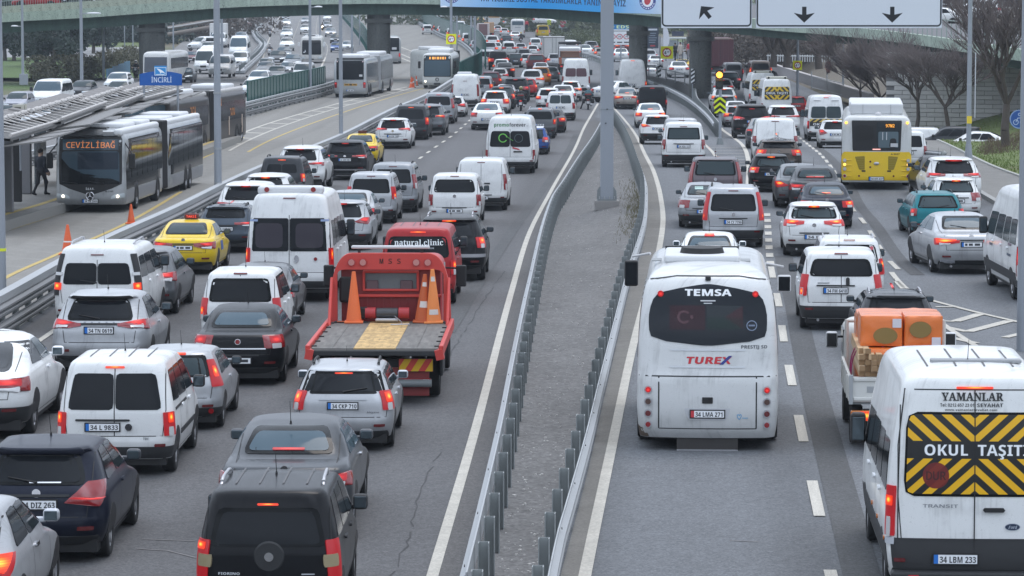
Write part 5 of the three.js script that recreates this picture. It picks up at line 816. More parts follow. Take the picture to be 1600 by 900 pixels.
// plate in its recess
const py=o.py??sp.py,pz=o.pz??0;if(py){
const y=py,x=-B.tailZ(pz,y).z,g=quad(0.52,0.115,plate(o.txt??'?')).rotateY(0);const fr=part(root,'number_plate',box(0.55,0.14,0.02,pz,y,-x + 0.012),mBlack);part(fr,'plate_face',g.translate(pz,y,-x + 0.0235),mSign);
if(q>1&&!o.noBar)put('bar' + py + pz,'plate_trim',()=>patch(B,B.tailZ,[[pz - 0.42,y + 0.09],[pz + 0.42,y + 0.09],[pz + 0.42,y + 0.12],[pz - 0.42,y + 0.12]],0.02,{r:0.012,nv:2,nu:6}),o.barMat??mTrim);
}
// bumper, sill and shut lines
const bh=o.bump??0;if(bh)put('bm' + bh,'bumper',()=>patch(B,B.tail,[[-2.42,sp.rear[0][0]+ 0.02],[2.42,sp.rear[0][0]+ 0.02],[2.42,bh],[-2.42,bh]],0.014,{r:0.05,nv:4,nu:q>1?30:16}),mTrim);
else if(q)put('df','bumper_skirt',()=>patch(B,B.tail,[[-1.7,sp.rear[0][0]+ 0.01],[1.7,sp.rear[0][0]+ 0.01],[1.55,sp.rear[0][0]+ 0.12],[-1.55,sp.rear[0][0]+ 0.12]],0.012,{r:0.04,nv:3,nu:18}),mTrim);
if(q){const ry=sp.rear[0][0]+ 0.2;for(const s of S)put('rf' + s,'reflector',()=>patch(B,B.tail,s>0?[[0.95,ry],[1.35,ry],[1.35,ry + 0.045],[0.95,ry + 0.045]]:[[-1.35,ry],[-0.95,ry],[-0.95,ry + 0.045],[-1.35,ry + 0.045]],0.022,{r:0.01,nv:2,nu:4}),mRedD);}
if(q>1)put('sm' +(rw??'')+(o.dbl??''),'shut_lines',()=>{
const yb=sp.rear[2][0]+ 0.1,yt=(rw?y1:sp.hb)+ 0.07,zb=rw?z0 + 0.03:sp.W*0.4,l=[seam(B,B.tailZ,[[-zb,yt],[-zb - 0.03,rw?y0:yb + 0.5],[-zb + 0.02,yb],[zb - 0.02,yb],[zb + 0.03,rw?y0:yb + 0.5],[zb,yt]])];
if(sp.split||o.dbl)l.push(seam(B,B.tailZ,[[0,yb],[0,yt]],0.016));
for(const s of S){const f=B.side(s),L4=(t,k)=>[lerp(sa[0],sd[0],t),k];for(const t of[...sp.bp,0.98])l.push(seam(B,f,[L4(t,sp.wr*1.2),L4(t,sa[1]- 0.02)],0.012));l.push(seam(B,f,[[sp.wx[0]+ 0.45,sp.wr*0.95],[sp.wx[1]- 0.45,sp.wr*0.95]],0.012));}
return merge(l);
},mBlack).userData.kind='stuff';
if(q>1&&!o.noHandle)for(const s of S)for(const t of sp.bp)put('hd' + s + t,'door_handle',()=>patch(B,B.side(s),[[lerp(sa[0],sd[0],t)+ 0.12,sa[1]- 0.16],[lerp(sa[0],sd[0],t)+ 0.32,sa[1]- 0.16],[lerp(sa[0],sd[0],t)+ 0.32,sa[1]- 0.12],[lerp(sa[0],sd[0],t)+ 0.12,sa[1]- 0.12]],0.03,{r:0.015,nv:2,nu:3}),o.handleMat??o.paintFlat??mTrim);
if(q>1&&rw&&!o.blind&&o.wiper!==0){const wz=o.wiper??0.38,a=B.tailZ(0,y0 + 0.04),b=B.tailZ(-wz,y0 + 0.1);for(const p of[a,b])p.z +=0.03;part(root,'wiper',cyl(0.014,0.009,a,b,5),mBlack);}
if(q>1&&o.badge!==0){const y=o.badgeY??(rw?y0 - 0.12:1),p=B.tailZ(0,y);part(root,'emblem',new THREE.CylinderGeometry(0.055,0.055,0.02,18).rotateX(Math.PI / 2).translate(o.badgeX??0,y,p.z + 0.012),mChrome);}
if(q&&o.exhaust!==0&&kind!=='bigvan')part(root,'exhaust',new THREE.CylinderGeometry(0.03,0.03,0.25,8).rotateX(Math.PI / 2).translate(-sp.W*0.28,sp.rear[0][0]- 0.03,-0.2),mSteelW);
}else{// seen from the front
const wy=o.wy??{hatch:[1.0,1.38],sedan:[1.0,1.37],wagon:[1.0,1.37],suv:[1.16,1.56],mpv:[1.13,1.64],van:[1.26,1.82],bigvan:[1.38,2.3]}[kind],wz=sp.W / 2;
put('ws','windscreen',()=>patch(B,B.noseZ,[[-B.O(wy[0]).hw*0.93,wy[0]],[B.O(wy[0]).hw*0.93,wy[0]],[B.O(wy[1]).hw*0.9,wy[1]],[-B.O(wy[1]).hw*0.9,wy[1]]],off + 0.006,{r:0.07,...res}),o.screen??mGlassB);
const hy=sp.front[2][0]+ 0.08,ht=hy + 0.13;for(const s of S){const pl=[[0.62,hy],[1.75,hy + 0.02],[1.85,ht + 0.05],[0.62,ht - 0.02]];const h=put('hl' + s,'headlight',()=>patch(B,B.nose,s>0?pl:mirrorA(pl),off + 0.014,{r:0.03,...res}),mHead);if(o.lights){const lp=[[0.8,hy + 0.02],[1.3,hy + 0.03],[1.3,ht - 0.02],[0.8,ht - 0.03]];put('lh' + s,'lit_lens',()=>patch(B,B.nose,s>0?lp:mirrorA(lp),off + 0.03,{nv:2,nu:2}),mLitW,h);}}
put('gr','grille',()=>patch(B,B.nose,[[-0.55,hy - 0.08],[0.55,hy - 0.08],[0.6,ht - 0.03],[-0.6,ht - 0.03]],off + 0.006,{r:0.02,...res}),mBlack);
put('lg','lower_grille',()=>patch(B,B.nose,[[-0.9,sp.rear[0][0]+ 0.06],[0.9,sp.rear[0][0]+ 0.06],[0.95,sp.rear[0][0]+ 0.2],[-0.95,sp.rear[0][0]+ 0.2]],off + 0.006,{r:0.02,...res}),o.bump?mTrim:mBlack);
if(o.bump)put('fb','bumper',()=>patch(B,B.nose,[[-2.2,sp.rear[0][0]+ 0.02],[2.2,sp.rear[0][0]+ 0.02],[2.2,hy - 0.1],[-2.2,hy - 0.1]],off,{r:0.03,nv:3,nu:14}),mTrim);
{const y=sp.rear[0][0]+ 0.2,p=B.noseZ(0,y);const fr=part(root,'number_plate',box(0.54,0.13,0.03,0,y,p.z - 0.03),std(0.6,0.6,0.62));}
if(o.hood!==0&&q)put('hs','shut_lines',()=>merge([seam(B,B.noseZ,[[-B.O(ht + 0.05).hw*0.8,ht + 0.05],[0,ht + 0.02],[B.O(ht + 0.05).hw*0.8,ht + 0.05]],0.015,off*0.5)]),mBlack).userData.kind='stuff';
}
// wheels in dark arches
const wr=o.wr??sp.wr,ww=sp.ww??0.21,wg=wheelGeo(wr,ww,q);
const wheelsX=o.wx??sp.wx;
for(const x of wheelsX)for(const s of S){
const hw=B.O(wr).hw,ar=wr*1.2,n=q>1?20:10,poly=[];for(let i=0;i<=n;i++){const a=lerp(-0.25,Math.PI + 0.25,i / n);poly.push([x + Math.cos(a)*ar,Math.max(sp.rear[0][0]+ 0.01,wr*1.02 + Math.sin(a)*ar)]);}
if(q)put('wa' + x + s,'wheel_arch',()=>patch(B,B.side(s),poly,0.006,{nv:8,nu:3}),o.archMat??mBlack);
const w=part(root,'wheel',wg.t,mRubber);w.position.set(s*(hw - ww / 2 + 0.02),wr,-x);if(s<0)w.rotation.y=Math.PI;
if(q){const rm=part(w,'rim',wg.rim,o.rimMat??mSteelW);if(wg.hole)part(w,'rim_holes',wg.hole,mBlack);}
}
if(q)part(root,'underbody',cached(B,'ub',()=>box(sp.W*0.86,0.16,sp.L - 0.3,0,sp.rear[0][0]- 0.02,-sp.L / 2)),mBlack);  // black box added under the floor to block light below the vehicle
// door mirrors
if(q||kind.includes('van'))for(const s of S){
const big=kind==='bigvan'||kind==='van',my=sd[1]+(big?0.16:0.03),mx=sd[0]- 0.12,hw=B.O(my).hw,mh=kind==='bigvan'?0.42:big?0.26:kind==='mpv'?0.2:0.15,mw=big?0.2:0.19;
const m=part(root,'door_mirror',cached(B,'mr' + s,()=>merge([rbox(mw,mh,0.14,0.05,s*(hw + mw / 2 + 0.015),my + 0.02,-mx),rbox(0.16,0.06,0.09,0.02,s*(hw - 0.03),my - mh*0.22,-mx)])),o.mirMat??mTrim);
if(q)part(m,'mirror_glass',cached(B,'mg' + s,()=>rbox(mw*0.78,mh*0.72,0.012,0.005,s*(hw + mw / 2 + 0.015),my + 0.02,-mx + 0.069)),mMirror);
}
if(o.rails)for(const s of S){const y=sp.H - 0.04,z=B.O(y).hw*0.98,x0=sp.rear[sp.rear.length - 2][1]+ 0.15,x1=sp.L - sp.frontD[sp.frontD.length - 2][1]+ 0.1;const g=cached(B,'rl' + s + o.rails,()=>{const c=new THREE.CatmullRomCurve3([V3(s*z,y - 0.08,-x0 + 0.1),V3(s*z,y + 0.04,-x0 - 0.12),V3(s*z*0.99,y + 0.07,-(x0 + x1)/ 2),V3(s*z*0.97,y + 0.04,-x1 + 0.1),V3(s*z*0.95,y - 0.06,-x1)]);return merge([new THREE.TubeGeometry(c,16,0.022,6),box(0.04,0.1,0.1,s*z,y,-x0 - 0.1),box(0.04,0.1,0.1,s*z*0.98,y,-x1 + 0.15)]);});part(root,'roof_rail',g,o.rails===2?mTrim:mSteelW);}
if(q>1&&o.aerial!==0){const ax0=o.aerial??(sp.rear[sp.rear.length - 1][1]+ 0.0),y=sp.H - 0.015;part(root,'aerial',merge([cyl(0.02,0.012,V3(0,y,-ax0),V3(0,y + 0.05,-ax0),6),cyl(0.005,0.003,V3(0,y + 0.04,-ax0),V3(0,y +(o.aerialH??0.3),-ax0 + 0.14),4)]),mBlack);}
if(o.ribs)for(let i=0;i<4;i++){const z=lerp(-0.5,0.5,i / 3)*sp.W*0.5;part(root,'roof_groove',cached(B,'rb' + i,()=>{const P=[],I=[];for(let k=0;k<=6;k++){const x=sp.rear[sp.rear.length - 2][1]+ 0.02 + k*sp.L*0.05;let lo=sp.H - 0.2,hi=sp.H;for(let n=0;n<18;n++){const m=(lo + hi)/ 2,oo=B.O(m);(oo.hw>Math.abs(z)+ 0.02&&oo.xr + oo.br*(z / oo.hw)**2<x)?lo=m:hi=m;}P.push(z - 0.012,lo + 0.006,-x,z + 0.012,lo + 0.006,-x);if(k){const a=2*k - 2;I.push(a,a + 1,a + 2,a + 1,a + 3,a + 2);}}const g=new THREE.BufferGeometry();g.setAttribute('position',new THREE.Float32BufferAttribute(P,3));g.setIndex(I);g.computeVertexNormals();return g;}),mGroove);}
root.B=undefined;
if(o.extra)o.extra(root,B,part);
return B;
}
const mBlackG=glassM(0.006,0.007,0.008),mGroove=std(0.09,0.09,0.095,0.6),flats={};const paintFlat=(c)=>flats[c]??=std(COL[c][0],COL[c][1],COL[c][2],0.4,COL[c][3]);
// ---- which way a lane runs at a distance: sideways metres per metre
const HEAD={
L:(d)=>d<60?0.015:d<130?lerp(0.015,0.04,(d - 60)/ 70):d<220?0.042:lerp(0.04,-0.01,clamp((d - 220)/ 140,0,1))-(d>400?0.05:0),
R:(d)=>d<110?0.06:lerp(0.06,0.012,clamp((d - 110)/ 60,0,1)),S:(d)=>d<170?0.055:lerp(0.055,-0.02,clamp((d - 170)/ 80,0,1)),
O:(d)=>d<240?0.06:lerp(0.06,-0.07,clamp((d - 240)/ 200,0,1)),P:(d)=>d<220?0.07:lerp(0.07,-0.02,clamp((d - 220)/ 200,0,1)),M:(d)=>0.035,
};
const fleet=[];
const WORD={white:'white',pearl:'white',silver:'silver',lightgrey:'light grey',grey:'grey',darkgrey:'dark grey',black:'black',navy:'dark blue',bluegrey:'grey-blue',slate:'dark blue-grey',red:'red',maroon:'dark red',yellow:'yellow',blue:'blue',teal:'teal',orange:'orange',brown:'brown',mauve:'mauve-grey',champagne:'champagne',tan:'tan',lilac:'pale lilac'};
const KW={hatch:'hatchback',sedan:'saloon',wagon:'estate car',suv:'SUV',mpv:'small van',van:'van',bigvan:'high-roof van'};
const NM={hatch:'hatchback',sedan:'saloon_car',wagon:'estate_car',suv:'suv',mpv:'small_van',van:'panel_van',bigvan:'minibus'};
function car(kind,lane,uL,uR,v,color,label,o={}){
const front=lane==='O'||lane==='P'||o.front,u=(uL + uR)/ 2,g=G(u,v),d=-g.z,k=KIND[kind],s=clamp((uR - uL)/ ppm(g)/ k.W,0.9,1.08)*(o.scale??1);
const slope=o.head??HEAD[lane](d),h=Math.atan(slope)+(o.turn??0),q=o.q??(v>235?2:v>150?1:0);
const t=new THREE.Group();t.name=numbered(o.name??NM[kind]);scene.add(t);t.scale.setScalar(s);
if(front){const f=V3(-Math.sin(h),0,Math.cos(h));t.position.set(g.x - f.x*k.L*s,0,g.z - f.z*k.L*s);t.rotation.y=Math.PI - h;}else{t.position.set(g.x,0,g.z);t.rotation.y=-h;}
t.position.y=(elev(t.position.x,-t.position.z)+ g.y)/ 2 + 0.008;const l0=g.y,fwd=front?-1:1;t.rotation.order='YXZ';t.rotation.x=0;
// stand on the slope of the road
const e0=elev(g.x,d),e1=elev(g.x + slope*k.L*s,d + k.L*s);t.rotation.x=Math.atan2((e1 - e0)*fwd,k.L*s);t.position.y=(front?e1:e0)+ 0.01;
const P=COL[color];
vehicle(t,kind,{paint:paint(...P),paintFlat:paintFlat(color),q,front,...o});
const cat=o.cat??(['mpv','van','bigvan'].includes(kind)?'van':'car');
fleet.push({t,kind,lane,color,d,u,label,cat,front,word:o.word});t.userData.category=cat;if(label)t.userData.label=label;
return t;
}
function labelFleet(){// those without a label of their own are singled out by colour, kind, road, distance and order
const where={L:'on the left road',R:'on the right carriageway',S:'on the right service road',O:'on the oncoming carriageway',P:'on the oncoming side road'},groups={};
for(const f of fleet)if(!f.label){const band=f.d<200?'nearest the camera half':f.d<285?'before the overpass':f.d<330?'under the overpass':'past the overpass';const key=`${WORD[f.color]} ${f.word ?? KW[f.kind]} ${where[f.lane]} ${band === 'nearest the camera half' ? 'well before the overpass' : band}`;(groups[key]??=[]).push(f);}
const ord=['first','second','third','fourth','fifth','sixth','seventh','eighth','ninth','tenth'],num=['','one','two','three','four','five','six','seven','eight','nine','ten'];
for(const[k,l]of Object.entries(groups)){l.sort((a,b)=>a.d - b.d);l.forEach((f,i)=>{f.t.userData.label=l.length===1?k:`${k}, ${i ? ord[i] + ' ' : ''}nearest of ${num[l.length]}`;if(l.length>1)f.t.userData.group=k;});}
}
// ---------------------------------------------------------------- buses and lorries
KIND.bus={L:12,W:2.5,H:3.05,rr:0.14,rf:0.2,br:0.03,bf:0.12,dirt:0.3,rear:[[0.3,0.06],[0.45,0.0],[1.2,0.02],[2.65,0.06],[2.88,0.13],[2.99,0.28],[3.05,0.7]],frontD:[[0.3,0.08],[0.5,0],[1.05,0.03],[2.65,0.18],[2.9,0.3],[3.0,0.5],[3.05,0.9]],side:[[0.3,0.97],[0.55,1],[2.45,0.995],[2.75,0.965],[2.92,0.88],[3.01,0.72],[3.05,0.42]]};
KIND.bus.front=KIND.bus.frontD.map(([y,d])=>[y,KIND.bus.L - d]);
const busOver=(L,H,W)=>{const k=H / 3.05,sc=(l)=>l.map(([y,d])=>[y*k,d]),o={L,H,W,rear:sc(KIND.bus.rear),side:sc(KIND.bus.side),frontD:sc(KIND.bus.frontD)};o.front=o.frontD.map(([y,d])=>[y,L - d]);return o;};
function placeBus(t,u,v,L,front,slope){const g=G(u,v),h=Math.atan(slope);if(front){const f=V3(-Math.sin(h),0,Math.cos(h));t.position.set(g.x - f.x*L,0,g.z - f.z*L);t.rotation.y=Math.PI - h;}else{t.position.set(g.x,0,g.z);t.rotation.y=-h;}const e0=g.y,e1=elev(g.x + slope*L,-g.z + L);t.rotation.order='YXZ';t.rotation.x=Math.atan2((e1 - e0)*(front?-1:1),L);t.position.y=(front?e1:e0)+ 0.01;return g;}
function busWheels(t,B,xs,r=0.48,q=1){const wg=wheelGeo(r,0.3,q);for(const x of xs)for(const s of[1,-1]){const hw=B.O(r).hw,w=part(t,'wheel',wg.t,mRubber);w.position.set(s*(hw - 0.12),r,-x);if(s<0)w.rotation.y=Math.PI;part(w,'rim',wg.rim,mSteelW);const poly=[];for(let i=0;i<=14;i++){const a=lerp(-0.2,Math.PI + 0.2,i / 14);poly.push([x + Math.cos(a)*r*1.18,Math.max(B.sp.rear[0][0]+ 0.01,r + Math.sin(a)*r*1.18)]);}part(t,'wheel_arch',patch(B,B.side(s),poly,0.012,{nv:6,nu:3}),mBlack);}}
function panes(t,B,x0,x1,n,y0,y1,m,sides=[1,-1]){for(const s of sides)for(let i=0;i<n;i++){const a=lerp(x0,x1,i / n)+ 0.02,b=lerp(x0,x1,(i + 1)/ n)- 0.02;part(t,'side_window',patch(B,B.side(s),[[a,y0],[b,y0],[b,y1],[a,y1]],0.014,{r:0.06,nv:4,nu:3}),m);}}
const mBusGlass=glassM(0.02,0.03,0.038),mSilverBus=paint(0.4,0.42,0.44,0.35,0.38),mDarkBus=glassM(0.007,0.008,0.01,0.08),mBellows=std(0.015,0.015,0.016,0.8),mRoofW=std(0.62,0.63,0.64,0.5),mPlateM=std(0.55,0.55,0.56);
const bellows=(x0,x1,w,h,y0)=>{const g=[];const n=Math.round((x1 - x0)/ 0.16);for(let i=0;i<n;i++){const k=i % 2?0.95:1.02;g.push(rbox(w*k,(h - y0)*(i % 2?0.97:1.0),0.15,0.05,0,y0 +(h - y0)/ 2,-lerp(x0,x1,(i + 0.5)/ n)));}return merge(g);};
// --- silver and black articulated bus at the stop, facing the camera
{
const L1=10,L2=11.4,GAP=1.2,LT=L1 + L2 + GAP,t=thing('articulated_bus','silver and black articulated bus with amber destination letters at the stop','bus');placeBus(t,141,333,LT,true,0.032);
const B2=getBody('bus',busOver(L2,2.95,2.52),1),B1=getBody('bus',busOver(L1,2.95,2.52),2),f=new THREE.Group();
part(t,'rear_body',B2.geo,mSilverBus);part(t,'bellows',bellows(L2 - 0.1,L2 + GAP + 0.1,2.48,3.0,0.35),mBellows);
f.name='front_section';f.position.z=-(L2 + GAP);t.add(f);part(f,'body',B1.geo,mSilverBus);
for(const[p,B,x0,x1,k]of[[t,B2,0.3,L2 - 0.1,0],[f,B1,0.1,L1 - 0.35,1]])for(const s of[1,-1]){part(p,'side_panel',patch(B,B.side(s),[[x0,0.82],[x1,0.82],[x1,2.62],[x0,2.62]],0.006,{r:0.05,nv:6,nu:12}),mDarkBus);part(p,'skirt',patch(B,B.side(s),[[x0,0.34],[x1,0.34],[x1,0.78],[x0,0.78]],0.006,{nv:3,nu:8}),std(0.3,0.31,0.33,0.4,0.5));}
panes(t,B2,0.5,L2 - 0.3,7,1.2,2.45,mGlass);panes(f,B1,0.3,L1 - 1.6,6,1.2,2.45,mGlass,[-1]);
busWheels(t,B2,[4.6,5.9],0.47,1);busWheels(f,B1,[1.6,7.2],0.47,2);
// nose: black screen surround, destination panel, mask, lamps
part(f,'windscreen_surround',patch(B1,B1.noseZ,[[-1.13,0.98],[0,0.62],[1.13,0.98],[1.13,2.72],[-1.13,2.72]],0.01,{r:0.12,nv:14,nu:14}),mBlack);
part(f,'windscreen',patch(B1,B1.noseZ,[[-1.05,1.02],[1.05,1.02],[1.03,2.2],[-1.03,2.2]],0.016,{r:0.1,nu:12}),glassM(0.055,0.085,0.11,0.04));
part(f,'driver_side_screen',patch(B1,B1.noseZ,[[-1.0,1.55],[0.45,1.55],[0.45,2.16],[-1.0,2.16]],0.019,{nu:8}),glassM(0.03,0.04,0.055,0.05));
part(f,'dashboard',patch(B1,B1.noseZ,[[-1.04,1.02],[1.04,1.02],[1.04,1.95],[0.75,1.62],[0.2,1.38],[-0.5,1.3],[-1.04,1.14]],0.0195,{nu:14,nv:10}),glassM(0.008,0.009,0.01,0.08));
const led=print(420,84,(c,w,h)=>{c.fillStyle='#1d2a33';c.fillRect(0,0,w,h);words(c,'CEVİZLİBAĞ',w / 2,h / 2 + 3,60,'#f08a45','monospace','bold',372);c.fillStyle='#1d2a33';for(let x=0;x<w;x +=6)c.fillRect(x,0,1.6,h);for(let y=0;y<h;y +=6)c.fillRect(0,y,w,1.6);});
part(f,'destination_panel',patch(B1,B1.noseZ,[[-1.0,2.24],[1.0,2.24],[1.0,2.62],[-1.0,2.62]],0.017,{uv:led,flip:1,nv:3,nu:8}),new THREE.MeshStandardMaterial({map:atlas,emissive:C(1,1,1),emissiveMap:atlas,emissiveIntensity:0.55,roughness:0.15}));
part(f,'roof_brow',patch(B1,B1.noseZ,[[-1.0,2.72],[1.0,2.72],[0.9,2.84],[-0.9,2.84]],0.06,{r:0.04,nv:3,nu:8}),std(0.08,0.085,0.09,0.5));part(f,'roof_brow',patch(B1,B1.noseZ,[[-0.45,2.73],[0.45,2.73],[0.42,2.88],[-0.42,2.88]],0.1,{r:0.03,nv:3,nu:5}),std(0.1,0.105,0.11,0.5));
for(const s of[1,-1]){const a=s>0?[[0.72,0.5],[1.2,0.52],[1.22,0.7],[0.8,0.66]]:mirrorA([[0.72,0.5],[1.2,0.52],[1.22,0.7],[0.8,0.66]]),h=part(f,'headlight',patch(B1,B1.noseZ,a,0.016,{r:0.03,nv:4,nu:6}),mHead),p=B1.noseZ(s*0.98,0.59);part(h,'lit_lens',new THREE.SphereGeometry(0.055,12,8).translate(p.x,p.y,p.z - 0.01),mLitW);}
{const p=B1.noseZ(0,0.62);part(f,'badge_ring',new THREE.TorusGeometry(0.14,0.02,8,28).translate(0,0.6,p.z - 0.03),mChrome);part(f,'badge_disc',new THREE.CylinderGeometry(0.13,0.13,0.02,24).rotateX(Math.PI / 2).translate(0,0.6,p.z - 0.01),mBlack);for(let i=0;i<3;i++)part(f,'badge_star',cyl(0.018,0.006,V3(0,0.6,p.z - 0.035),V3(Math.sin(i*2.094)*0.13,0.6 + Math.cos(i*2.094)*0.13,p.z - 0.035),5),mChrome);}
const op=print(150,46,(c,w,h)=>words(c,'İ.E.T.T.',w / 2,h / 2,38,'#e4e6e8','sans-serif','bold',140)),fl=print(120,30,(c,w,h)=>words(c,'M-3165',w / 2,h / 2,26,'#20242a','sans-serif','bold',112));
part(f,'operator_name',patch(B1,B1.noseZ,[[-0.16,0.8],[0.16,0.8],[0.16,0.91],[-0.16,0.91]],0.022,{uv:op,flip:1,flat:1,nv:2,nu:3}),mPrint);part(f,'fleet_number',patch(B1,B1.noseZ,[[0.52,0.72],[0.84,0.72],[0.84,0.81],[0.52,0.81]].map(([a,y])=>[-a,y]).reverse(),0.006,{uv:fl,flip:1,flat:1,nv:2,nu:3}),mPrint);
{const p=B1.noseZ(0,0.42),g=quad(0.55,0.12,plate('34 TN 3000'));g.rotateY(Math.PI);part(f,'number_plate',box(0.6,0.15,0.02,0,0.42,p.z - 0.02),mTrim);part(f,'plate_face',g.translate(0,0.42,p.z - 0.032),mSign);}
for(const z of[-0.5,0.45]){const a=B1.noseZ(z,1.05),b=B1.noseZ(z + 0.55,1.12);for(const p of[a,b])p.z -=0.04;part(f,'wiper',cyl(0.016,0.012,a,b,5),mBlack);}
for(const s of[1,-1]){const p=B1.noseZ(s*1.2,2.3);part(f,'mirror_arm',cyl(0.025,0.025,V3(s*1.2,2.5,p.z + 0.1),V3(s*1.5,2.1,p.z - 0.1),6),mBlack);part(f,'door_mirror',rbox(0.24,0.55,0.14,0.05,s*1.48,1.85,p.z - 0.06),mBlack);}
// roof equipment
const pods=[[t,1.6,4.6,0.2],[t,6.6,10.2,0.16],[f,0.6,3.0,0.2],[f,4.6,7.2,0.22]];for(const[p,a,b,h]of pods)part(p,'roof_unit',rbox(1.7,h,b - a,0.09,0,2.9 + h / 2,-(a + b)/ 2,3),mRoofW);
for(const[p,L,x0]of[[t,L2,0.1],[f,L1,0.2]])for(const s of[1,-1])part(p,'roof_edge',rbox(0.34,0.26,L - 0.5,0.11,s*0.98,2.86,-L / 2,3),mRoofW);
part(f,'roof_hatch',rbox(0.9,0.05,0.8,0.02,0,3.0,-8.6),mTrim);
}
// --- dark articulated bus further along the stop
{
const LT=19,t=thing('articulated_bus','dark brown-grey articulated bus with orange side lettering behind the station sign','bus');placeBus(t,226,246,LT,true,0.125);
const m=paint(0.055,0.05,0.05,0.1,0.35),Ba=getBody('bus',busOver(8.2,2.95,2.5),1),Bb=getBody('bus',busOver(9.6,2.95,2.52),1);part(t,'rear_body',Ba.geo,m);part(t,'bellows',bellows(8.1,9.4,2.45,2.98,0.35),mBellows);const f=new THREE.Group();f.name='front_section';f.position.z=-9.4;t.add(f);part(f,'body',Bb.geo,m);
for(const[p,B,L]of[[t,Ba,8.2],[f,Bb,9.6]]){panes(p,B,0.5,L - 0.4,5,1.3,2.3,glassM(0.05,0.048,0.05,0.12),[-1]);for(const s of[1,-1])part(p,'roof_edge',rbox(0.36,0.26,L - 0.6,0.11,s*0.96,2.86,-L / 2,3),std(0.45,0.44,0.43,0.5));}
busWheels(t,Ba,[1.4,2.6],0.47,0);busWheels(f,Bb,[1.4,7],0.47,0);
const tx=print(150,60,(c,w,h)=>{c.fillStyle='#c07a35';for(let i=0;i<4;i++){c.fillRect(6 + i*36,8,10,44);c.fillRect(16 + i*36,i % 2?8:36,16,12);}});
for(const[p,B,x,y]of[[t,Ba,3.2,1.75],[f,Bb,3.6,2.15],[t,Ba,6.6,2.35]])part(p,'side_print',patch(B,B.side(-1),[[x,y - 0.3],[x + 1.3,y - 0.3],[x + 1.3,y + 0.25],[x,y + 0.25]],0.03,{uv:tx,flat:1,nv:2,nu:4}),mPrint);
for(const x of[1.2,4.6])part(t,'side_stripe',patch(Ba,Ba.side(-1),[[x,0.5],[x + 0.16,0.5],[x + 0.16,1.5],[x,1.5]],0.03,{nv:2,nu:2}),std(0.5,0.4,0.33));part(t,'roof_unit',rbox(1.8,0.3,3,0.12,0,3.05,-3,3),mRoofW);part(f,'roof_unit',rbox(1.8,0.3,3.4,0.12,0,3.05,-4,3),mRoofW);
part(f,'windscreen',patch(Bb,Bb.noseZ,[[-1.05,0.95],[1.05,0.95],[1.02,2.6],[-1.02,2.6]],0.016,{r:0.1}),mGlassB);
}
// --- silver articulated bus driving away
{
const t=thing('articulated_bus','silver articulated bus driving away, its large black rear window above a yellow strip','bus');placeBus(t,547,153,19,false,0.075);
const Ba=getBody('bus',busOver(8.6,3.05,2.52),1),Bb=getBody('bus',busOver(9.4,3.05,2.52),1);part(t,'rear_body',Ba.geo,mSilverBus);part(t,'bellows',bellows(8.5,9.6,2.46,3.05,0.35),std(0.28,0.29,0.3,0.6));const f=new THREE.Group();f.name='front_section';f.position.z=-9.6;t.add(f);part(f,'body',Bb.geo,mSilverBus);
part(t,'rear_window',patch(Ba,Ba.tailZ,[[-1.05,1.38],[1.05,1.38],[1.05,2.85],[-1.05,2.85]],0.016,{r:0.05}),mGlass);const rp=print(150,26,(c,w,h)=>{c.fillStyle='#b98a24';c.fillRect(0,0,w,h);c.fillStyle='#3a2c10';c.fillRect(60,4,30,18);c.fillRect(12,8,36,10);c.fillRect(104,8,34,10);});part(t,'advert_strip',patch(Ba,Ba.tailZ,[[-0.45,0.92],[0.55,0.92],[0.55,1.08],[-0.45,1.08]],0.012,{uv:rp,nv:2,nu:4}),mSign);
part(t,'notice',patch(Ba,Ba.tailZ,[[0.7,1.62],[0.95,1.62],[0.95,1.78],[0.7,1.78]],0.024,{nv:2,nu:2}),mPlateM);part(t,'number_plate',patch(Ba,Ba.tailZ,[[-0.27,0.5],[0.27,0.5],[0.27,0.62],[-0.27,0.62]],0.02,{uv:plate('?'),nv:2,nu:2}),mSign);
for(const s of[1,-1]){const l=[[1.0,0.75],[1.2,0.75],[1.2,1.2],[1.0,1.2]];const h=part(t,'tail_light',patch(Ba,Ba.tailZ,s>0?l:mirrorA(l),0.016,{r:0.03,nv:4,nu:3}),mRed);const k=[[1.03,1.02],[1.18,1.02],[1.18,1.15],[1.03,1.15]];part(h,'lit_lens',patch(Ba,Ba.tailZ,s>0?k:mirrorA(k),0.03,{nv:2,nu:2}),mLitR);const w=Ba.tailZ(s*0.98,2.76);part(t,'marker_light',rbox(0.08,0.08,0.04,0.02,w.x,w.y,w.z + 0.04),std(0.9,0.7,0.7,0.3));part(t,'rear_pillar',patch(Ba,Ba.tailZ,s>0?[[1.07,1.2],[1.23,1.2],[1.2,2.9],[1.07,2.9]]:mirrorA([[1.07,1.2],[1.23,1.2],[1.2,2.9],[1.07,2.9]]),0.01,{nv:4,nu:3}),std(0.45,0.47,0.49,0.4,0.3));}
panes(t,Ba,0.5,8.3,6,1.1,2.6,glassM(0.1,0.1,0.105,0.12),[1]);panes(f,Bb,0.4,8.8,6,1.1,2.6,glassM(0.1,0.1,0.105,0.12),[1]);busWheels(t,Ba,[1.5,2.8],0.48,0);busWheels(f,Bb,[1.4,6.9],0.48,0);
part(t,'roof_unit',rbox(1.9,0.34,4.6,0.14,0,3.12,-2.8,3),mRoofW);part(f,'roof_unit',rbox(1.9,0.34,5,0.14,0,3.12,-4.5,3),mRoofW);part(t,'spoiler',rbox(2.1,0.12,0.4,0.05,0,2.98,-0.3),mTrim);
}
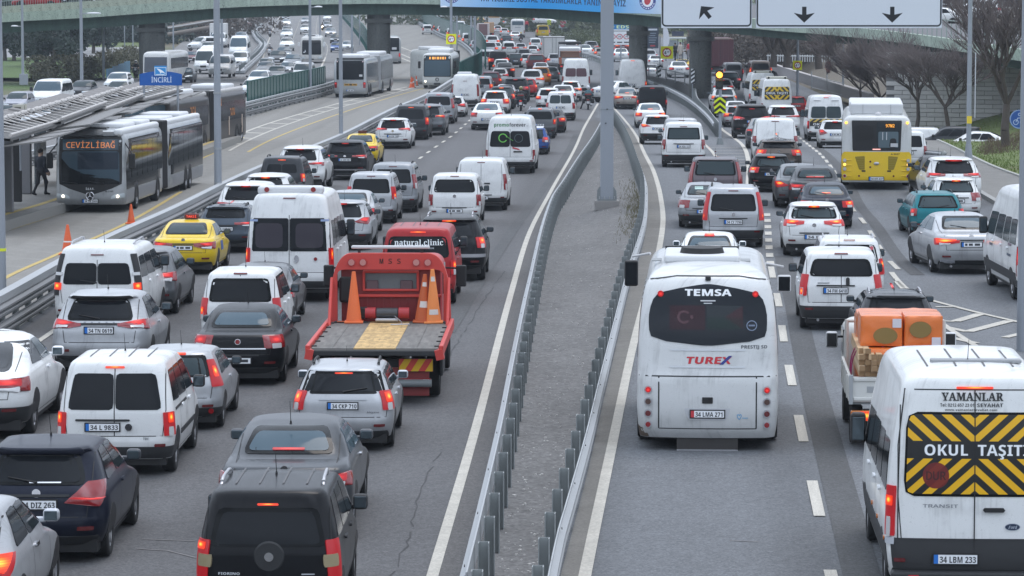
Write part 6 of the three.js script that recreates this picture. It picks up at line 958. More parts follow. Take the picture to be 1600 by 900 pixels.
// --- white articulated bus coming round the bend
{
const LT=19,t=thing('articulated_bus','white articulated bus coming towards the camera with an amber route display','bus');const g=G(683,139);placeBus(t,683,139,9.2,true,0.05);
const Bb=getBody('bus',busOver(9.2,3.0,2.52),1),m=paint(0.58,0.6,0.6,0,0.4);part(t,'body',Bb.geo,m);
part(t,'windscreen_surround',patch(Bb,Bb.noseZ,[[-1.14,1.0],[1.14,1.0],[1.12,2.78],[-1.12,2.78]],0.014,{r:0.08}),mBlack);part(t,'windscreen',patch(Bb,Bb.noseZ,[[-1.08,1.05],[1.08,1.05],[1.06,2.36],[-1.06,2.36]],0.024,{r:0.08}),mGlassB);
const led=print(220,44,(c,w,h)=>{c.fillStyle='#24323c';c.fillRect(0,0,w,h);c.fillStyle='#f2a24a';for(const[x,q]of[[30,14],[58,26],[92,8],[108,22],[138,14],[160,20],[188,9]])c.fillRect(x,8,q,28);});part(t,'destination_panel',patch(Bb,Bb.noseZ,[[-0.9,2.4],[0.9,2.4],[0.9,2.7],[-0.9,2.7]],0.026,{uv:led,flip:1,nv:2,nu:5}),new THREE.MeshStandardMaterial({map:atlas,emissive:C(1,1,1),emissiveMap:atlas,emissiveIntensity:0.5}));
for(const s of[1,-1]){const p=Bb.noseZ(s*0.98,0.62),h=part(t,'headlight',rbox(0.34,0.2,0.08,0.04,p.x,p.y,p.z),mHead);part(h,'lit_lens',new THREE.SphereGeometry(0.08,10,8).translate(p.x,p.y,p.z - 0.03),mLitW);part(t,'door_mirror',rbox(0.22,0.6,0.16,0.05,s*1.48,2.0,-9.2),mBlack);}
{const p=Bb.noseZ(0,0.72);part(t,'badge_ring',new THREE.TorusGeometry(0.13,0.025,6,20).translate(0,0.78,p.z - 0.02),mTrim);part(t,'number_plate',box(0.56,0.14,0.03,0,0.42,p.z - 0.02),mTrim);}
panes(t,Bb,0.4,8.6,6,1.2,2.5,glassM(0.08,0.085,0.09,0.12),[-1]);part(t,'roof_unit',rbox(1.9,0.36,4.4,0.14,0,3.1,-4.6,3),mRoofW);busWheels(t,Bb,[1.4,6.7],0.48,0);
part(t,'bellows',bellows(-1.2,0.1,2.4,3.0,0.35),mBellows);const r=new THREE.Group();r.name='rear_section';r.position.set(0,0,1.0);r.rotation.y=0.3;t.add(r);const Ba=getBody('bus',busOver(8.6,3.0,2.5),1);part(r,'rear_body',Ba.geo.clone().translate(0,0,8.6),m);part(r,'roof_unit',rbox(1.9,0.34,4.6,0.14,0,3.1,4.4,3),mRoofW);
}
{const t=thing('articulated_bus','far grey bus half hidden by the overpass pier','bus');placeBus(t,609,100,12,false,-0.04);const B=getBody('bus',busOver(12,3.0,2.5),0);part(t,'body',B.geo,mSilverBus);part(t,'rear_window',patch(B,B.tailZ,[[-1.05,1.38],[1.05,1.38],[1.05,2.85],[-1.05,2.85]],0.03,{nv:4,nu:4}),mGlass);for(const s of[1,-1])part(t,'tail_light',rbox(0.16,0.4,0.06,0.02,s*1.08,0.98,0.0),mLitR);busWheels(t,B,[2.5,8.5],0.48,0);part(t,'notice',box(0.5,0.25,0.02,0.5,1.7,-0.0),mPlateM);}
// --- white coach, rear view, on the right carriageway
{
const L=6.7,H=2.92,t=thing('coach','white midi coach with TEMSA above its dark rear window and red TUREX below','bus');placeBus(t,1105,706,L,false,0.058);t.scale.setScalar(0.985);
const ov={L,W:2.27,H,rr:0.22,br:0.1,dirt:0.28,rear:[[0.2,0.1],[0.34,0.02],[0.6,0],[1.15,0.01],[1.24,0.04],[1.8,0.12],[2.45,0.3],[2.68,0.42],[2.8,0.6],[2.87,1.0],[2.92,1.9]],frontD:[[0.2,0.1],[0.5,0],[1.2,0.1],[2.3,0.5],[2.6,0.7],[2.8,1.0],[2.88,1.3],[2.92,1.7]],side:[[0.2,0.955],[0.45,0.985],[0.8,1],[1.5,0.99],[2.2,0.95],[2.55,0.9],[2.75,0.82],[2.86,0.66],[2.92,0.3]]};ov.front=ov.frontD.map(([y,d])=>[y,L - d]);
const B=getBody('bus',ov,2);part(t,'body',B.geo,paint(0.68,0.7,0.72,0,0.35));
const win=part(t,'rear_window',patch(B,B.tailZ,[[-0.93,1.78],[0,1.68],[0.93,1.78],[0.95,2.2],[0.84,2.52],[0,2.66],[-0.84,2.52],[-0.95,2.2]],0.012,{r:0.14,nv:12,nu:14}),glassM(0.022,0.026,0.032,0.05));
const pr=print(400,200,(c,w,h)=>{words(c,'TEMSA',w / 2,26,34,'#e6e8ea','sans-serif','900',172);c.fillStyle='rgba(225,228,232,.75)';c.fillRect(172,54,56,5);c.fillRect(184,64,32,4);c.fillStyle='rgba(120,40,46,.14)';c.fillRect(58,74,132,92);c.strokeStyle='rgba(190,170,172,.15)';c.lineWidth=9;c.beginPath();c.arc(112,118,21,0.7,5.6);c.stroke();c.fillStyle='rgba(190,170,172,.15)';c.beginPath();c.arc(140,118,7,0,7);c.fill();c.fillStyle='rgba(110,120,125,.1)';c.fillRect(196,74,130,46);c.fillStyle='rgba(50,84,64,.15)';c.fillRect(196,120,130,44);c.fillStyle='rgba(120,40,46,.13)';c.beginPath();c.moveTo(330,74);c.lineTo(262,118);c.lineTo(330,164);c.fill();c.strokeStyle='rgba(150,165,190,.6)';c.lineWidth=4;c.beginPath();c.arc(362,150,18,0,7);c.stroke();c.fillStyle='rgba(150,165,190,.5)';c.fillRect(350,146,24,7);});
part(win,'window_print',patch(B,B.tailZ,[[-0.86,1.8],[0.86,1.8],[0.86,2.62],[-0.86,2.62]],0.0145,{uv:pr,flat:1,nv:8,nu:10}),mPrint);
const tu=print(360,70,(c,w,h)=>{c.save();c.transform(1,0,-0.22,1,14,0);words(c,'TUREX',w / 2,h / 2 + 3,64,'#c62a35','sans-serif','900',320);c.restore();c.fillStyle='#2b3b86';c.beginPath();c.moveTo(262,66);c.lineTo(290,66);c.lineTo(356,6);c.lineTo(330,6);c.fill();});part(t,'coach_name',patch(B,B.tailZ,[[-0.4,1.38],[0.4,1.38],[0.4,1.54],[-0.4,1.54]],0.006,{uv:tu,flat:1,nv:3,nu:6}),mPrint);
const pd=print(180,36,(c,w,h)=>words(c,'PRESTIJ SD',w / 2,h / 2,30,'#4a4e55','sans-serif','bold',172));part(t,'model_name',patch(B,B.tailZ,[[0.52,1.63],[0.96,1.63],[0.96,1.71],[0.52,1.71]],0.006,{uv:pd,flat:1,nv:2,nu:4}),mPrint);
part(t,'shut_lines',merge([seam(B,B.tailZ,[[-1.1,1.2],[1.1,1.2]],0.02),seam(B,B.tailZ,[[-0.78,1.19],[-0.78,0.36]],0.022),seam(B,B.tailZ,[[0.78,1.19],[0.78,0.36]],0.022),seam(B,B.tailZ,[[-0.78,0.36],[0.78,0.36]],0.016),seam(B,B.tailZ,[[-1.02,2.7],[-0.5,2.77],[0.5,2.77],[1.02,2.7]],0.018)]),mTrim).userData.kind='stuff';
for(const y of[1.35,1.62])part(t,'crease',seam(B,B.tailZ,[[-0.6,y],[0.6,y]],0.03,0.012),std(0.62,0.64,0.66,0.4));
for(const s of[1,-1])for(const[y,m,r]of[[0.98,mLitR,0.065],[0.79,std(0.09,0.05,0.04,0.3),0.065],[0.6,mRedD,0.065],[0.42,s<0?mRed:mRed,0.06]]){const p=B.tailZ(s*0.95,y),h=part(t,'tail_light',new THREE.CylinderGeometry(r,r,0.05,22).rotateX(Math.PI / 2).translate(p.x,y,p.z),mSteelW);part(h,'lens',new THREE.CylinderGeometry(r*0.68,r*0.74,0.03,20).rotateX(Math.PI / 2).translate(p.x,y,p.z + 0.03),m);}
for(const s of[1,-1]){const p=B.tailZ(s*0.76,2.5),h=part(t,'brake_light',new THREE.CylinderGeometry(0.05,0.05,0.03,16).rotateX(Math.PI / 2).translate(p.x,p.y,p.z + 0.03),mLitR);}
{const p=B.tailZ(0,0.82);part(t,'handle_recess',rbox(0.17,0.1,0.03,0.01,0,0.82,p.z + 0.005),mBlack);part(t,'plate_recess',patch(B,B.tailZ,[[-0.3,0.5],[0.3,0.5],[0.38,0.69],[-0.38,0.69]],0.006,{r:0.02,nv:3,nu:4}),std(0.5,0.51,0.53));const g=quad(0.54,0.115,plate('34 LMA 271'));part(t,'number_plate',box(0.57,0.14,0.02,0,0.6,p.z + 0.012),mBlack);part(t,'plate_face',g.translate(0,0.6,p.z + 0.024),mSign);}
const hp=print(90,36,(c,w,h)=>{c.strokeStyle='#4f9fd0';c.lineWidth=4;c.beginPath();c.moveTo(22,30);c.bezierCurveTo(-6,10,14,-4,22,9);c.bezierCurveTo(30,-4,50,10,22,30);c.stroke();c.fillStyle='#8fb4cc';c.fillRect(44,20,40,6);});part(t,'sticker',patch(B,B.tailZ,[[0.46,0.5],[0.66,0.5],[0.66,0.6],[0.46,0.6]],0.006,{uv:hp,flat:1,nv:2,nu:2}),mPrint);
part(t,'tow_plate',box(0.98,0.28,0.03,0,0.12,-0.15),std(0.045,0.042,0.04,0.8));part(t,'tow_plate_edge',box(0.98,0.03,0.04,0,-0.005,-0.14),mSteelW);part(t,'bumper_dirt',patch(B,B.tail,[[-1.9,0.21],[-1.2,0.21],[-1.25,0.33],[-1.9,0.4]],0.004,{nv:3,nu:4,flat:1}),std(0.12,0.09,0.07,0.95));
part(t,'underbody',box(1.9,0.16,L - 0.6,0,0.24,-L / 2),mBlack);busWheels(t,B,[1.6,5.2],0.42,2);panes(t,B,0.9,L - 1.6,4,1.4,2.35,mGlass);
part(t,'roof_unit',rbox(1.25,0.14,1.7,0.06,-0.1,H + 0.02,-2.6,3),mRoofW);part(t,'fan',new THREE.CylinderGeometry(0.34,0.38,0.12,20).translate(-0.1,H + 0.12,-2.3),mBlack);part(t,'vent_slot',box(1.25,0.1,0.08,-0.1,H + 0.05,-3.55),mBlack);for(const s of[-0.85,0.62])for(let i=0;i<3;i++)part(t,'vent',box(0.16,0.02,0.12,s,H - 0.03,-2.1 - i*0.17),mGalv);
for(const[s,y]of[[-1,2.42],[1,2.25]]){part(t,'mirror_arm',cyl(0.025,0.02,V3(s*1.02,y + 0.28,-L + 0.75),V3(s*1.34,y + 0.2,-L + 0.45),6),mPlateM);const mr=part(t,'door_mirror',rbox(0.24,s<0?0.46:0.3,0.14,0.04,s*1.36,y - 0.1,-L + 0.45),s<0?mBlack:mPlateM);part(mr,'mirror_glass',box(0.2,s<0?0.4:0.25,0.01,s*1.36,y - 0.1,-L + 0.528),mGlass);}
{const p=B.tailZ(0,2.72);part(t,'camera_box',rbox(0.09,0.07,0.06,0.015,0,2.74,p.z + 0.02),mTrim);}
}
// --- white and yellow city bus, rear view
{
const L=12,H=2.72,t=thing('city_bus','white and yellow city bus with route 97M2 in its rear window','bus');placeBus(t,1369,297,L,false,0.1);
const B=getBody('bus',{...busOver(L,H,2.5),dirt:0.15},2);part(t,'body',B.geo,paint(0.64,0.66,0.67,0,0.38));
const my=new THREE.MeshPhysicalMaterial({color:C(0.78,0.52,0.008),roughness:0.45,clearcoat:0.4,clearcoatRoughness:0.15});
part(t,'yellow_panel',patch(B,B.tail,[[-2.3,0.34],[2.3,0.34],[2.3,1.16],[1.25,1.37],[-1.25,1.37],[-2.3,1.16]],0.01,{r:0.03,nv:12,nu:26}),my);
for(const s of[1,-1])for(let i=0;i<4;i++){const p=B.tailZ(s*1.06,0.98 - i*0.19);part(t,'moulding',rbox(0.3,0.035,0.05,0.015,p.x - s*0.02,p.y + 0.09,p.z + 0.01),my);}
part(t,'window_surround',patch(B,B.tailZ,[[-0.86,1.4],[0.86,1.4],[0.9,2.5],[-0.9,2.5]],0.012,{r:0.03}),mBlack);
part(t,'engine_grille_window',patch(B,B.tailZ,[[-0.78,1.75],[-0.12,1.8],[-0.12,2.3],[-0.72,2.36]],0.02,{r:0.06}),glassM(0.03,0.03,0.03,0.3));part(t,'rear_window',patch(B,B.tailZ,[[0.0,1.55],[0.8,1.5],[0.82,2.44],[0.0,2.44]],0.02,{r:0.04}),glassM(0.03,0.036,0.04));part(t,'lower_pane',patch(B,B.tailZ,[[0.06,1.52],[0.78,1.52],[0.78,2.1],[0.06,2.1]],0.024,{r:0.04}),glassM(0.11,0.15,0.17));for(const x of[0.2,0.34])part(t,'hand_pole',patch(B,B.tailZ,[[x,1.8],[x + 0.03,1.8],[x + 0.03,2.08],[x,2.08]],0.028,{nv:2,nu:2,flat:1}),std(0.5,0.52,0.54));part(t,'seat_back',patch(B,B.tailZ,[[0.45,1.52],[0.72,1.52],[0.7,1.86],[0.48,1.86]],0.027,{r:0.08,flat:1}),mBlack);
const rt=print(110,52,(c,w,h)=>{c.fillStyle='#1a1714';c.fillRect(0,0,w,h);words(c,'97M2',w / 2,h / 2,42,'#f0a03c','monospace','bold',100);});part(t,'route_display',patch(B,B.tailZ,[[0.3,2.22],[0.66,2.22],[0.66,2.4],[0.3,2.4]],0.03,{uv:rt,nv:2,nu:3}),new THREE.MeshStandardMaterial({map:atlas,emissive:C(1,1,1),emissiveMap:atlas,emissiveIntensity:0.7}));part(t,'notice',patch(B,B.tailZ,[[0.5,1.55],[0.76,1.55],[0.76,1.68],[0.5,1.68]],0.03,{nv:2,nu:2}),mPlateM);
part(t,'brake_light',patch(B,B.tailZ,[[-0.14,1.44],[0.14,1.44],[0.14,1.48],[-0.14,1.48]],0.03,{nv:2,nu:2}),glow(0.9,0.5,0.45,0.8));
for(const s of[1,-1]){const g=[[0.42,0.72],[0.62,0.72],[0.78,1.2],[0.42,1.22]];part(t,'grille',patch(B,B.tailZ,s>0?g:mirrorA(g),0.016,{r:0.03}),std(0.3,0.22,0.02,0.8));for(let i=0;i<5;i++)part(t,'grille_slat',patch(B,B.tailZ,(s>0?(x)=>x:mirrorA)([[0.45,0.78 + i*0.085],[0.62 + i*0.025,0.78 + i*0.085],[0.62 + i*0.025,0.8 + i*0.085],[0.45,0.8 + i*0.085]]),0.028,{nv:2,nu:2}),std(0.34,0.26,0.05));}
for(const s of[1,-1])for(const[y,m]of[[1.06,mWhiteL],[0.91,mLitA],[0.75,mWhiteL],[0.5,mRed]]){const p=B.tailZ(s*1.14,y);const h=part(t,'tail_light',new THREE.CylinderGeometry(0.065,0.065,0.05,18).rotateX(Math.PI / 2).translate(p.x,y,p.z + 0.03),mSteelW);part(h,'lens',new THREE.CylinderGeometry(0.048,0.05,0.03,16).rotateX(Math.PI / 2).translate(p.x,y,p.z + 0.055),m);}
for(const[x,y]of[[-0.22,1.02],[-0.22,0.82],[-0.62,0.5],[0.62,0.5]]){const p=B.tailZ(x,y);part(t,'reflector',new THREE.CylinderGeometry(0.035,0.035,0.02,14).rotateX(Math.PI / 2).translate(x,y,p.z + 0.02),mRedD);}{const p=B.tailZ(0,0.92);const e=new THREE.SphereGeometry(0.1,16,10).scale(1,0.6,0.3).translate(0,0.95,p.z + 0.03);part(t,'emblem',e,mSteelW);}for(const x of[-0.46,0.46]){const p=B.tailZ(x,0.72);part(t,'latch',box(0.14,0.05,0.02,x,0.68,p.z + 0.02),mBlack);}
const fn=print(110,28,(c,w,h)=>words(c,'A-3027',w / 2,h / 2,24,'#22200f','sans-serif','bold',100));part(t,'fleet_number',patch(B,B.tailZ,[[0.5,1.24],[0.84,1.24],[0.84,1.33],[0.5,1.33]],0.014,{uv:fn,flat:1,nv:2,nu:3}),mPrint);
{const p=B.tailZ(0,0.4),g=quad(0.52,0.13,plate('34 KFS 637'));part(t,'number_plate',box(0.56,0.16,0.02,0,0.4,p.z + 0.02),mBlack);part(t,'plate_face',g.translate(0,0.4,p.z + 0.032),mSign);}
part(t,'roof_unit',rbox(1.9,0.42,2.6,0.08,0,H + 0.17,-1.9,3),mRoofW);for(const x of[-0.5,0.5])part(t,'roof_seam',box(0.015,0.34,0.02,x,H + 0.17,-0.595),mGalv);part(t,'roof_unit',rbox(2.0,0.36,5,0.08,0,H + 0.14,-7,3),mRoofW);part(t,'camera_dome',new THREE.SphereGeometry(0.13,14,8).translate(0.05,H - 0.05,-0.42),mPlateM);for(const s of[1,-1]){const p=B.tailZ(s*1.1,2.42);part(t,'marker_light',new THREE.SphereGeometry(0.05,10,8).translate(p.x,p.y,p.z + 0.02),mLitA);}
part(t,'underbody',box(2.1,0.16,11,0,0.32,-6),mBlack);busWheels(t,B,[3,9],0.46,1);panes(t,B,0.6,11.4,8,1.2,2.3,mGlass);
}
// --- oncoming coach and far buses
{const L=9,t=thing('coach','white coach with a tall dark windscreen on the oncoming carriageway','bus');placeBus(t,487,99,L,true,-0.03);const B=getBody('bus',busOver(L,3.0,2.42),1);part(t,'body',B.geo,paint(0.62,0.62,0.61,0,0.4));part(t,'windscreen',patch(B,B.noseZ,[[-1.06,0.95],[1.06,0.95],[1.03,2.55],[-1.03,2.55]],0.03,{r:0.08}),mGlass);part(t,'sunshade',patch(B,B.noseZ,[[-1.02,2.3],[1.02,2.3],[1.0,2.52],[-1.0,2.52]],0.036,{nv:3}),mTrim);for(const s of[1,-1]){const p=B.noseZ(s*0.95,0.6);part(t,'headlight',rbox(0.4,0.2,0.1,0.04,p.x,p.y,p.z),mHead);part(t,'door_mirror',rbox(0.22,0.5,0.14,0.05,s*1.42,2.1,-L + 0.1),mRoofW);}part(t,'roof_unit',rbox(1.6,0.24,2.6,0.1,0,3.0,-L + 2.4),mRoofW);part(t,'vent',box(0.8,0.08,0.3,0,3.08,-L + 0.9),mTrim);part(t,'number_plate',box(0.5,0.12,0.02,0,0.45,B.noseZ(0,0.45).z - 0.02),mTrim);const dc=print(60,60,(c)=>{c.fillStyle='rgba(225,230,235,.8)';c.beginPath();c.moveTo(34,8);c.lineTo(44,44);c.lineTo(26,44);c.fill();c.fillRect(10,38,22,14);});part(t,'window_sticker',patch(B,B.noseZ,[[0.5,1.1],[1.0,1.1],[1.0,1.6],[0.5,1.6]],0.034,{uv:dc,flip:1,flat:1,nv:3,nu:3}),mPrint);}
{const L=8,t=thing('coach','white midi coach seen from behind beyond the overpass in the left queue','bus');placeBus(t,809,59,L,false,0);const B=getBody('bus',busOver(L,3.1,2.4),0);part(t,'body',B.geo,paint(0.62,0.63,0.64,0,0.4));part(t,'rear_window',patch(B,B.tailZ,[[-0.95,2.1],[0.95,2.1],[0.92,2.75],[-0.92,2.75]],0.03,{nv:3,nu:3}),mGlassB);for(const s of[1,-1])part(t,'tail_light',rbox(0.12,0.5,0.06,0.02,s*1.08,1.0,0),mRed);part(t,'coach_name',box(1.0,0.16,0.01,0,1.72,-0.01),std(0.3,0.31,0.33));part(t,'bumper',box(2.2,0.25,0.1,0,0.4,0),mTrim);busWheels(t,B,[2,6],0.45,0);panes(t,B,0.5,7,3,1.4,2.5,mGlass);}
{const L=9,t=thing('midibus','white midibus with grey side window behind the station sign','bus');placeBus(t,243,133,L,true,0.1);const B=getBody('bus',busOver(L,2.9,2.35),0);part(t,'body',B.geo,paint(0.64,0.65,0.66,0,0.4));part(t,'windscreen',patch(B,B.noseZ,[[-1.0,1.1],[1.0,1.1],[0.98,2.4],[-0.98,2.4]],0.03,{nv:4,nu:4}),glassM(0.1,0.11,0.13));panes(t,B,0.5,8,5,1.4,2.3,mGlass,[-1]);part(t,'roof_vent',rbox(0.7,0.1,0.9,0.04,0,2.93,-7),mTrim);busWheels(t,B,[2,7],0.42,0);for(const s of[1,-1])part(t,'headlight',rbox(0.3,0.2,0.08,0.04,s*0.85,0.7,-L + 0.05),mHead);}
// --- red tow lorry with an empty bed
{
const t=thing('tow_truck','red flatbed tow truck lettered MSS with an empty wooden bed','truck'),g=G(585,634);t.position.set(g.x,g.y + 0.01,g.z);t.rotation.order='YXZ';t.rotation.y=-0.02;t.rotation.x=-0.005;
const mr=paintFlat('red'),mr2=std(0.52,0.05,0.04,0.5),W=2.42,bl=5.1,by=0.98;
const bed=part(t,'bed',box(W - 0.14,0.1,bl,0,by - 0.05,-bl / 2 - 0.02),std(0.12,0.115,0.11,0.8));
const wt=rep(noiseTex(256,(x,y)=>{const k=0.9 + 0.35*(fbm(x*5,y*30,141,3,5,30)- 0.5)-(fbm(x*9,y*9,145,3,9,9)>0.64?0.08:0);return[205*k,172*k,118*k];},true),1),gt=rep(noiseTex(256,(x,y)=>{const k=0.85 + 0.35*(fbm(x*6,y*12,151,4,6,12)- 0.5);return[128*k,125*k,121*k];},true),1);
for(let i=0;i<6;i++){const wood=i===2||i===3,x=-W / 2 + 0.09 +(i + 0.5)*(W - 0.18)/ 6;const p=part(t,'bed_board',box((W - 0.18)/ 6 -(wood?0.002:0.006),0.02,bl - 0.08,x,by + 0.01 +(wood?0.004:0),-bl / 2 - 0.04),new THREE.MeshStandardMaterial({map:wood?wt:gt,roughness:0.85}));}
for(const s of[1,-1]){part(t,'side_rail',rbox(0.08,0.2,bl,0.02,s*(W / 2 - 0.03),by - 0.02,-bl / 2),mr2);for(let i=0;i<6;i++)part(t,'lashing_hook',box(0.09,0.02,0.04,s*(W / 2 - 0.12),by + 0.03,-0.4 - i*0.85),mBlack);const e=new THREE.Shape();part(t,'ramp_strip',rbox(0.62,0.03,0.2,0.01,s*0.75,by + 0.03,-bl + 0.25),mTrim);part(t,'ramp_edge',rbox(0.5,0.02,0.05,0.008,s*0.75,by + 0.05,-bl + 0.36),std(0.5,0.12,0.05));}
part(t,'tail_beam',rbox(W,0.1,0.1,0.02,0,by - 0.06,-0.03),mTrim);for(const s of[1,-1])part(t,'tail_wedge',box(0.14,0.18,0.3,s*(W / 2 - 0.06),by - 0.08,-0.1,0,0,s*0.2),mr2);
// headboard
const hx=-bl - 0.1,hw=W / 2 - 0.06,H=1.32,sh=new THREE.Shape();sh.moveTo(-hw,by - 0.1);sh.lineTo(-hw + 0.02,by + H*0.45);sh.quadraticCurveTo(-hw + 0.1,by + H,-hw + 0.42,by + H);sh.lineTo(hw - 0.42,by + H);sh.quadraticCurveTo(hw - 0.1,by + H,hw - 0.02,by + H*0.45);sh.lineTo(hw,by - 0.1);sh.closePath();
const inner=new THREE.Path();inner.moveTo(-hw + 0.13,by);inner.lineTo(-hw + 0.13,by + H - 0.42);inner.quadraticCurveTo(-hw + 0.13,by + H - 0.3,-hw + 0.3,by + H - 0.3);inner.lineTo(hw - 0.3,by + H - 0.3);inner.quadraticCurveTo(hw - 0.13,by + H - 0.3,hw - 0.13,by + H - 0.42);inner.lineTo(hw - 0.13,by);inner.closePath();sh.holes.push(inner);
part(t,'headboard_frame',new THREE.ExtrudeGeometry(sh,{depth:0.14,bevelEnabled:true,bevelSize:0.015,bevelThickness:0.015,bevelSegments:2}).translate(0,0,hx),mr2);
const wall=new THREE.Shape();wall.moveTo(-hw + 0.2,by);wall.lineTo(-hw + 0.2,by + H - 0.28);wall.lineTo(hw - 0.2,by + H - 0.28);wall.lineTo(hw - 0.2,by);wall.closePath();const hole=new THREE.Path();hole.moveTo(-0.5,by + 0.62);hole.lineTo(-0.5,by + 0.95);hole.lineTo(0.5,by + 0.95);hole.lineTo(0.5,by + 0.62);hole.closePath();wall.holes.push(hole);const mw=std(0.2,0.018,0.02,0.5);
part(t,'headboard_wall',new THREE.ExtrudeGeometry(wall,{depth:0.04,bevelEnabled:false}).translate(0,0,hx - 0.12),mw);for(let i=0;i<13;i++)part(t,'wall_rib',box(0.03,0.44,0.03,-0.92 + i*0.153,by + 0.3,hx - 0.07),mw);part(t,'wall_bar',rbox(1.95,0.06,0.06,0.02,0,by + 0.5,hx - 0.04),mr2);for(const s of[1,-1])part(t,'headboard_stay',cyl(0.035,0.035,V3(s*(hw - 0.03),by,hx + 0.9),V3(s*(hw - 0.03),by + 0.85,hx + 0.1),6),mr2);
part(t,'window_frame',merge([rbox(1.08,0.05,0.06,0.02,0,by + 0.96,hx - 0.06),rbox(1.08,0.05,0.06,0.02,0,by + 0.61,hx - 0.06),rbox(0.05,0.38,0.06,0.02,-0.52,by + 0.785,hx - 0.06),rbox(0.05,0.38,0.06,0.02,0.52,by + 0.785,hx - 0.06)]),mr2);part(t,'cab_window',box(0.98,0.32,0.02,0,by + 0.785,hx - 0.11),glassM(0.16,0.18,0.19));for(const x of[-0.36,0.3])part(t,'headrest',rbox(0.24,0.2,0.06,0.05,x,by + 0.7,hx - 0.075),std(0.12,0.08,0.09));
const ms=print(130,40,(c,w,h)=>words(c,'M S S',w / 2,h / 2 + 1,36,'#16100f','monospace','bold',116));part(t,'lettering',quad(0.46,0.14,ms).translate(0,by + H - 0.14,hx + 0.158),mPrint);for(const x of[-0.74,-0.52,0.5,0.72]){const h=part(t,'work_light',new THREE.CylinderGeometry(0.075,0.075,0.04,18).rotateX(Math.PI / 2).translate(x,by + H - 0.16,hx + 0.17),mr);part(h,'lens',new THREE.CylinderGeometry(0.06,0.06,0.02,18).rotateX(Math.PI / 2).translate(x,by + H - 0.16,hx + 0.195),std(0.5,0.22,0.2,0.2));}
part(t,'light_bar',rbox(1.5,0.06,0.16,0.025,0.0,by + H + 0.12,hx),mPlateM);for(const s of[1,-1])part(t,'light_bar_foot',box(0.05,0.12,0.06,s*0.6,by + H + 0.05,hx),mTrim);
// winch
part(t,'winch_drum',new THREE.CylinderGeometry(0.1,0.1,0.4,16).rotateZ(Math.PI / 2).translate(-0.05,by + 0.2,hx + 0.3),std(0.08,0.08,0.085,0.5,0.5));for(const s of[-1,1])part(t,'winch_motor',new THREE.CylinderGeometry(0.11,0.11,0.2,14).rotateZ(Math.PI / 2).translate(-0.05 + s*0.32,by + 0.2,hx + 0.3),mr);part(t,'winch_plate',rbox(0.44,0.06,0.12,0.02,-0.05,by + 0.08,hx + 0.42),mSteelW);part(t,'battery_box',rbox(0.2,0.22,0.2,0.03,-0.52,by + 0.2,hx + 0.25),mBlack);part(t,'winch_cable',new THREE.TubeGeometry(new THREE.CatmullRomCurve3([V3(0.1,by + 0.15,hx + 0.42),V3(0.25,by + 0.04,hx + 0.7),V3(0.05,by + 0.04,hx + 0.95),V3(0.4,by + 0.04,hx + 0.85)]),20,0.012,5),mSteelW);
part(t,'jacket',rbox(0.28,0.5,0.12,0.06,-0.85,by + 0.62,hx - 0.02),mBlack);
// tail under the bed
const str=print(150,56,(c,w,h)=>{c.fillStyle='#e0b21c';c.fillRect(0,0,w,h);c.fillStyle='#d2463a';for(let x=-40;x<w;x +=62){c.beginPath();c.moveTo(x,h);c.lineTo(x + 30,h);c.lineTo(x + 66,0);c.lineTo(x + 36,0);c.fill();}});
for(const s of[1,-1]){part(t,'warning_board',box(0.62,0.24,0.03,s*0.72,by - 0.3,-0.32),mBlack);part(t,'warning_face',quad(0.6,0.22,str).translate(s*0.72,by - 0.3,-0.302),mSign);const tl=part(t,'tail_light',rbox(0.5,0.17,0.08,0.02,s*0.74,by - 0.62,-0.32),mRed);part(tl,'reverse_lens',rbox(0.12,0.14,0.02,0.01,s*0.74 + 0.16,by - 0.62,-0.272),mWhiteL);part(tl,'lit_lens',rbox(0.06,0.13,0.02,0.01,s*0.74 + 0.06,by - 0.62,-0.272),mLitR);}
part(t,'tail_beam',box(1.9,0.5,0.1,0,by - 0.6,-0.4),std(0.22,0.03,0.03,0.6));part(t,'chassis',box(0.9,0.3,4.6,0,by - 0.35,-2.7),mBlack);part(t,'underrun_bar',cyl(0.07,0.07,V3(-1.0,0.36,-0.28),V3(1.0,0.36,-0.28),10),mGalvD);
{const wg=wheelGeo(0.4,0.24,2);for(const[x,z]of[[1,1.55],[1,6.0]])for(const s of[1,-1])for(const k of z<3?[0,1]:[0]){const w=part(t,'wheel',wg.t,mRubber);w.position.set(s*(0.98 - k*0.27),0.4,-z);if(s<0)w.rotation.y=Math.PI;if(!k)part(w,'rim',wg.rim,mGalv);}for(const s of[1,-1])part(t,'mudguard',rbox(0.06,0.5,1.0,0.02,s*1.14,0.66,-1.5),mTrim);}
part(t,'cab',rbox(1.95,1.6,1.5,0.2,0,1.4,hx - 1.0,3),mr);for(const s of[1,-1]){part(t,'cab_window',box(0.02,0.55,0.9,s*0.98,1.75,hx - 1.0),mGlass);part(t,'mirror_arm',cyl(0.02,0.02,V3(s*0.95,1.9,hx - 1.6),V3(s*1.3,1.9,hx - 1.5),5),mBlack);const m=part(t,'door_mirror',rbox(0.2,0.42,0.12,0.03,s*1.3,1.75,hx - 1.5),mBlack);}
// cones carried on the bed are things of their own
const co=(label,x,z,h,m,tilt)=>{const c=thing('traffic_cone',label,'traffic cone');c.position.copy(V3(x,by + 0.022,z).applyEuler(t.rotation).add(t.position));c.rotation.z=tilt;part(c,'cone_body',new THREE.CylinderGeometry(0.035,0.15,h,20).translate(0,h / 2 + 0.03,0),m);part(c,'base',rbox(0.36,0.04,0.34,0.015,0,0.02,0),m);return c;};
const worn=(s,k)=>new THREE.MeshStandardMaterial({color:C(0.8*k,0.17*k,0.05*k),roughness:0.7});
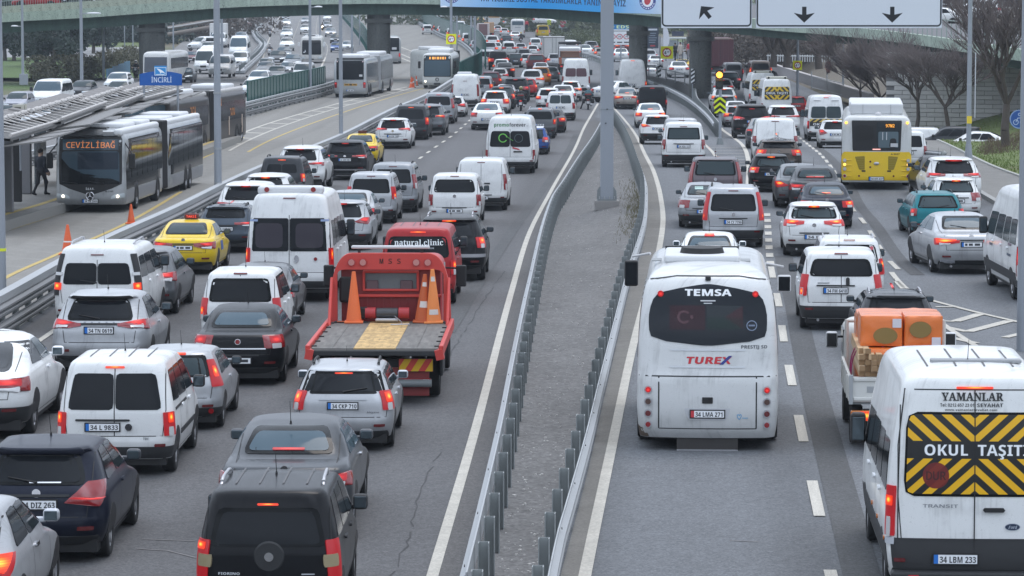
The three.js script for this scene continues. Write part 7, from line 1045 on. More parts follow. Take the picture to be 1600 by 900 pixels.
co('bright orange traffic cone standing at the left of the tow truck bed',-0.68,hx + 0.42,0.95,worn(1,1),0);
const c2=co('faded dirty orange cone leaning behind another at the right of the tow truck bed',0.62,hx + 0.36,0.9,worn(2,0.6),-0.06),c3=co('orange cone with worn white lettering at the right of the tow truck bed',0.84,hx + 0.42,1.0,new THREE.MeshStandardMaterial({color:C(0.78,0.25,0.07),roughness:0.7}),0.02);
for(const[c,y,r,h2]of[[c2,0.36,0.11,0.12],[c3,0.86,0.055,0.12],[c3,0.22,0.13,0.1],[c2,0.74,0.06,0.08]])part(c,'worn_band',new THREE.CylinderGeometry(r - h2*0.12 + 0.006,r + 0.008,h2,18,1,true,-0.6,1.4).translate(0,y,0),std(0.62,0.58,0.54,0.8));
}
// --- small white pickup loaded with orange bales and timber
{
const t=thing('pickup_truck','white dropside pickup loaded with orange bales and timber','truck'),g=G(1413,706);t.position.set(g.x,g.y + 0.01,g.z);t.rotation.y=-0.058;const mw=std(0.6,0.6,0.57,0.5),W=1.72,bl=2.9,by=0.78;
part(t,'bed_floor',box(W,0.08,bl,0,by,-bl / 2),mGalvD);part(t,'tailgate',rbox(W,0.4,0.06,0.015,0,by + 0.2,0.02),mw);for(const y of[0.05,0.36])part(t,'tailgate_rib',rbox(W - 0.1,0.05,0.03,0.01,0,by + y,0.06),mw);part(t,'tailgate_label',box(0.5,0.1,0.004,-0.35,by + 0.2,0.052),mGalv);for(const s of[1,-1]){part(t,'bed_side',rbox(0.05,0.4,bl,0.015,s*W / 2,by + 0.2,-bl / 2),mw);part(t,'corner_post',box(0.06,0.46,0.08,s*(W / 2 - 0.01),by + 0.2,0.05),mGalv);for(let i=0;i<4;i++)part(t,'bed_rib',box(0.03,0.36,0.05,s*(W / 2 + 0.03),by + 0.2,-0.4 - i*0.7),mw);}
for(const s of[1,-1]){const h=part(t,'tail_light',rbox(0.34,0.17,0.08,0.02,s*0.68,by - 0.22,0.0),mAmber);part(h,'lit_lens',rbox(0.2,0.15,0.03,0.02,s*0.68 + 0.08,by - 0.22,0.04),mLitO);part(t,'mud_flap',box(0.3,0.32,0.02,s*0.66,0.28,-0.25),mBlack);}part(t,'rear_beam',box(1.3,0.2,0.08,0,by - 0.22,-0.06),mTrim);part(t,'chassis',box(0.8,0.2,4.2,0,0.5,-2.2),mBlack);
{const wg=wheelGeo(0.31,0.2,2);for(const z of[0.95,3.7])for(const s of[1,-1]){const w=part(t,'wheel',wg.t,mRubber);w.position.set(s*0.72,0.31,-z);if(s<0)w.rotation.y=Math.PI;part(w,'rim',wg.rim,mGalv);}}
const cab=rbox(1.66,1.3,1.5,0.22,0,1.06,-bl - 0.85,4);part(t,'cab',cab,mw);part(t,'cab_rear_window',box(1.2,0.3,0.02,0,1.42,-bl - 0.095),mGlass);for(const s of[1,-1]){part(t,'side_window',rbox(0.03,0.42,0.8,0.01,s*0.825,1.36,-bl - 0.9),mGlass);part(t,'mirror_arm',cyl(0.02,0.02,V3(s*0.82,1.38,-bl - 1.25),V3(s*0.98,1.38,-bl - 1.2),6),mBlack);const m=part(t,'door_mirror',rbox(0.2,0.28,0.1,0.04,s*1.0,1.33,-bl - 1.2),mRoofW);part(m,'mirror_glass',rbox(0.16,0.23,0.01,0.004,s*1.0,1.33,-bl - 1.145),mTrim);part(t,'head_rack',cyl(0.035,0.035,V3(s*0.8,by,-bl + 0.05),V3(s*0.8,1.8,-bl + 0.05),8),mw);}part(t,'head_rack',cyl(0.03,0.03,V3(-0.8,1.78,-bl + 0.05),V3(0.8,1.78,-bl + 0.05),8),mw);
const world=(p)=>p.applyAxisAngle(V3(0,1,0),t.rotation.y).add(t.position),mo=new THREE.MeshPhysicalMaterial({color:C(0.85,0.2,0.03),roughness:0.35,clearcoat:0.5,bumpMap:rep(rough2,1),bumpScale:0.02}),wool=std(0.25,0.17,0.06,1);
const bale=(label,x,y,z,w,h,d,win)=>{const b=thing('wrapped_bale',label,'bale');b.position.copy(world(V3(x,y,z)));b.rotation.y=t.rotation.y;{const g=new THREE.BoxGeometry(w,h,d,16,12,14),p=g.attributes.position;for(let k=0;k<p.count;k++){const X=p.getX(k),Y=p.getY(k),Z=p.getZ(k),ex=Math.abs(X)/(w / 2),ey=Math.abs(Y)/(h / 2),ez=Math.abs(Z)/(d / 2),e=[ex,ey,ez].sort()[1],q=1 - 0.05*Math.pow(e,6)+ 0.05*(fbm(X*4 + x*7,Y*4 + Z*5,61,3)- 0.5)+ 0.018*Math.pow(vnoise(X*16 + Y*5,Z*14 + Y*9,63),3);p.setXYZ(k,X*q,Y*q,Z*q);}g.translate(0,h / 2,0);part(b,'wrapping',toCreasedNormals(g.toNonIndexed(),0.9),mo);}if(win){const e=new THREE.CircleGeometry(1,28).scale(w*0.28,h*0.26,1).translate(win[0],h*win[1],d / 2 + 0.004);e.translate(0,0,0.022);part(b,'wool_opening',e,wool);part(b,'paper_label',box(0.14,0.14,0.004,win[2],h*win[3],d / 2 + 0.024),std(0.65,0.62,0.66));}return b;};
bale('upper left orange wrapped bale with a low round opening on the pickup',-0.36,by + 0.84,-0.75,0.68,0.5,0.9,[0.06,0.36,0.24,0.76]);bale('upper right orange wrapped bale with a high round opening on the pickup',0.3,by + 0.84,-0.75,0.62,0.5,0.9,[-0.05,0.56,0.2,0.18]);bale('large lower orange bale under the other two on the pickup',-0.08,by + 0.05,-0.75,1.26,0.78,1.1);bale('orange bale at the front of the pickup load',0.0,by + 0.05,-2.1,1.4,1.2,1.0);
const tb=thing('timber_stack','stack of pale sawn timber tied on the left of the pickup bed','timber');tb.position.copy(world(V3(-0.66,by + 0.4,0.04)));tb.rotation.y=t.rotation.y;const r=rng(77),mts=[[0.62,0.45,0.28],[0.55,0.38,0.22],[0.68,0.52,0.34]].map((c)=>std(...c,0.8)),me=std(0.3,0.19,0.1,0.9);for(let i=0;i<4;i++)for(let j=0;j<5 - i*0.5;j++){const l=2.2 + 0.5*r(),z=(r()- 0.3)*0.14;const p=part(tb,'plank',box(0.09,0.085,l,-0.02 + i*0.095 -(j>2?0.05:0)*r(),0.05 + j*0.09,z - l / 2),mts[Math.floor(r()*3)]);part(p,'end_grain',box(0.088,0.083,0.004,-0.02 + i*0.095,0.05 + j*0.09,z + 0.002),me);}
for(const z of[-0.5,-0.9])part(tb,'strap',new THREE.TubeGeometry(new THREE.CatmullRomCurve3([V3(-0.18,-0.3,z),V3(-0.12,0.3,z),V3(0.1,0.54,z + 0.05),V3(0.36,0.4,z + 0.1),V3(0.5,0.0,z + 0.25)]),16,0.012,5),std(0.3,0.03,0.12));{part(tb,'lower_board',box(0.9,0.06,1.6,0.5,-0.02,-0.85),mts[0]);}
}
// --- lorries further away
function lorry(label,name,u,v,head,w,h,d,mBox,extra,cabC='white'){const t=thing(name,label,'truck'),g=G(u,v);t.position.set(g.x,g.y,g.z);t.rotation.y=-head;part(t,'cargo_box',rbox(w,h,d,0.04,0,0.95 + h / 2,-d / 2),mBox);part(t,'chassis',box(w*0.8,0.3,d + 1.5,0,0.75,-d / 2 - 0.8),mBlack);part(t,'bumper',box(w*0.92,0.14,0.1,0,0.5,0),mTrim);part(t,'cab',rbox(w*0.92,1.9,1.6,0.2,0,1.6,-d - 1.1,3),paintFlat(cabC));for(const z of[1.6,d + 1.0])for(const s of[1,-1]){const wl=part(t,'wheel',wheelGeo(0.46,0.28,0).t,mRubber);wl.position.set(s*(w / 2 - 0.18),0.46,-z);}for(const s of[1,-1])part(t,'tail_light',rbox(0.26,0.14,0.05,0.02,s*w*0.38,0.72,0.05),mLitR);extra?.(t);return t;}
lorry('dark red container lorry under the overpass at the right','container_lorry',1126,119,0.0,2.5,2.75,8,std(0.075,0.02,0.028,0.6),(t)=>{for(let i=0;i<4;i++)part(t,'lock_rod',cyl(0.025,0.025,V3(-0.75 + i*0.5,1.0,0.03),V3(-0.75 + i*0.5,3.6,0.03),6),std(0.11,0.04,0.045));part(t,'door_gap',box(0.03,2.7,0.01,0,2.32,0.006),mBlack);part(t,'top_rail',box(2.52,0.12,0.06,0,3.66,0.0),std(0.25,0.2,0.17));for(const s of[1,-1])part(t,'marker_light',box(0.16,0.05,0.02,s*0.95,3.6,0.04),mRed);},'grey');
lorry('white box lorry with grey-framed double doors in the distant left queue','box_lorry',866,104,0,2.3,2.2,5.5,std(0.5,0.5,0.49,0.6),(t)=>{part(t,'door_frame',merge([box(2.32,0.08,0.05,0,3.14,0.01),box(2.32,0.08,0.05,0,0.98,0.01),box(0.08,2.2,0.05,-1.12,2.05,0.01),box(0.08,2.2,0.05,1.12,2.05,0.01)]),std(0.2,0.2,0.2));for(const x of[-0.2,0.2])part(t,'lock_rod',cyl(0.025,0.025,V3(x,1.0,0.03),V3(x,3.1,0.03),6),mGalvD);});
lorry('open dropside lorry carrying brown boards in the distant left queue','dropside_lorry',891,115,0,2.3,0.6,4.5,std(0.42,0.42,0.42,0.7),(t)=>{for(const s of[1,-1])part(t,'side_board',box(0.06,1.4,4.5,s*1.13,2.2,-2.25),std(0.2,0.2,0.2));part(t,'load',rbox(1.9,0.6,4,0.04,0,1.9,-2.3),std(0.22,0.12,0.08));part(t,'tarpaulin',rbox(2.3,0.25,1.6,0.1,0,3.0,-2.8),mTrim);part(t,'rear_frame',merge([box(2.3,0.16,0.06,0,2.75,0.0),box(2.3,0.1,0.06,0,2.3,0.0)]),std(0.5,0.5,0.5));for(const s of[1,-1])part(t,'light_column',rbox(0.28,0.7,0.06,0.03,s*0.98,1.25,0.04),std(0.35,0.1,0.05));});
lorry('small red and white lorry far up the left queue','small_lorry',755,66,0,1.9,1.9,3.4,std(0.5,0.45,0.44,0.6),(t)=>part(t,'rear_door',box(1.3,1.7,0.03,0,1.95,0.02),std(0.16,0.08,0.08)));
lorry('lorry with a tan load far up the left queue','small_lorry',764,60,0,1.7,1.7,3.0,std(0.42,0.26,0.15,0.9));
lorry('white lorry with hazard-striped tail just below the overpass edge','box_lorry',772,46,0,2.4,1.9,4.5,std(0.55,0.55,0.54,0.6),(t)=>part(t,'hazard_strip',box(2.2,0.5,0.03,0,2.6,0.02),std(0.4,0.2,0.05)));
{const t=thing('box_lorry','white box lorry facing the camera on the oncoming side road','truck'),g=G(339,74);t.position.set(g.x,g.y,g.z);t.rotation.y=Math.PI + 0.02;t.translateZ(6.5);part(t,'cargo_box',rbox(2.3,2.5,4.5,0.04,0,2.1,-2.3),std(0.58,0.58,0.57,0.6));part(t,'cab',rbox(2.0,1.5,1.6,0.15,0,1.3,-5.6,3),paintFlat('white'));part(t,'windscreen',rbox(1.7,0.65,0.04,0.02,0,1.75,-6.42),mGlassB);part(t,'bumper',box(1.9,0.3,0.1,0,0.5,-6.42),mTrim);for(const z of[1.2,5.4])for(const s of[1,-1]){const wl=part(t,'wheel',wheelGeo(0.42,0.25,0).t,mRubber);wl.position.set(s*0.95,0.42,-z);}for(const s of[1,-1])part(t,'door_mirror',rbox(0.18,0.4,0.1,0.03,s*1.18,1.7,-6.0),mBlack);}
// ---------------------------------------------------------------- the queue, nearest first
const dk=COL;const ov=(k,e)=>{const b=KIND[k],o={...e};if(e.dH){const f=(b.H + e.dH)/ b.H;o.H=b.H*f;for(const n of['rear','side','frontD'])o[n]=b[n].map(([y,d])=>[y<0.6?y:0.6 +(y - 0.6)*((o.H - 0.6)/(b.H - 0.6)),d]);o.front=o.frontD.map(([y,d])=>[y,(e.L??b.L)- d]);delete o.dH;}return o;};
const decal=(root,B,fn,poly,w,h,draw,name='lettering',flip=0,off=0.011)=>part(root,name,patch(B,fn,poly,off,{uv:print(w,h,draw),flat:1,flip,nv:3,nu:6}),mPrint);
const rect=(a,b,y0,y1)=>[[a,y0],[b,y0],[b,y1],[a,y1]];
// left carriageway
car('hatch','L',-232,20,1014,'silver','light silver hatchback cut by the lower left corner of the picture',{tls:'slant',lit:'O',litK:0.7,handleMat:mChrome,mirMat:paintFlat('silver')});
car('hatch','L',-52,165,884,'navy','dark blue hatchback with claw-shaped red lamps and plate 34 DIZ 263',{tls:'slant',tl:[0.72,1.02],lit:'R',litPoly:[[0.72,0.815],[1.5,0.8],[1.8,0.83],[0.85,0.845]],txt:'34 DIZ 263',py:0.76,hbw:0.2,mirMat:paintFlat('darkgrey'),badgeY:0.9,bump:0,rimMat:mSteelW,extra:(r,B)=>{part(r,'tailgate_trim',patch(B,B.tailZ,rect(-0.1,0.3,1.005,1.02),0.02,{nv:2,nu:4}),mChrome);part(r,'spoiler',patch(B,B.tailZ,[[-0.56,1.37],[0.56,1.37],[0.5,1.41],[-0.5,1.41]],0.03,{r:0.02,nv:3,nu:10}),paintFlat('navy'));}});
car('sedan','L',-145,42,690,'white','white fastback saloon with a thin light bar cut by the left edge',{tls:'thin',lit:'R',litK:0.5,glassF:mGlassC,rimMat:mSteelW,bump:0.5,mirMat:paintFlat('white'),over:ov('sedan',{rear:[[0.24,0.14],[0.36,0.03],[0.52,0],[0.68,0.02],[0.82,0.06],[0.92,0.1],[0.97,0.2],[1.0,0.4],[1.1,0.75],[1.28,1.3],[1.36,1.7],[1.42,2.1],[1.44,2.3],[1.45,2.5]]}),rw:[1.0,1.33,0.6,0.48,0.1]});
car('mpv','L',88,270,746,'white','white small van with two dark rear panes and plate 34 L 9833',{rw:[1.02,1.57,0.72,0.62,0.07],split:1,dbl:1,tls:'vert',tl:[0.62,0.98],lit:'O',litK:0.42,litDy:0.26,txt:'34 L 9833',pz:-0.18,py:0.76,bump:0.46,ribs:1,badgeX:0.22,badgeY:0.76,wiper:0,barMat:mTrim,mirMat:mBlack,extra:(r,B)=>{decal(r,B,B.tailZ,rect(0.4,0.56,0.55,0.61),70,26,(c,w,h)=>words(c,'TDI',w / 2,h / 2,22,'#555a60'));part(r,'sliding_rail',patch(B,B.side(1),rect(0.6,2.0,0.96,1.0),0.012,{nv:2,nu:6}),mTrim);part(r,'rubbing_strip',patch(B,B.side(1),rect(1.2,3.0,0.52,0.6),0.012,{nv:2,nu:8}),mTrim);}});
car('hatch','L',79,230,588,'silver','pale silver hatchback with red bracket lamps and plate 34 TN 0619',{tls:'bracket',tl:[0.87,1.0],lit:'R',litK:0.6,txt:'34 TN 0619',py:0.82,hbw:0.26,badge:0,mirMat:mTrim,over:{W:1.79},extra:(r,B)=>{decal(r,B,B.tailZ,rect(-0.3,0.3,0.93,0.965),220,16,(c,w,h)=>{c.fillStyle='#7e848c';for(let i=0;i<5;i++)c.fillRect(8 + i*48,3,12,10);});part(r,'spoiler',patch(B,B.tailZ,[[-0.57,1.38],[0.57,1.38],[0.52,1.405],[-0.52,1.405]],0.025,{r:0.02,nv:3,nu:10}),mBlack);}});
car('van','L',82,222,522,'white','white van with black corner lamp columns and roof rails beside the barrier',{tls:'vert',tl:[0.85,1.78],lampMat:mTrim,lit:'O',litPoly:[[1.12,0.98],[1.72,0.98],[1.72,1.14],[1.12,1.14]],rev:0,py:0,rails:1,rw:[1.1,1.58,0.78,0.7,0.08],hbLit:0,hb:1.76,badge:0,scale:0.98,extra:(r,B)=>{for(const s of[1,-1])part(r,'lamp_insert',patch(B,B.tail,s>0?rect(1.12,1.72,1.3,1.37):mirrorA(rect(1.12,1.72,1.3,1.37)),0.03,{nv:2,nu:4}),mWhiteL);}});
car('hatch','L',198,346,674,'silver','silver hatchback with tall red lamps on its rear pillars',{tls:'high',tl:[0.8,1.28],lit:'O',litK:0.4,litDy:0.06,py:0,glass:mGlassC,rw:[0.98,1.37,0.66,0.55,0.06],bump:0.42,badge:0,hbw:0.2,over:ov('hatch',{rear:[[0.24,0.13],[0.36,0.03],[0.5,0],[0.62,0.035],[0.8,0.045],[0.95,0.07],[1.1,0.12],[1.3,0.22],[1.38,0.28],[1.42,0.36],[1.455,0.7],[1.47,1.3]]}),extra:(r,B)=>{for(const s of[1,-1]){const p=B.tailZ(s*0.68,0.36);part(r,'fog_light',new THREE.CylinderGeometry(0.05,0.05,0.04,14).rotateX(Math.PI / 2).translate(p.x,p.y,p.z + 0.03),mRed);}}});
car('mpv','L',302,534,992,'black','black small van in the foreground with silver roof rails and a round badge',{tls:'vert',tl:[0.66,1.12],lit:'O',litOne:-1,litPoly:[[1.4,1.0],[1.85,1.0],[1.85,1.09],[1.4,1.09]],rev:0,rw:[1.04,1.5,0.7,0.6,0.08],hb:1.54,hbw:0.13,rails:1,py:0.56,pz:-0.1,badgeY:0.93,badgeX:0.02,ribs:1,bump:0.5,wiper:0,over:ov('mpv',{dH:-0.06,W:1.72,dirt:0.25}),extra:(r,B)=>{const p=B.tailZ(0,0.93);part(r,'badge_well',new THREE.CylinderGeometry(0.17,0.19,0.02,26).rotateX(Math.PI / 2).translate(0.02,0.93,p.z + 0.002),mTrim);decal(r,B,B.tailZ,rect(-0.6,-0.32,0.7,0.75),130,26,(c,w,h)=>words(c,'FIORINO',w / 2,h / 2,22,'#c8ccd0','sans-serif','bold',122));decal(r,B,B.tailZ,rect(0.4,0.58,0.7,0.74),70,18,(c,w,h)=>{c.fillStyle='#b8bcc2';c.fillRect(4,6,60,6);});for(const s of[1,-1])part(r,'lamp_insert',patch(B,B.tail,s>0?rect(1.15,1.7,0.8,0.95):mirrorA(rect(1.15,1.7,0.8,0.95)),0.028,{r:0.03,nv:3,nu:4}),std(0.3,0.25,0.15,0.3));}});
car('sedan','L',338,550,850,'slate','dark slate saloon in front of the foreground black van, long brake strip in its window',{tls:'wide',tl:[0.74,0.92],lit:'R',glass:mGlassB,hb:1.14,hbw:0.22,mirMat:paintFlat('slate'),py:0.74,handleMat:mChrome,rimMat:mSteelW,aerialH:0.34,aerial:1.2,wiper:0});
car('wagon','L',457,614,707,'silver','silver estate car with black roof rails and plate 34 CKP 710',{tls:'vert',tl:[0.72,1.04],lit:'O',litK:0.5,txt:'34 CKP 710',py:0.8,rails:2,rw:[1.0,1.365,0.74,0.62,0.03],hb:1.33,hbw:0.16,barMat:std(0.4,0.42,0.44,0.4,0.4),badge:0,mirMat:paintFlat('silver'),wiper:-0.42,extra:(r,B)=>decal(r,B,B.tailZ,rect(0.4,0.64,0.66,0.71),110,28,(c,w,h)=>words(c,'Mégane',w / 2,h / 2,22,'#43474d','sans-serif','italic',96))});
car('sedan','L',300,443,604,'black','black saloon with red round badge and chrome strip behind the white small van',{tls:'corner',tl:[0.74,0.98],lit:'R',litK:0.5,glass:mGlassB,py:0.5,txt:'?',hb:0,mirMat:paintFlat('darkgrey'),wiper:0,badgeY:0.88,badge:0,extra:(r,B)=>{part(r,'chrome_strip',patch(B,B.tailZ,rect(-0.5,0.55,0.72,0.745),0.02,{nv:2,nu:8}),mChrome);const p=B.tailZ(0,0.87);part(r,'emblem',new THREE.CylinderGeometry(0.06,0.06,0.02,18).rotateX(Math.PI / 2).translate(0,0.87,p.z + 0.01),mChrome);part(r,'emblem_centre',new THREE.CylinderGeometry(0.045,0.045,0.02,18).rotateX(Math.PI / 2).translate(0,0.87,p.z + 0.014),mRed);}});
car('mpv','L',310,440,551,'white','white small van with red pillar lamps behind the black saloon',{tls:'vert',tl:[0.7,1.15],lit:'O',litK:0.35,litDy:-0.1,hbLit:0,dbl:1,over:ov('mpv',{dH:-0.06,W:1.72}),py:0.7,wiper:0});
car('hatch','L',151,273,494,'grey','grey hatchback between the taxi and the white van with roof rails',{tls:'wide',tl:[0.76,0.96],lit:'R',py:0,over:{W:1.8,L:4.4,front:KIND.hatch.frontD.map(([y,d])=>[y,4.4 - d])},wx:[0.8,3.5]});
car('sedan','L',236,336,430,'yellow','yellow taxi with lit roof sign beside the barrier',{name:'taxi',cat:'taxi',word:'taxi',tls:'wide',tl:[0.72,0.92],lit:'R',litK:0.5,glass:mGlassC,hb:0,mirMat:mTrim,handleMat:paintFlat('yellow'),wiper:0,extra:(r,B)=>{const s=part(r,'roof_sign',rbox(0.42,0.16,0.16,0.05,0,1.53,-2.1),std(0.12,0.04,0.04));part(s,'roof_sign_face',quad(0.34,0.1,print(96,30,(c,w,h)=>{c.fillStyle='#3a1414';c.fillRect(0,0,w,h);words(c,'TAKSİ',w / 2,h / 2,26,'#ff5a4a','monospace','bold',84);})).translate(0,1.53,-2.018),new THREE.MeshStandardMaterial({map:atlas,emissive:C(1,1,1),emissiveMap:atlas,emissiveIntensity:0.5}));part(r,'door_badge',patch(B,B.side(1),rect(1.6,2.1,0.6,0.86),0.01,{nv:2,nu:3}),std(0.05,0.1,0.3));}});
car('sedan','L',344,458,512,'grey','grey saloon mostly hidden by the white small van',{tls:'corner',lit:'R',hb:0,glass:mGlassC,wiper:0,py:0});
car('bigvan','L',384,520,473,'white','white minibus with two round red lamps on its roof spoiler',{tls:'vert',tl:[0.5,1.28],lit:'O',litK:0.3,litDy:0.3,py:0,bump:0.5,rw:[1.2,1.98,0.98,0.94,0.04],badge:0,hbLit:0,mirMat:mBlack,wiper:0,wr:0.34,extra:(r,B)=>{part(r,'roof_spoiler',rbox(1.55,0.2,0.5,0.08,0,2.62,-0.62,3),mRoofW);for(const x of[-0.55,0.55])part(r,'warning_light',new THREE.CylinderGeometry(0.06,0.06,0.03,16).rotateX(Math.PI / 2).translate(x,2.64,-0.36),mRed);part(r,'roof_fan',new THREE.CylinderGeometry(0.34,0.36,0.1,18).translate(0,2.66,-1.3),mBlack);for(const x of[-0.03,0.62]){const p=B.tailZ(x,1.0);part(r,'emblem',new THREE.CylinderGeometry(0.07,0.07,0.02,18).rotateX(Math.PI / 2).scale(x<0?0.8:0.6,x<0?1.3:0.6,1).translate(x +(x<0?0.2:0),1.02,p.z + 0.015),x<0?mChrome:mRed);}for(const s of[1,-1])part(r,'curtain',patch(B,B.tailZ,s>0?rect(0.15,0.8,1.28,1.86):mirrorA(rect(0.15,0.8,1.28,1.86)),0.0105,{r:0.12,flat:1}),glassM(0.05,0.045,0.055,0.08));for(const s of[1,-1])part(r,'window_sticker',patch(B,B.tailZ,s>0?rect(0.74,0.92,1.9,1.95):mirrorA(rect(0.74,0.92,1.9,1.95)),0.012,{flat:1,nv:2,nu:2}),std(0.25,0.32,0.5));}});
car('van','L',592,714,478,'red','red van lettered natural.clinic behind the tow truck headboard',{tls:'vert',tl:[0.78,1.14],lit:'O',litK:0.45,split:0,rw:[1.2,1.74,0.8,0.72,0.12],hb:1.84,hbw:0.2,py:0,ribs:1,over:{W:1.9,split:0},badge:0,wiper:0,extra:(r,B)=>decal(r,B,B.tailZ,rect(-0.62,0.66,1.4,1.7),420,116,(c,w,h)=>{words(c,'natural.clinic',w / 2,46,72,'#eceff1','serif','bold',404);words(c,'HEALTH TOURISM',w*0.6,98,20,'#c2c6ca','serif','bold',170);},'lettering',0,0.013)});
car('suv','L',644,758,441,'black','black SUV with silver skid bumper right of the red van',{tls:'vert',tl:[0.86,1.12],lit:'O',litK:0.5,rails:1,hbw:0.18,py:0.78,mirMat:paintFlat('black'),extra:(r,B)=>{part(r,'bumper_trim',patch(B,B.tail,rect(-1.9,1.9,0.62,0.7),0.02,{nv:2,nu:20}),std(0.2,0.2,0.21,0.4,0.3));part(r,'tailgate_trim',patch(B,B.tailZ,rect(-0.3,0.3,1.02,1.05),0.02,{nv:2,nu:5}),mChrome);}});
car('mpv','L',669,751,353,'white','white small van with a wide dark rear window ahead of the black SUV',{tls:'vert',tl:[0.68,1.05],lit:0,hbLit:0,rw:[1.12,1.56,0.72,0.62,0.12],over:ov('mpv',{dH:-0.04}),py:0.5,wiper:0});
car('van','L',711,792,330,'white','plain white van with closed rear doors beside the median lane',{tls:'vert',tl:[0.8,1.4],lit:0,blind:1,rw:null,split:1,dbl:1,py:0.5,hbLit:0,panelVan:1,bump:0.5,extra:(r,B)=>{part(r,'door_handle',patch(B,B.tailZ,rect(0.12,0.34,1.02,1.07),0.03,{nv:2,nu:3}),mBlack);}});
car('suv','L',306,396,396,'bluegrey','grey-blue crossover with plate recess left of the white minibus',{tls:'wide',tl:[0.86,1.0],lit:'R',litK:0.45,txt:'34 HUR 191',py:0.78,rails:2,over:ov('suv',{dH:-0.14}),badge:0});
car('suv','L',335,430,371,'white','white SUV ahead of the grey-blue crossover at the barrier',{tls:'wide',lit:'R',rails:0,py:0.7});
car('suv','L',372,455,347,'white','white SUV peeping over the roof of the white minibus',{tls:'corner',lit:'O',py:0.7,q:1});
car('hatch','L',488,579,392,'silver','silver hatchback with dark lower bumper right of the minibus',{tls:'slant',tl:[0.78,0.98],lit:'R',bump:0.5,py:0.7,txt:'?',mirMat:mBlack});
car('mpv','L',540,619,350,'silver','silver small van with roof rails and an orange lamp behind the silver hatchback',{tls:'vert',tl:[0.86,1.3],lit:'O',litK:0.3,litDy:-0.2,hbLit:0,rails:2,bump:0.46,py:0.7,badge:0,dbl:1});
car('sedan','L',500,586,371,'silver','silver saloon squeezed between the minibus and the silver hatchback',{tls:'corner',lit:'R',glass:mGlassB,py:0.7,hb:1.13});
car('mpv','L',575,652,333,'lightgrey','grey small van with tall red lamps ahead of the silver small van',{tls:'vert',tl:[0.88,1.38],lit:0,rails:2,bump:0.48,py:0.66,hbLit:0,badge:0});
car('mpv','L',404,476,318,'darkgrey','dark grey small van with two square rear panes at the barrier',{tls:'vert',tl:[0.84,1.14],lit:'O',split:1,dbl:1,rw:[1.16,1.5,0.6,0.54,0.08],rails:2,py:0,wiper:0});
car('suv','L',428,507,298,'white','white SUV with a slim tail lamp beside the dark grey small van',{tls:'wide',tl:[0.92,1.06],lit:'R',rails:0,py:0.7});
car('suv','L',504,573,282,'black','black SUV with red lamps and a blue-edged plate left of the taxi',{tls:'wide',tl:[0.92,1.06],lit:'R',py:0.86,txt:'34 KRR 867',extra:(r,B)=>part(r,'bumper_trim',patch(B,B.tail,rect(-1.7,1.7,0.42,0.48),0.02,{nv:2,nu:16}),mChrome)});
car('sedan','L',531,590,259,'yellow','yellow taxi ahead of the black SUV with red lamps',{name:'taxi',cat:'taxi',word:'taxi',tls:'wide',lit:'R',glass:mGlassC,extra:(r)=>part(r,'roof_sign',rbox(0.42,0.14,0.14,0.04,0,1.52,-2.1),std(0.08,0.02,0.02))});
car('hatch','L',584,643,233,'white','white hatchback with a joined red lamp line and a plate at the barrier',{q:2,tls:'wide',tl:[0.86,1.0],lit:'R',litK:0.7,txt:'34 EJM 126',py:0.62});
car('mpv','L',615,669,219,'darkgrey','dark grey small van with a black rear window, third from the bus lane lamp pole',{tls:'vert',tl:[0.8,1.15],lit:'O',rails:2,hbw:0.14});
car('suv','L',641,695,212,'grey','grey SUV tucked in ahead of the dark grey small van',{tls:'wide',tl:[0.95,1.08],lit:'O',rails:1});
car('mpv','L',661,710,194,'lightgrey','light grey small van with long red lamps behind the white van',{tls:'vert',tl:[0.9,1.45],lit:'R',rails:2,litDy:-0.3,litK:0.3});
car('hatch','L',690,727,183,'white','white hatchback right of the light grey small van',{tls:'wide',lit:'R'});
car('van','L',705,748,167,'white','tall plain white van with a roof hatch beside the white bus',{blind:1,rw:null,tls:'vert',tl:[0.75,1.6],lit:0,hbLit:0,panelVan:1,over:ov('van',{dH:0.35}),extra:(r,B)=>{part(r,'roof_hatch',rbox(1.0,0.2,0.8,0.06,-0.1,2.36,-1.4),mRoofW);part(r,'step_bumper',box(1.8,0.12,0.12,0,0.42,0),mTrim);}});
car('sedan','L',731,789,204,'white','white saloon with one visible round brake lamp ahead of the lettered van',{tls:'corner',tl:[0.74,0.96],lit:'R',glass:mGlassB,txt:'34 EJ 4',py:0.6});
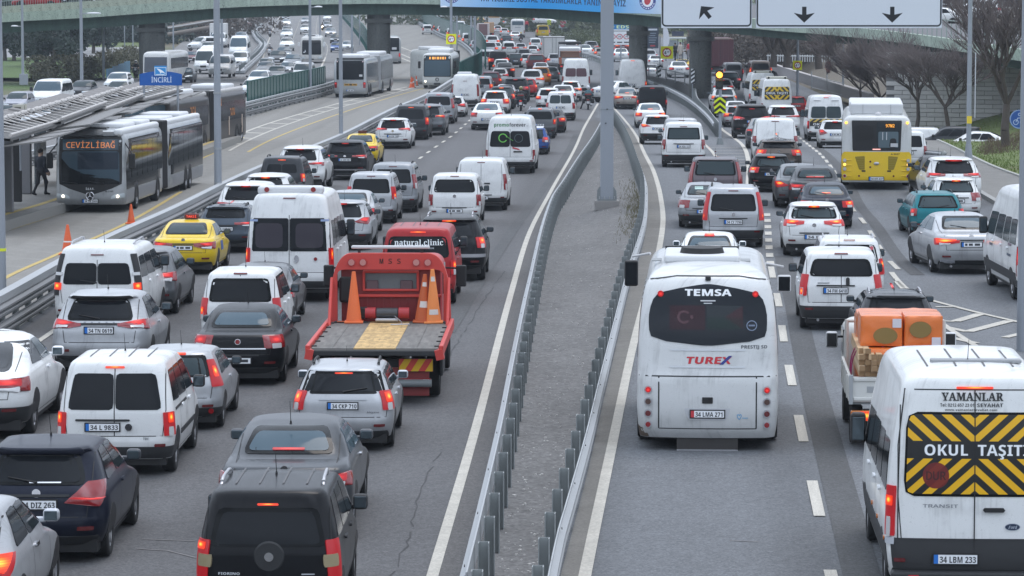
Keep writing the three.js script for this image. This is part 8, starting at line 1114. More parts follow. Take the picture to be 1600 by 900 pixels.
car('bigvan','L',757,837,272,'white','white high-roof van lettered promoforever with a green ring on its window',{q:2,tls:'vert',tl:[0.6,1.0],lit:0,hb:0,py:0,bump:0.5,rw:[1.12,1.78,0.86,0.78,0.1],badge:0,wiper:0,over:ov('bigvan',{dH:-0.2}),panelVan:1,extra:(r,B)=>{decal(r,B,B.tailZ,rect(-0.72,0.78,1.9,2.15),330,56,(c,w,h)=>{words(c,'promo',8,26,44,'#2f7a40','sans-serif','bold',140,'left');words(c,'forever',150,26,44,'#15181b','sans-serif','bold',150,'left');c.fillStyle='#777';c.fillRect(304,34,20,3);});decal(r,B,B.tailZ,rect(-0.6,0.66,1.26,1.72),260,96,(c,w,h)=>{c.lineWidth=9;c.strokeStyle='#6cc04a';c.beginPath();c.arc(62,48,34,0.5,6.1);c.stroke();c.beginPath();c.moveTo(94,34);c.quadraticCurveTo(128,60,150,70);c.lineWidth=4;c.stroke();c.lineWidth=5;c.strokeStyle='#4d5a5e';c.beginPath();c.arc(196,50,34,0,7);c.stroke();},'window_print',0,0.013);part(r,'red_marker',patch(B,B.tailZ,[[0.1,1.0],[0.42,0.98],[0.3,1.1],[0.1,1.12]],0.012,{nv:2,nu:3,flat:1}),std(0.5,0.04,0.06));part(r,'door_handle',patch(B,B.tailZ,rect(0.14,0.5,0.9,0.95),0.03,{nv:2,nu:3}),mBlack);}});
car('hatch','L',808,857,242,'blue','blue hatchback with white roof hidden behind the lettered van',{tls:'corner',lit:'R',q:2,extra:(r,B)=>part(r,'white_roof',rbox(1.1,0.03,1.6,0.01,0,1.468,-1.6),paintFlat('white'))});
car('van','L',819,868,217,'grey','dark grey van with roof rails next to the median line',{rails:1,split:0,over:ov('van',{dH:-0.1,split:0,W:1.9}),rw:[1.2,1.68,0.78,0.68,0.1],tls:'vert',tl:[0.9,1.2],lit:'O',bump:0.7,hbw:0.12});
car('sedan','L',838,883,208,'darkgrey','dark grey saloon right of the dark grey van with rails',{tls:'corner',lit:'O'});
car('mpv','L',853,898,189,'white','white small van with greenish rear glass by the median nose',{glass:mGlassC,tls:'vert',lit:'R',litK:0.3,bump:0.5,split:1,hbLit:0});
car('sedan','L',858,900,168,'white','white saloon just ahead of the white small van at the median nose',{tls:'corner',lit:'R'});
car('suv','L',837,876,173,'white','white SUV left of the white small van near the median nose',{tls:'corner',lit:'O'});
car('sedan','L',912,962,160,'white','white saloon turning across the lane behind the gantry post',{turn:0.55,tls:'corner',lit:'R',glass:mGlassC,q:1});
const Lq=[['hatch',750,796,180,'white'],['hatch',762,804,171,'darkgrey'],['sedan',772,807,161,'silver'],['suv',783,827,160,'black'],['hatch',805,839,152,'red'],['suv',812,850,143,'white'],['suv',829,861,134,'orange'],['sedan',850,871,128,'grey'],['suv',874,909,158,'white'],['suv',742,765,152,'lightgrey','mpv'],['suv',750,783,142,'maroon'],['hatch',768,793,131,'white'],['sedan',772,804,124,'darkgrey'],['suv',770,797,117,'white'],['van',763,793,110,'black'],['mpv',748,774,104,'white'],['suv',795,816,106,'darkgrey'],['suv',807,831,98,'grey'],['hatch',811,837,106,'white'],['suv',820,856,113,'maroon'],['sedan',832,859,120,'silver'],['suv',752,779,89,'silver'],['hatch',765,786,84,'white'],['mpv',785,806,86,'white'],['suv',758,781,76,'white'],['suv',783,801,71,'darkgrey'],['hatch',806,822,84,'silver'],['hatch',824,842,88,'white'],['mpv',828,846,78,'white'],['sedan',797,815,64,'white'],['suv',858,876,106,'silver'],['sedan',850,868,97,'yellow'],['van',882,902,84,'white'],['suv',886,907,92,'silver'],['sedan',903,928,90,'white'],['suv',914,936,84,'grey'],['hatch',930,948,92,'champagne'],['sedan',958,984,97,'white'],['suv',962,984,83,'maroon'],['hatch',945,960,85,'darkgrey'],
['van',838,860,59,'yellow'],['mpv',715,737,67,'white'],['mpv',722,743,73,'white'],['suv',736,753,81,'silver'],['hatch',771,785,52,'white'],['hatch',782,795,56,'white'],['sedan',746,757,36,'yellow'],['suv',672,692,41,'lilac'],['hatch',675,695,49,'red'],['hatch',683,699,54,'white'],['van',699,714,61,'white'],['van',661,675,54,'white'],['suv',640,652,37,'white'],['hatch',654,666,33,'silver'],['sedan',700,713,45,'darkgrey'],['van',712,727,48,'white'],['sedan',728,742,52,'grey'],['suv',786,798,40,'silver'],['mpv',716,728,36,'tan'],['suv',690,700,34,'grey'],['hatch',760,772,30,'white'],['suv',830,844,42,'white'],['hatch',852,866,36,'silver'],['suv',795,805,32,'darkgrey'],['hatch',733,744,30,'maroon']];
Lq.forEach(([k,a,b,v,c,k2],i)=>car(k2??k,'L',a,b,v,c,null,{tls:['corner','vert','wide'][i % 3],lit:i % 4===3?'R':'O',glass:i % 3===1?mGlassC:mGlass,rails:0,...(c==='yellow'&&k==='sedan'?{name:'taxi',cat:'taxi',word:'taxi'}:{})}));
car('bigvan','L',878,922,147,'white','white high-roof van with mauve curtains behind its rear panes, left of the gantry post',{glass:glassM(0.12,0.07,0.08,0.15),hb:0,tls:'vert',lit:0,py:0,q:1});
// right carriageway
car('sedan','R',1056,1160,456,'white','white car directly ahead of the coach, only its roof showing',{tls:'corner',lit:'R',glass:mGlassB,hb:1.38,hbw:0.14,py:0.7,mirMat:paintFlat('white'),extra:(r,B)=>part(r,'brake_light_glow',patch(B,B.tailZ,rect(-0.13,0.13,1.385,1.41),0.03,{nv:2,nu:4}),mLitO)});
car('mpv','R',1098,1193,388,'silver','silver small van with high red pillar lamps and dark lower bumper ahead of the coach',{tls:'high',tl:[0.8,1.62],lit:'O',litK:0.14,litDy:-0.34,rev:0,bump:0.52,rails:2,py:0.76,hbLit:0,badgeY:0.98,txt:'34 CY 7790'});
car('sedan','R',1062,1140,358,'lightgrey','grey saloon with a paper in its rear window left of the silver small van',{tls:'corner',tl:[0.7,0.95],lit:0,glass:mGlassC,hb:0,bump:0.46,py:0.58,mirMat:mTrim,extra:(r,B)=>part(r,'paper',patch(B,B.tailZ,rect(-0.34,-0.06,1.26,1.35),0.012,{flat:1,nv:2,nu:3}),std(0.4,0.55,0.5))});
car('mpv','R',1075,1160,326,'mauve','mauve-grey people carrier with high curved red lamps',{tls:'high',tl:[0.8,1.5],lit:0,glass:mGlassC,hbLit:0,py:0.6,over:ov('mpv',{dH:-0.16})});
car('mpv','R',1034,1102,262,'white','white boxy small van with black bumper and square lamps',{q:2,tls:'vert',tl:[0.74,1.14],lit:0,glass:mGlassC,bump:0.52,rw:[1.14,1.62,0.68,0.62,0.05],txt:'34 KEB 153',py:0.86,hbLit:0,wiper:0,badge:0,over:ov('mpv',{dH:0.06})});
car('mpv','R',1036,1094,243,'silver','silver small van just ahead of the white boxy small van',{tls:'vert',tl:[0.8,1.25],lit:0,hbLit:0,bump:0.5});
car('suv','R',1001,1053,226,'white','white SUV with triangular lit lamps and grey lower bumper at the right median rail',{tls:'slant',tl:[0.95,1.12],lit:'O',bump:0.62,rails:0,txt:'?',py:0.88});
car('sedan','R',993,1040,201,'white','white saloon ahead of the white SUV with triangular lamps',{tls:'corner',lit:'O',glass:mGlassB});
car('van','R',995,1043,183,'black','dark van with tinted rear window before the curved guard rail',{split:0,over:{split:0,W:1.9},rw:[1.15,1.7,0.8,0.7,0.1],tls:'vert',tl:[0.8,1.1],lit:'R'});
car('sedan','R',960,1000,171,'champagne','champagne saloon with orange lamps just right of the gantry post',{tls:'wide',lit:'O',glass:mGlassB});
car('bigvan','R',964,1013,147,'white','tall plain white van with closed rear doors right of the gantry post',{blind:1,rw:null,tls:'vert',tl:[0.5,0.95],lit:'O',panelVan:1,q:1,hb:2.5});
// right service road, near part
car('bigvan','S',1386,1656,948,'white','white school minibus with yellow and black OKUL TAŞITI panel and plate 34 LBM 233',{head:0.05,tls:'vert',tl:[0.82,1.42],lit:'O',litPoly:[[1.4,1.18],[1.85,1.18],[1.85,1.3],[1.4,1.3]],py:0.56,pz:-0.22,txt:'34 LBM 233',bump:0,rw:[1.3,2.3,0.84,0.8,0.14],split:0,badge:0,wiper:0,hb:2.58,hbw:0.22,noBar:1,ribs:1,glass:mGlass,mirMat:mBlack,over:ov('bigvan',{split:0,bump:0,dH:0.18}),extra:(r,B)=>{
const okul=print(560,330,(c,w,h)=>{c.fillStyle='#17181b';c.fillRect(0,0,w,h);c.fillStyle='#e6b010';const st=(y0,y1,s)=>{c.save();c.beginPath();c.rect(0,y0,w,y1 - y0);c.clip();for(let i=-8;i<9;i++){for(const m of[1,-1]){c.beginPath();const X=(q)=>w / 2 + m*q;const a=i*78 + 20;c.moveTo(X(Math.max(0,0)),y0);c.beginPath();c.moveTo(X(a),s>0?y1:y0);c.lineTo(X(a + 40),s>0?y1:y0);c.lineTo(X(a + 40 -(y1 - y0)*1.1),s>0?y0:y1);c.lineTo(X(a -(y1 - y0)*1.1),s>0?y0:y1);c.save();c.clip();c.fillRect(m>0?w / 2 + 2:0,y0,w / 2 - 2,y1 - y0);c.restore();}}c.restore();};st(0,110,-1);st(182,330,1);c.fillStyle='#17181b';c.fillRect(w / 2 - 2,0,4,h);words(c,'OKUL  TAŞITI',w / 2 + 6,147,62,'#eceef0','sans-serif','bold',430);c.fillStyle='rgba(110,26,28,.92)';c.beginPath();c.arc(122,252,54,0,7);c.fill();words(c,'DUR',122,253,48,'rgba(40,20,22,.8)','monospace','bold',84);});
part(r,'school_panel',patch(B,B.tailZ,[[-0.81,1.33],[0.81,1.33],[0.78,2.27],[-0.78,2.27]],0.0125,{uv:okul,r:0.1,flat:1,nv:10,nu:14}),new THREE.MeshStandardMaterial({map:atlas,roughness:0.35}));
decal(r,B,B.tailZ,rect(-0.42,0.36,2.31,2.54),380,92,(c,w,h)=>{words(c,'YAMANLAR',w*0.5,26,50,'#1b1d20','serif','900',350);words(c,'Tel: 0212 657 23 01',104,64,22,'#2a2d31','sans-serif','bold',196);words(c,'SEYAHAT',290,64,24,'#2a2d31','sans-serif','bold',150);words(c,'www.yamanlarseyahat.com',w*0.48,84,15,'#33363a','sans-serif','bold',300);});
decal(r,B,B.tailZ,rect(-0.62,-0.18,1.16,1.22),150,22,(c,w,h)=>words(c,'TRANSIT',w / 2,h / 2,18,'#7b8086','sans-serif','500',140));decal(r,B,B.tailZ,rect(0.36,0.54,0.9,0.985),70,34,(c,w,h)=>{c.fillStyle='#1d2c44';c.beginPath();c.ellipse(w / 2,h / 2,33,15,0,0,7);c.fill();c.strokeStyle='#aeb6c2';c.lineWidth=2;c.stroke();words(c,'Ford',w / 2,h / 2,18,'#d8dce2','serif','italic',38);});
part(r,'lower_panel',patch(B,B.tail,[[-1.5,0.42],[1.5,0.42],[1.5,0.8],[-1.5,0.8]],0.008,{r:0.03,nv:4,nu:18}),mTrim);part(r,'step_bumper',rbox(1.96,0.12,0.24,0.04,0,0.36,-0.0,3),mTrim);for(const s of[1,-1]){part(r,'rear_reflector',box(0.12,0.05,0.01,s*0.72,0.36,0.124),mLitRs);}part(r,'door_handle',patch(B,B.tailZ,rect(0.1,0.36,1.12,1.17),0.04,{r:0.02,nv:2,nu:4}),mBlack);part(r,'centre_joint',seam(B,B.tailZ,[[0,0.46],[0,2.56]],0.014,0.016),mBlack);part(r,'door_joint',seam(B,B.tailZ,[[-0.9,0.6],[-0.9,1.9],[-0.82,2.56],[0.82,2.56],[0.9,1.9],[0.9,0.6]],0.014,0.003),mTrim);
part(r,'bumper_tape',patch(B,B.tail,rect(-1.9,-1.3,0.72,0.8),0.02,{nv:2,nu:4}),std(0.5,0.52,0.56,0.3));part(r,'roof_bar',rbox(1.1,0.05,0.16,0.02,0.1,2.785,-1.25),std(0.3,0.31,0.32));for(const s of[-1])for(const[x,y]of[[1.9,0.74],[3.0,0.74],[0.5,0.7]])part(r,'side_marker',patch(B,B.side(s),rect(x,x + 0.1,y,y + 0.05),0.02,{nv:2,nu:2}),mAmber);part(r,'sill_trim',patch(B,B.side(-1),rect(0.3,5.2,0.4,0.72),0.01,{nv:3,nu:12}),mTrim);}});
car('suv','S',1339,1464,566,'darkgrey','dark grey roof-railed estate just ahead of the loaded pickup',{rails:1,tls:'corner',lit:'R',py:0,scale:0.95,hbw:0.14,over:ov('suv',{dH:-0.14})});
car('mpv','S',1250,1378,518,'white','white small van with black bumper and plate 34 FM 6418',{tls:'vert',tl:[0.76,1.22],lit:'O',litK:0.3,litDy:-0.3,txt:'34 FM 6418',pz:-0.12,py:0.88,bump:0.54,dbl:1,rw:[1.18,1.56,0.7,0.6,0.1],hbLit:0,badge:0,wiper:0,over:ov('mpv',{dH:-0.06}),extra:(r,B)=>{part(r,'door_handle',patch(B,B.tailZ,rect(0.1,0.18,0.98,1.16),0.03,{r:0.03,nv:4,nu:3}),mBlack);decal(r,B,B.tailZ,rect(-0.52,-0.24,1.02,1.06),90,16,(c)=>{c.fillStyle='#6d7278';c.fillRect(4,5,80,6);});for(const x of[-0.62,0.62])part(r,'mud_flap',box(0.24,0.24,0.02,x,0.2,-0.35),mBlack);}});
car('mpv','S',1274,1380,479,'white','white people carrier with two red round stickers in its rear window',{tls:'high',tl:[0.8,1.2],lit:'O',litK:0.4,rails:1,hbLit:0,rw:[1.1,1.56,0.74,0.64,0.1],py:0,over:ov('mpv',{dH:-0.08}),extra:(r,B)=>{for(const s of[1,-1])part(r,'sticker',patch(B,B.tailZ,(()=>{const p=[];for(let i=0;i<14;i++)p.push([s*0.56 + Math.cos(i*0.449)*0.05,1.47 + Math.sin(i*0.449)*0.05]);return p;})(),0.012,{flat:1,nv:5,nu:3}),std(0.5,0.1,0.13));}});
car('hatch','S',1223,1321,402,'white','white hatchback with orange Y-shaped lamps behind the dark blue saloon',{tls:'wide',tl:[0.84,1.02],lit:'O',litK:0.5,glass:mGlassC,txt:'34 EC',py:0.56,bump:0,rw:[1.05,1.36,0.66,0.56,0.1],badgeY:0.88,mirMat:mBlack});
car('sedan','S',1251,1333,358,'navy','dark blue saloon with a bright right lamp beside the white hatchback',{tls:'corner',lit:'O',glass:mGlassB,py:0.7,hb:1.15});
car('sedan','S',1233,1316,331,'darkgrey','dark grey saloon ahead of the dark blue one',{tls:'wide',lit:'R',glass:mGlassC,py:0.7,hb:1.12,hbw:0.3});
car('sedan','S',1210,1291,326,'grey','grey saloon at the left of the dark grey saloon',{tls:'slant',lit:'O',glass:mGlassC,py:0.7,hb:0});
car('hatch','S',1171,1239,301,'black','black hatchback with a small flag in its window and white plate',{q:2,tls:'corner',tl:[0.78,0.98],lit:'O',glass:mGlassC,txt:'34 EC 8678',py:0.72,rw:[1.0,1.36,0.64,0.52,0.14]});
car('suv','S',1181,1253,276,'brown','brown car with a lit brake bar above the black hatchback',{tls:'corner',lit:'O',hbw:0.24,q:2,over:ov('suv',{dH:-0.2})});
car('mpv','S',1175,1247,257,'white','plain white small van without rear windows',{blind:1,rw:null,dbl:1,tls:'vert',tl:[0.75,1.1],lit:0,hbLit:0,hb:1.66,q:2,panelVan:1});
car('sedan','S',1166,1225,233,'grey','grey saloon left of the plain white small van',{tls:'corner',lit:'R',glass:mGlassC});
car('suv','S',1146,1204,217,'black','black SUV with long pink-red lamps right of the chevron board',{tls:'bracket',tl:[1.0,1.16],lit:'R',litK:0.85,txt:'34 CDZ 53',py:0.9,over:ov('suv',{dH:0.14,W:1.98}),q:2});
car('suv','S',1196,1251,213,'white','white SUV with a thin full-width red light bar',{tls:'thin',tl:[1.0,1.09],lit:'R',litK:0.8});
car('hatch','S',1279,1331,232,'white','white hatchback with a red lamp left of the yellow bus',{tls:'slant',lit:'R',txt:'?',py:0.72});
const school=(r,B,wnd)=>{const g=print(220,120,(c,w,h)=>{c.fillStyle='#1d1e20';c.fillRect(0,0,w,h);c.fillStyle='#d8b428';for(const m of[1,-1])for(let i=-1;i<4;i++){c.beginPath();const X=(q)=>w / 2 + m*q;c.moveTo(X(i*44),0);c.lineTo(X(i*44 + 22),0);c.lineTo(X(i*44 + 62),44);c.lineTo(X(i*44 + 40),44);c.fill();c.beginPath();c.moveTo(X(i*44 + 50),76);c.lineTo(X(i*44 + 72),76);c.lineTo(X(i*44 + 32),120);c.lineTo(X(i*44 + 10),120);c.fill();}c.fillStyle='#1d1e20';c.fillRect(0,44,w,32);words(c,'OKUL TAŞITI',w / 2,60,28,'#e8eaec','sans-serif','bold',190);});part(r,'school_panel',patch(B,B.tailZ,wnd,0.03,{uv:g,r:0.08,nv:6,nu:6}),new THREE.MeshStandardMaterial({map:atlas,roughness:0.4}));};
car('bigvan','S',1262,1319,221,'white','white school minibus with clear rear glass above yellow and black stripes',{q:1,glass:mGlassC,tls:'vert',tl:[0.7,1.15],lit:'R',rw:[1.3,1.95,0.86,0.8,0.1],bump:0.5,rails:0,extra:(r,B)=>{const g=print(220,76,(c,w,h)=>{c.fillStyle='#1d1e20';c.fillRect(0,0,w,h);c.fillStyle='#cfb050';for(const m of[1,-1])for(let i=0;i<4;i++){const X=(q)=>w / 2 + m*q;c.beginPath();c.moveTo(X(i*40),0);c.lineTo(X(i*40 + 20),0);c.lineTo(X(i*40 + 50),34);c.lineTo(X(i*40 + 30),34);c.fill();}words(c,'OKUL',w*0.3,56,30,'#e8eaec','sans-serif','bold',90);});part(r,'stripe_panel',patch(B,B.tailZ,rect(-0.9,0.9,0.85,1.25),0.024,{uv:g,nv:3,nu:6}),mSign);part(r,'roof_light',rbox(0.4,0.06,0.1,0.02,0.1,2.52,-0.3),mLitO);for(const x of[-0.5,0.5])part(r,'roof_step',rbox(0.4,0.05,0.1,0.02,x,2.3,-0.14),mRoofW);}});
car('bigvan','S',1190,1238,184,'white','white school minibus with a full OKUL TAŞITI panel and roof spoiler lamps',{q:1,tls:'vert',tl:[0.6,0.95],lit:0,hb:0,extra:(r,B)=>{school(r,B,[[-0.84,1.2],[0.84,1.2],[0.8,2.05],[-0.8,2.05]]);part(r,'roof_spoiler',rbox(1.4,0.22,0.5,0.08,0,2.62,-0.6),std(0.5,0.49,0.42));for(const x of[-0.55,0.55])part(r,'warning_light',new THREE.CylinderGeometry(0.07,0.07,0.04,12).rotateX(Math.PI / 2).translate(x,2.64,-0.34),mBlack);}});
car('bigvan','S',1171,1213,167,'white','white school minibus half hidden behind another school minibus',{q:1,tls:'vert',tl:[0.6,1.0],lit:'R',hb:0,extra:(r,B)=>{school(r,B,[[-0.84,1.2],[0.84,1.2],[0.8,2.05],[-0.8,2.05]]);part(r,'roof_spoiler',rbox(1.4,0.22,0.5,0.08,0,2.62,-0.6),std(0.5,0.49,0.42));for(const x of[-0.55,0.55])part(r,'warning_light',new THREE.CylinderGeometry(0.07,0.07,0.04,12).rotateX(Math.PI / 2).translate(x,2.64,-0.34),mBlack);}});
const Sq=[['hatch',1228,1262,182,'red','R'],['van',1172,1206,129,'brown','O'],['sedan',1190,1218,134,'black','R'],['suv',1126,1158,141,'black','R'],['van',1132,1161,128,'grey','R'],['suv',1114,1147,153,'silver','R'],['suv',1112,1152,173,'white','O'],['sedan',1134,1168,191,'white','R'],['hatch',1138,1163,199,'silver','O'],['suv',1119,1150,184,'lightgrey','R'],['sedan',1015,1035,106,'white','R'],['sedan',1056,1079,113,'yellow','R'],['sedan',1046,1078,122,'white','R'],['suv',1008,1024,98,'silver','R'],['sedan',1008,1030,122,'white','R']];
Sq.forEach(([k,a,b,v,c,l],i)=>car(k,'S',a,b,v,c,null,{tls:['corner','vert','wide'][i % 3],lit:l,glass:i % 3?mGlass:mGlassC,...(c==='yellow'?{name:'taxi',cat:'taxi',word:'taxi'}:{})}));
// right-hand lanes by the pavement
car('mpv','S',1402,1433,268,'white','white small van half hidden by the right side of the yellow bus',{tls:'vert',lit:0,hbLit:0,q:2});
car('sedan','S',1436,1516,312,'black','black car mirroring the yellow bus, behind the white hatchback on the right',{tls:'wide',lit:'R',head:0.02,py:0});
car('hatch','S',1446,1537,322,'white','white hatchback with a wide orange brake bar at the right pavement',{tls:'wide',tl:[0.86,1.0],lit:'R',hbw:0.26,head:0.02,py:0.7});
car('hatch','S',1462,1528,346,'white','white small hatchback right of the teal estate',{tls:'corner',lit:0,glass:mGlassC,head:0.02,py:0.7});
car('wagon','S',1424,1508,373,'teal','teal estate car with black roof rails',{tls:'vert',tl:[0.72,0.95],lit:'R',glass:mGlassC,rails:2,head:0.0,py:0,hb:0,wiper:-0.35,badge:0});
car('sedan','S',1462,1574,430,'silver','silver saloon with long orange lamps left of the white minibus at the right edge',{tls:'wide',tl:[0.74,0.9],lit:'O',litK:0.75,head:-0.06,glass:mGlassB,py:0.76,handleMat:mChrome,mirMat:mBlack,hb:0,extra:(r,B)=>{for(const s of[1,-1])part(r,'exhaust_trim',patch(B,B.tail,s>0?rect(0.8,1.5,0.3,0.38):mirrorA(rect(0.8,1.5,0.3,0.38)),0.02,{r:0.02,nv:3,nu:5}),mChrome);}});
car('bigvan','S',1590,1728,474,'white','white minibus cut by the right edge, side windows mirroring cars',{head:-0.01,tls:'vert',tl:[0.6,1.3],lit:'R',glass:mGlassC,hb:0,mirMat:mBlack,bump:0.5,extra:(r,B)=>{part(r,'rubbing_strip',patch(B,B.side(-1),rect(0.4,5.2,0.45,0.66),0.016,{nv:2,nu:12}),mTrim);for(const[x,w,y]of[[3.9,0.5,1.0],[1.1,0.6,0.95],[1.1,0.5,1.2]])decal(r,B,B.side(-1),rect(x,x + w,y,y + 0.12),80,24,(c)=>{c.fillStyle=y>1.1?'#7c6f7c':'#4a5666';c.fillRect(4,6,72,11);},'lettering',1);}});
// oncoming side road and oncoming carriageway
const Pq=[['suv',1,38,180,'lilac','pale lilac SUV facing the camera at the far left'],['van',44,93,174,'white','white van facing the camera above the shelter roof'],['suv',105,140,158,'darkgrey','dark grey SUV facing the camera right of the white van'],['suv',160,197,147,'white','white SUV facing the camera beside the blue hoarding'],['sedan',160,198,158,'silver','silver car facing the camera in front of the white SUV'],['hatch',28,78,205,'silver','silver car half hidden by the shelter roof'],['sedan',-22,16,200,'darkgrey','dark car cut by the left edge behind the shelter roof'],['sedan',273,297,130,'darkgrey'],['bigvan',302,333,116,'white'],['van',322,361,122,'white'],['mpv',360,386,107,'white'],['bigvan',357,386,93,'white'],['mpv',283,309,80,'white','white small van turned sideways in front of the rusty rails'],['hatch',271,293,99,'white'],['hatch',257,272,97,'white'],['hatch',290,304,99,'maroon'],['suv',312,337,88,'white'],['van',328,352,75,'white'],['mpv',351,365,51,'white'],['sedan',367,385,54,'white'],['hatch',380,393,47,'red'],['sedan',363,388,66,'silver'],['van',394,404,38,'darkgrey'],['hatch',368,384,36,'white'],['sedan',375,404,152,'white','white taxi-like saloon with yellow corners right of the dark bus'],['mpv',385,398,30,'silver']];
Pq.forEach(([k,a,b,v,c,l],i)=>car(k,'P',a,b,v,c,l,{lights:0,screen:i % 2?mGlassB:mGlassC,bump:i % 4===2?0.5:0,turn:l?.includes('sideways')?0.75:0,q:v>140?1:0}));
const Oq=[['suv',437,460,80,'white'],['suv',438,458,63,'white'],['hatch',439,459,55,'white'],['suv',438,457,43,'white'],['hatch',438,455,32,'black'],['sedan',431,455,93,'grey'],['sedan',419,447,102,'darkgrey'],['sedan',442,470,108,'grey'],['van',457,486,130,'white'],['sedan',446,475,139,'black','black saloon facing the camera behind the low green screen'],['sedan',425,464,148,'slate','dark slate saloon with lit headlights facing the camera'],['suv',383,419,143,'white','white SUV facing the camera behind the oncoming saloons'],['suv',418,441,130,'silver'],['sedan',437,458,119,'silver'],['hatch',519,533,82,'blue'],['hatch',535,552,80,'white'],['sedan',516,533,68,'darkgrey'],['sedan',507,527,58,'silver'],['hatch',503,521,46,'lightgrey'],['suv',503,520,34,'white'],['suv',469,486,54,'white'],['sedan',469,486,38,'silver'],['hatch',474,490,66,'pearl'],['suv',400,425,122,'grey'],['hatch',402,426,112,'silver'],['hatch',398,412,150,'white']];
Oq.forEach(([k,a,b,v,c,l],i)=>car(k,'O',a,b,v,c,l,{lights:i % 7===3||l?.includes('lit'),screen:i % 2?mGlassB:mGlassC,q:v>125?1:0}));
// cars on the overpass and the ramp, and parked at the wall
function bridgeCar(kind,u,v,d,ry,color,label,o={}){const p=at(u,v,d),t=new THREE.Group();if(o.drop)p.y -=o.drop;t.name=numbered(o.name??NM[kind]);t.position.copy(p);t.rotation.y=ry;scene.add(t);const P=COL[color];vehicle(t,kind,{paint:paint(...P),paintFlat:paintFlat(color),q:1,front:false,lit:'R',...o});return tag(t,label,o.cat??(kind==='mpv'?'van':'car'));}
bridgeCar('sedan',98,13,305,Math.PI / 2,'red','red car crossing the overpass behind the railing at the upper left');bridgeCar('sedan',166,3,305,Math.PI / 2,'yellow','yellow taxi crossing the overpass at the upper left',{name:'taxi',cat:'taxi'});
bridgeCar('sedan',1512,42,250,Math.PI / 2 - 0.25,'white','white saloon on the ramp just right of the white lane sign');bridgeCar('suv',1566,33,262,Math.PI / 2 - 0.2,'white','white car behind the tree branches on the ramp');
bridgeCar('hatch',832,38,560,-Math.PI / 2,'white','white car standing sideways beyond the far bend left of the chevron board',{q:0});
bridgeCar('mpv',1472,236,181,Math.PI / 2 - 0.1,'white','white van parked along the block wall, mostly hidden by the grass',{panelVan:1,drop:0.5});bridgeCar('sedan',1590,233,177,Math.PI / 2 - 0.06,'white','white car parked behind the trunk at the right',{drop:0.5});bridgeCar('suv',1540,230,181,Math.PI / 2,'darkgrey','dark car parked at the wall right of the pavement lamp',{drop:0.5});
labelFleet();
// ---------------------------------------------------------------- people and motorcycles
function figure(root,J,R,col,headP,cell){// J: joints, bones joined into one smooth body; col: colour by bone
const bones=J.bones,lo=V3(1e9,1e9,1e9),hi=V3(-1e9,-1e9,-1e9);for(const b of bones)for(const p of[b[0],b[1]]){lo.min(p);hi.max(p);}lo.subScalar(0.25);hi.addScalar(0.25);const size=Math.max(hi.x - lo.x,hi.y - lo.y,hi.z - lo.z),n=Math.min(96,Math.round(size / cell)),c=lo.clone().add(hi).multiplyScalar(0.5),half=n / 2;
const mc=new MarchingCubes(n,new THREE.MeshBasicMaterial(),false,false,120000);mc.isolation=0;const p=V3(),ab=V3(),ap=V3();
const dist=(b,q)=>{ab.subVectors(b[1],b[0]);ap.subVectors(q,b[0]);const t=clamp(ap.dot(ab)/ Math.max(1e-6,ab.lengthSq()),0,1);return ap.addScaledVector(ab,-t).length()- lerp(b[2],b[3],t);};
for(let z=0;z<n;z++)for(let y=0;y<n;y++)for(let x=0;x<n;x++){p.set((x - half)/ half,(y - half)/ half,(z - half)/ half).multiplyScalar(size / 2).add(c);let s=0;for(const b of bones)s +=Math.exp(-dist(b,p)*34);mc.field[x + y*n + z*n*n]=clamp(Math.log(s + 1e-30)/ 34,-1,1);}
mc.update();const k=mc.count,P=new Float32Array(k*3),N=new Float32Array(k*3),K=new Float32Array(k*3);for(let i=0;i<k;i++){p.fromArray(mc.positionArray,3*i).multiplyScalar(size / 2).add(c);p.toArray(P,3*i);let best=1e9,bc=0;for(const b of bones){const d=dist(b,p);if(d<best){best=d;bc=b[4];}}K.set(col[bc],3*i);for(let j=0;j<3;j++)N[3*i + j]=mc.normalArray[3*i + j];}
const g=new THREE.BufferGeometry();g.setAttribute('position',new THREE.BufferAttribute(P,3));g.setAttribute('color',new THREE.BufferAttribute(K,3));g.computeVertexNormals();const sm=toSmooth(g);return part(root,'body',sm,mBody);
}
const mBody=new THREE.MeshStandardMaterial({vertexColors:true,roughness:0.85,side:THREE.DoubleSide});
function toSmooth(g){const p=g.attributes.position,m=new Map(),nn=g.attributes.normal,acc=[];for(let i=0;i<p.count;i++){const k=[p.getX(i),p.getY(i),p.getZ(i)].map((v)=>Math.round(v*4000)).join();let a=m.get(k);if(!a)m.set(k,a=V3());a.x +=nn.getX(i);a.y +=nn.getY(i);a.z +=nn.getZ(i);acc.push(a);}acc.forEach((a,i)=>{const l=a.length()||1;nn.setXYZ(i,a.x / l,a.y / l,a.z / l);});return g;}
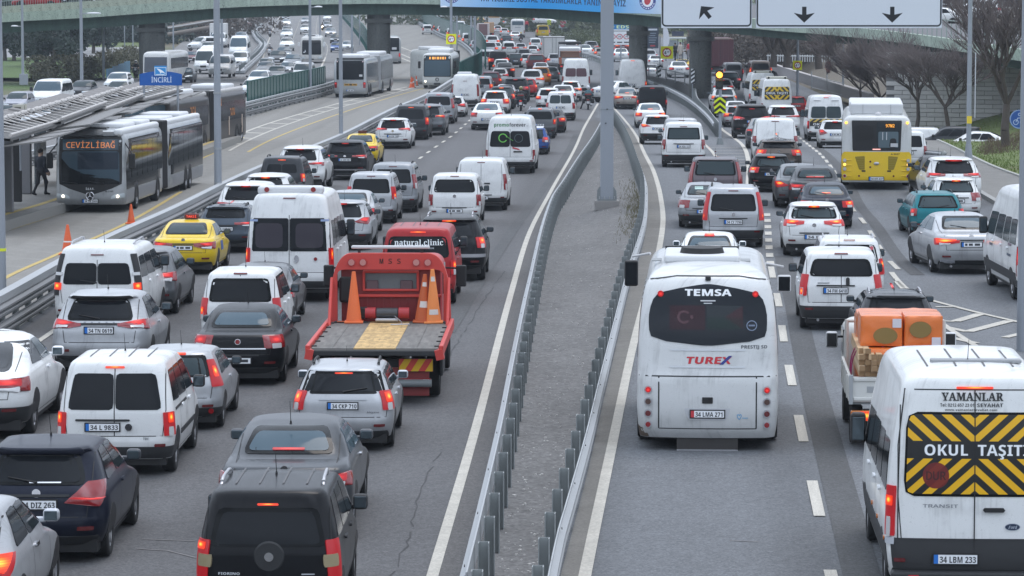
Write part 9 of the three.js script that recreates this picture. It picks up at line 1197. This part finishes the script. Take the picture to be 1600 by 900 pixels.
// figure 1.72 m tall facing -z; pose: stand, walk or ride
function person(label,pos,yaw,pose,col,o={}){
const t=thing('person',label,'person',pos,yaw),v=(x,y,z)=>V3(x,y,z),B=[],sk=3,cl=0,tr=1,sh=2;
const arm=(s,e,w)=>{const S=v(s*0.18,pose==='ride'?1.22:1.4,pose==='ride'?-0.08:0);B.push([S,e,0.062,0.048,cl],[e,w,0.048,0.036,cl]);const f=w.clone().sub(e).normalize(),palm=w.clone().addScaledVector(f,0.07);B.push([w,palm,0.034,0.036,sk]);for(let i=0;i<4;i++){const o2=v((i - 1.5)*0.017,0,0),a=palm.clone().add(o2),b=a.clone().addScaledVector(f,0.06 - Math.abs(i - 1.3)*0.008).add(v(0,-0.015,-0.01));B.push([a,b,0.011,0.009,sk]);}B.push([w.clone().addScaledVector(f,0.03).add(v(-s*0.03,0,0)),w.clone().addScaledVector(f,0.07).add(v(-s*0.05,-0.01,-0.02)),0.013,0.01,sk]);};
const leg=(s,k,a,ft)=>{const H=v(s*0.095,pose==='ride'?0.8:0.9,pose==='ride'?0.1:0);B.push([H,k,0.09,0.062,tr],[k,a,0.06,0.042,tr],[a,ft,0.045,0.036,sh]);};
if(pose==='ride'){B.push([v(-0.07,0.84,0.1),v(0.07,0.84,0.1),0.13,0.13,tr],[v(0,0.9,0.08),v(0,1.2,-0.06),0.15,0.17,cl],[v(-0.13,1.22,-0.08),v(0.13,1.22,-0.08),0.09,0.09,cl],[v(0,1.26,-0.1),v(0,1.4,-0.13),0.055,0.055,sk]);arm(1,v(0.33,1.0,-0.22),v(0.3,0.98,-0.46));arm(-1,v(-0.33,1.0,-0.22),v(-0.3,0.98,-0.46));leg(1,v(0.22,0.72,-0.3),v(0.2,0.3,-0.12),v(0.2,0.24,-0.28));if(o.foot)leg(-1,v(-0.34,0.55,-0.12),v(-0.5,0.12,0.05),v(-0.54,0.04,-0.1));else leg(-1,v(-0.22,0.72,-0.3),v(-0.2,0.3,-0.12),v(-0.2,0.24,-0.28));}
else{const w=pose==='walk'?1:0.15;B.push([v(-0.06,0.94,0),v(0.06,0.94,0),0.12,0.12,tr],[v(0,1.02,0),v(0,1.28,0),0.13,0.155,cl],[v(-0.13,1.38,0),v(0.13,1.38,0),0.075,0.075,cl],[v(0,1.42,0),v(0,1.54,-0.01),0.05,0.05,sk]);if(o.coat)B.push([v(0,1.1,0),v(0,0.6,0),0.15,0.19,cl]);arm(1,v(0.25,1.14,0.08*w),v(0.27,0.9,-0.06*w));arm(-1,v(-0.25,1.14,-0.06*w),v(-0.27,0.9,-0.2*w));leg(1,v(0.1,0.49,-0.2*w),v(0.11,0.08,-0.16*w + 0.02),v(0.11,0.035,-0.3*w - 0.08));leg(-1,v(-0.1,0.48,0.05*w),v(-0.11,0.1,0.32*w),v(-0.11,0.035,0.22*w - 0.06));}
const hc=pose==='ride'?v(0,1.52,-0.16):v(0,1.62,-0.02);B.push([hc.clone().add(v(0,0.03,0.015)),hc.clone().add(v(0,-0.05,-0.015)),0.095,0.075,3],[hc.clone().add(v(0,-0.005,-0.095)),hc.clone().add(v(0,-0.03,-0.108)),0.014,0.018,3]);
figure(t,{bones:B},0,col,hc,o.cell??0.03);
if(o.helmet){part(t,'helmet',new THREE.SphereGeometry(0.145,20,14).scale(0.95,1,1.12).translate(hc.x,hc.y + 0.02,hc.z + 0.01),new THREE.MeshPhysicalMaterial({color:C(...o.helmet),roughness:0.3,clearcoat:1}));part(t,'visor',new THREE.SphereGeometry(0.148,18,10,Math.PI*1.15,Math.PI*0.7,1.1,0.75).scale(0.95,1,1.12).translate(hc.x,hc.y + 0.02,hc.z + 0.005),mGlass);}
else{part(t,'hair',new THREE.SphereGeometry(0.108,18,12,0,Math.PI*2,0,1.75).scale(0.95,1.05,1.1).rotateX(0.45).translate(hc.x,hc.y + 0.03,hc.z + 0.02),std(...(o.hair??[0.02,0.017,0.015]),0.9));for(const s of[1,-1]){part(t,'eye',new THREE.SphereGeometry(0.013,8,6).translate(s*0.034,hc.y + 0.01,hc.z - 0.088),mBlack);part(t,'ear',new THREE.SphereGeometry(0.025,8,6).scale(0.5,1.2,0.8).translate(s*0.092,hc.y,hc.z),std(0.4,0.27,0.2));}part(t,'mouth',box(0.045,0.008,0.01,0,hc.y - 0.06,hc.z - 0.084),std(0.3,0.12,0.1));}
return t;
}
const skin=[0.42,0.28,0.21],blk=[0.018,0.018,0.022];
{const p=G(64,305,0.37);const t=person('person in a dark jacket and trousers walking on the bus stop platform',p,-0.5,'walk',[[0.02,0.024,0.034],blk,blk,skin],{cell:0.024});}
person('pedestrian in a brown coat standing by the low wall at the right',G(1294,120),Math.PI,'stand',[[0.11,0.05,0.045],blk,blk,skin],{coat:1,hair:[0.03,0.025,0.02]});
person('pedestrian in a long beige coat beside the street shelter',at(1063,93,335),0.4,'stand',[[0.5,0.46,0.4],[0.3,0.27,0.24],blk,skin],{coat:1});
person('pedestrian in dark clothes left of the one in beige',at(1055,94,335),0.2,'walk',[blk,blk,blk,skin]);
person('pedestrian in a red jacket near the overpass pier',at(1077,92,332),-0.4,'stand',[[0.5,0.04,0.06],[0.3,0.28,0.3],blk,skin]);
person('pedestrian in a red top standing on the road far beyond the overpass',at(823,47,560),0,'stand',[[0.5,0.04,0.06],blk,blk,skin]);
function bike(label,u,v,front,o={}){
const g=G(u,v),h=(front?Math.PI:0)-(o.head??0.03),t=thing('motorcycle',label,'motorcycle',g,h),wg=wheelGeo(0.3,0.12,1),m=new THREE.MeshPhysicalMaterial({color:C(...(o.color??[0.03,0.03,0.035])),roughness:0.35,clearcoat:0.8});
for(const z of[0.62,-0.68]){const w=part(t,'wheel',wg.t,mRubber);w.position.set(0,0.3,z);part(w,'rim',wg.rim,mSteelW);}
part(t,'frame',merge([rbox(0.26,0.3,0.75,0.08,0,0.5,0.0,3),cyl(0.03,0.03,V3(0.09,0.3,-0.68),V3(0.06,0.95,-0.45),6),cyl(0.03,0.03,V3(-0.09,0.3,-0.68),V3(-0.06,0.95,-0.45),6),rbox(0.2,0.1,0.6,0.04,0,0.42,0.4)]),mTrim);part(t,'seat',rbox(0.3,0.12,0.7,0.05,0,0.76,0.18,3),mBlack);part(t,'fairing',rbox(0.44,0.5,0.28,0.12,0,0.78,-0.6,3),m);part(t,'mudguard',rbox(0.18,0.18,0.5,0.06,0,0.6,0.66),m);part(t,'handlebar',cyl(0.018,0.018,V3(-0.36,1.0,-0.5),V3(0.36,1.0,-0.5),6),mBlack);for(const s of[1,-1])part(t,'mirror',rbox(0.13,0.08,0.03,0.02,s*0.34,1.16,-0.52),mBlack);part(t,'exhaust',cyl(0.05,0.06,V3(0.2,0.32,0.1),V3(0.22,0.42,0.75),8),mSteelW);
const tl=part(t,'tail_light',rbox(0.2,0.08,0.05,0.02,0,0.7,0.92),o.brake?mLitR:mRed),hl=part(t,'headlight',new THREE.SphereGeometry(0.1,12,8).scale(1.2,1,0.6).translate(0,0.82,-0.74),o.lamp?mLitW:mHead);part(t,'number_plate',box(0.2,0.17,0.01,0,0.52,0.95),mPlateM);
if(o.top){part(t,'top_case',rbox(0.5,0.34,0.4,0.07,0,1.02,0.72,3),o.topRed?mTrim:mBlack);part(t,'top_case_lens',rbox(0.44,0.08,0.04,0.02,0,1.08,0.92),mRed);for(const s of[1,-1])part(t,'side_case',rbox(0.2,0.34,0.45,0.05,s*0.32,0.62,0.55,3),mBlack);}
const p=person(o.rider,g.clone().add(V3(0,0.0,0).applyAxisAngle(V3(0,1,0),h)),h,'ride',[o.jacket??blk,o.trousers??blk,blk,skin],{helmet:o.helmet??[0.05,0.05,0.06],foot:o.foot,cell:0.03});if(o.lamp){const pl=new THREE.PointLight(0xffe2b0,3,0,2);pl.position.set(0,0.82,-0.95);pl.castShadow=true;t.add(pl);}return t;
}
bike('black touring motorcycle with three cases at the tip of the median',919,171,false,{top:1,foot:1,brake:0,rider:'rider in a blue-green jacket and white helmet with one foot down',jacket:[0.06,0.13,0.16],helmet:[0.5,0.52,0.55]});
bike('motorcycle with a red-lidded top case between the left queue lanes',814,173,false,{top:1,topRed:1,brake:1,rider:'rider in black with a dark yellow-marked helmet in the left queue',helmet:[0.18,0.15,0.03],trousers:[0.03,0.05,0.1]});
bike('oncoming motorcycle with a white fairing, nearer of the pair at the upper left',422,90,true,{color:[0.55,0.56,0.58],rider:'rider in grey with a white helmet, nearer of the oncoming pair',helmet:[0.6,0.6,0.6],jacket:[0.1,0.1,0.11]});
bike('oncoming motorcycle further up the same gap at the upper left',422,58,true,{color:[0.4,0.4,0.42],rider:'rider in dark grey on the further oncoming motorcycle',helmet:[0.4,0.4,0.4],jacket:[0.07,0.07,0.08]});
bike('oncoming motorcycle with a bright headlight right of the coach',504,48,true,{lamp:1,rider:'rider behind the bright headlight right of the coach',jacket:[0.08,0.06,0.05]});
bike('motorcycle beside the far white coach, its rider with a yellow helmet',814,67,false,{rider:'rider with a yellow helmet behind the far white coach',helmet:[0.6,0.4,0.05]});
bike('motorcycle in black by the dark pickup at the upper left',279,122,true,{rider:'rider in black among the oncoming cars left of the white vans',jacket:blk});
bike('motorcycle standing at the bushes right of the blue hoarding',213,122,true,{rider:'rider in dark clothes with a pale helmet beside the left pier',helmet:[0.5,0.5,0.48]});
atlas.needsUpdate=true;
renderer.render(scene,camera);
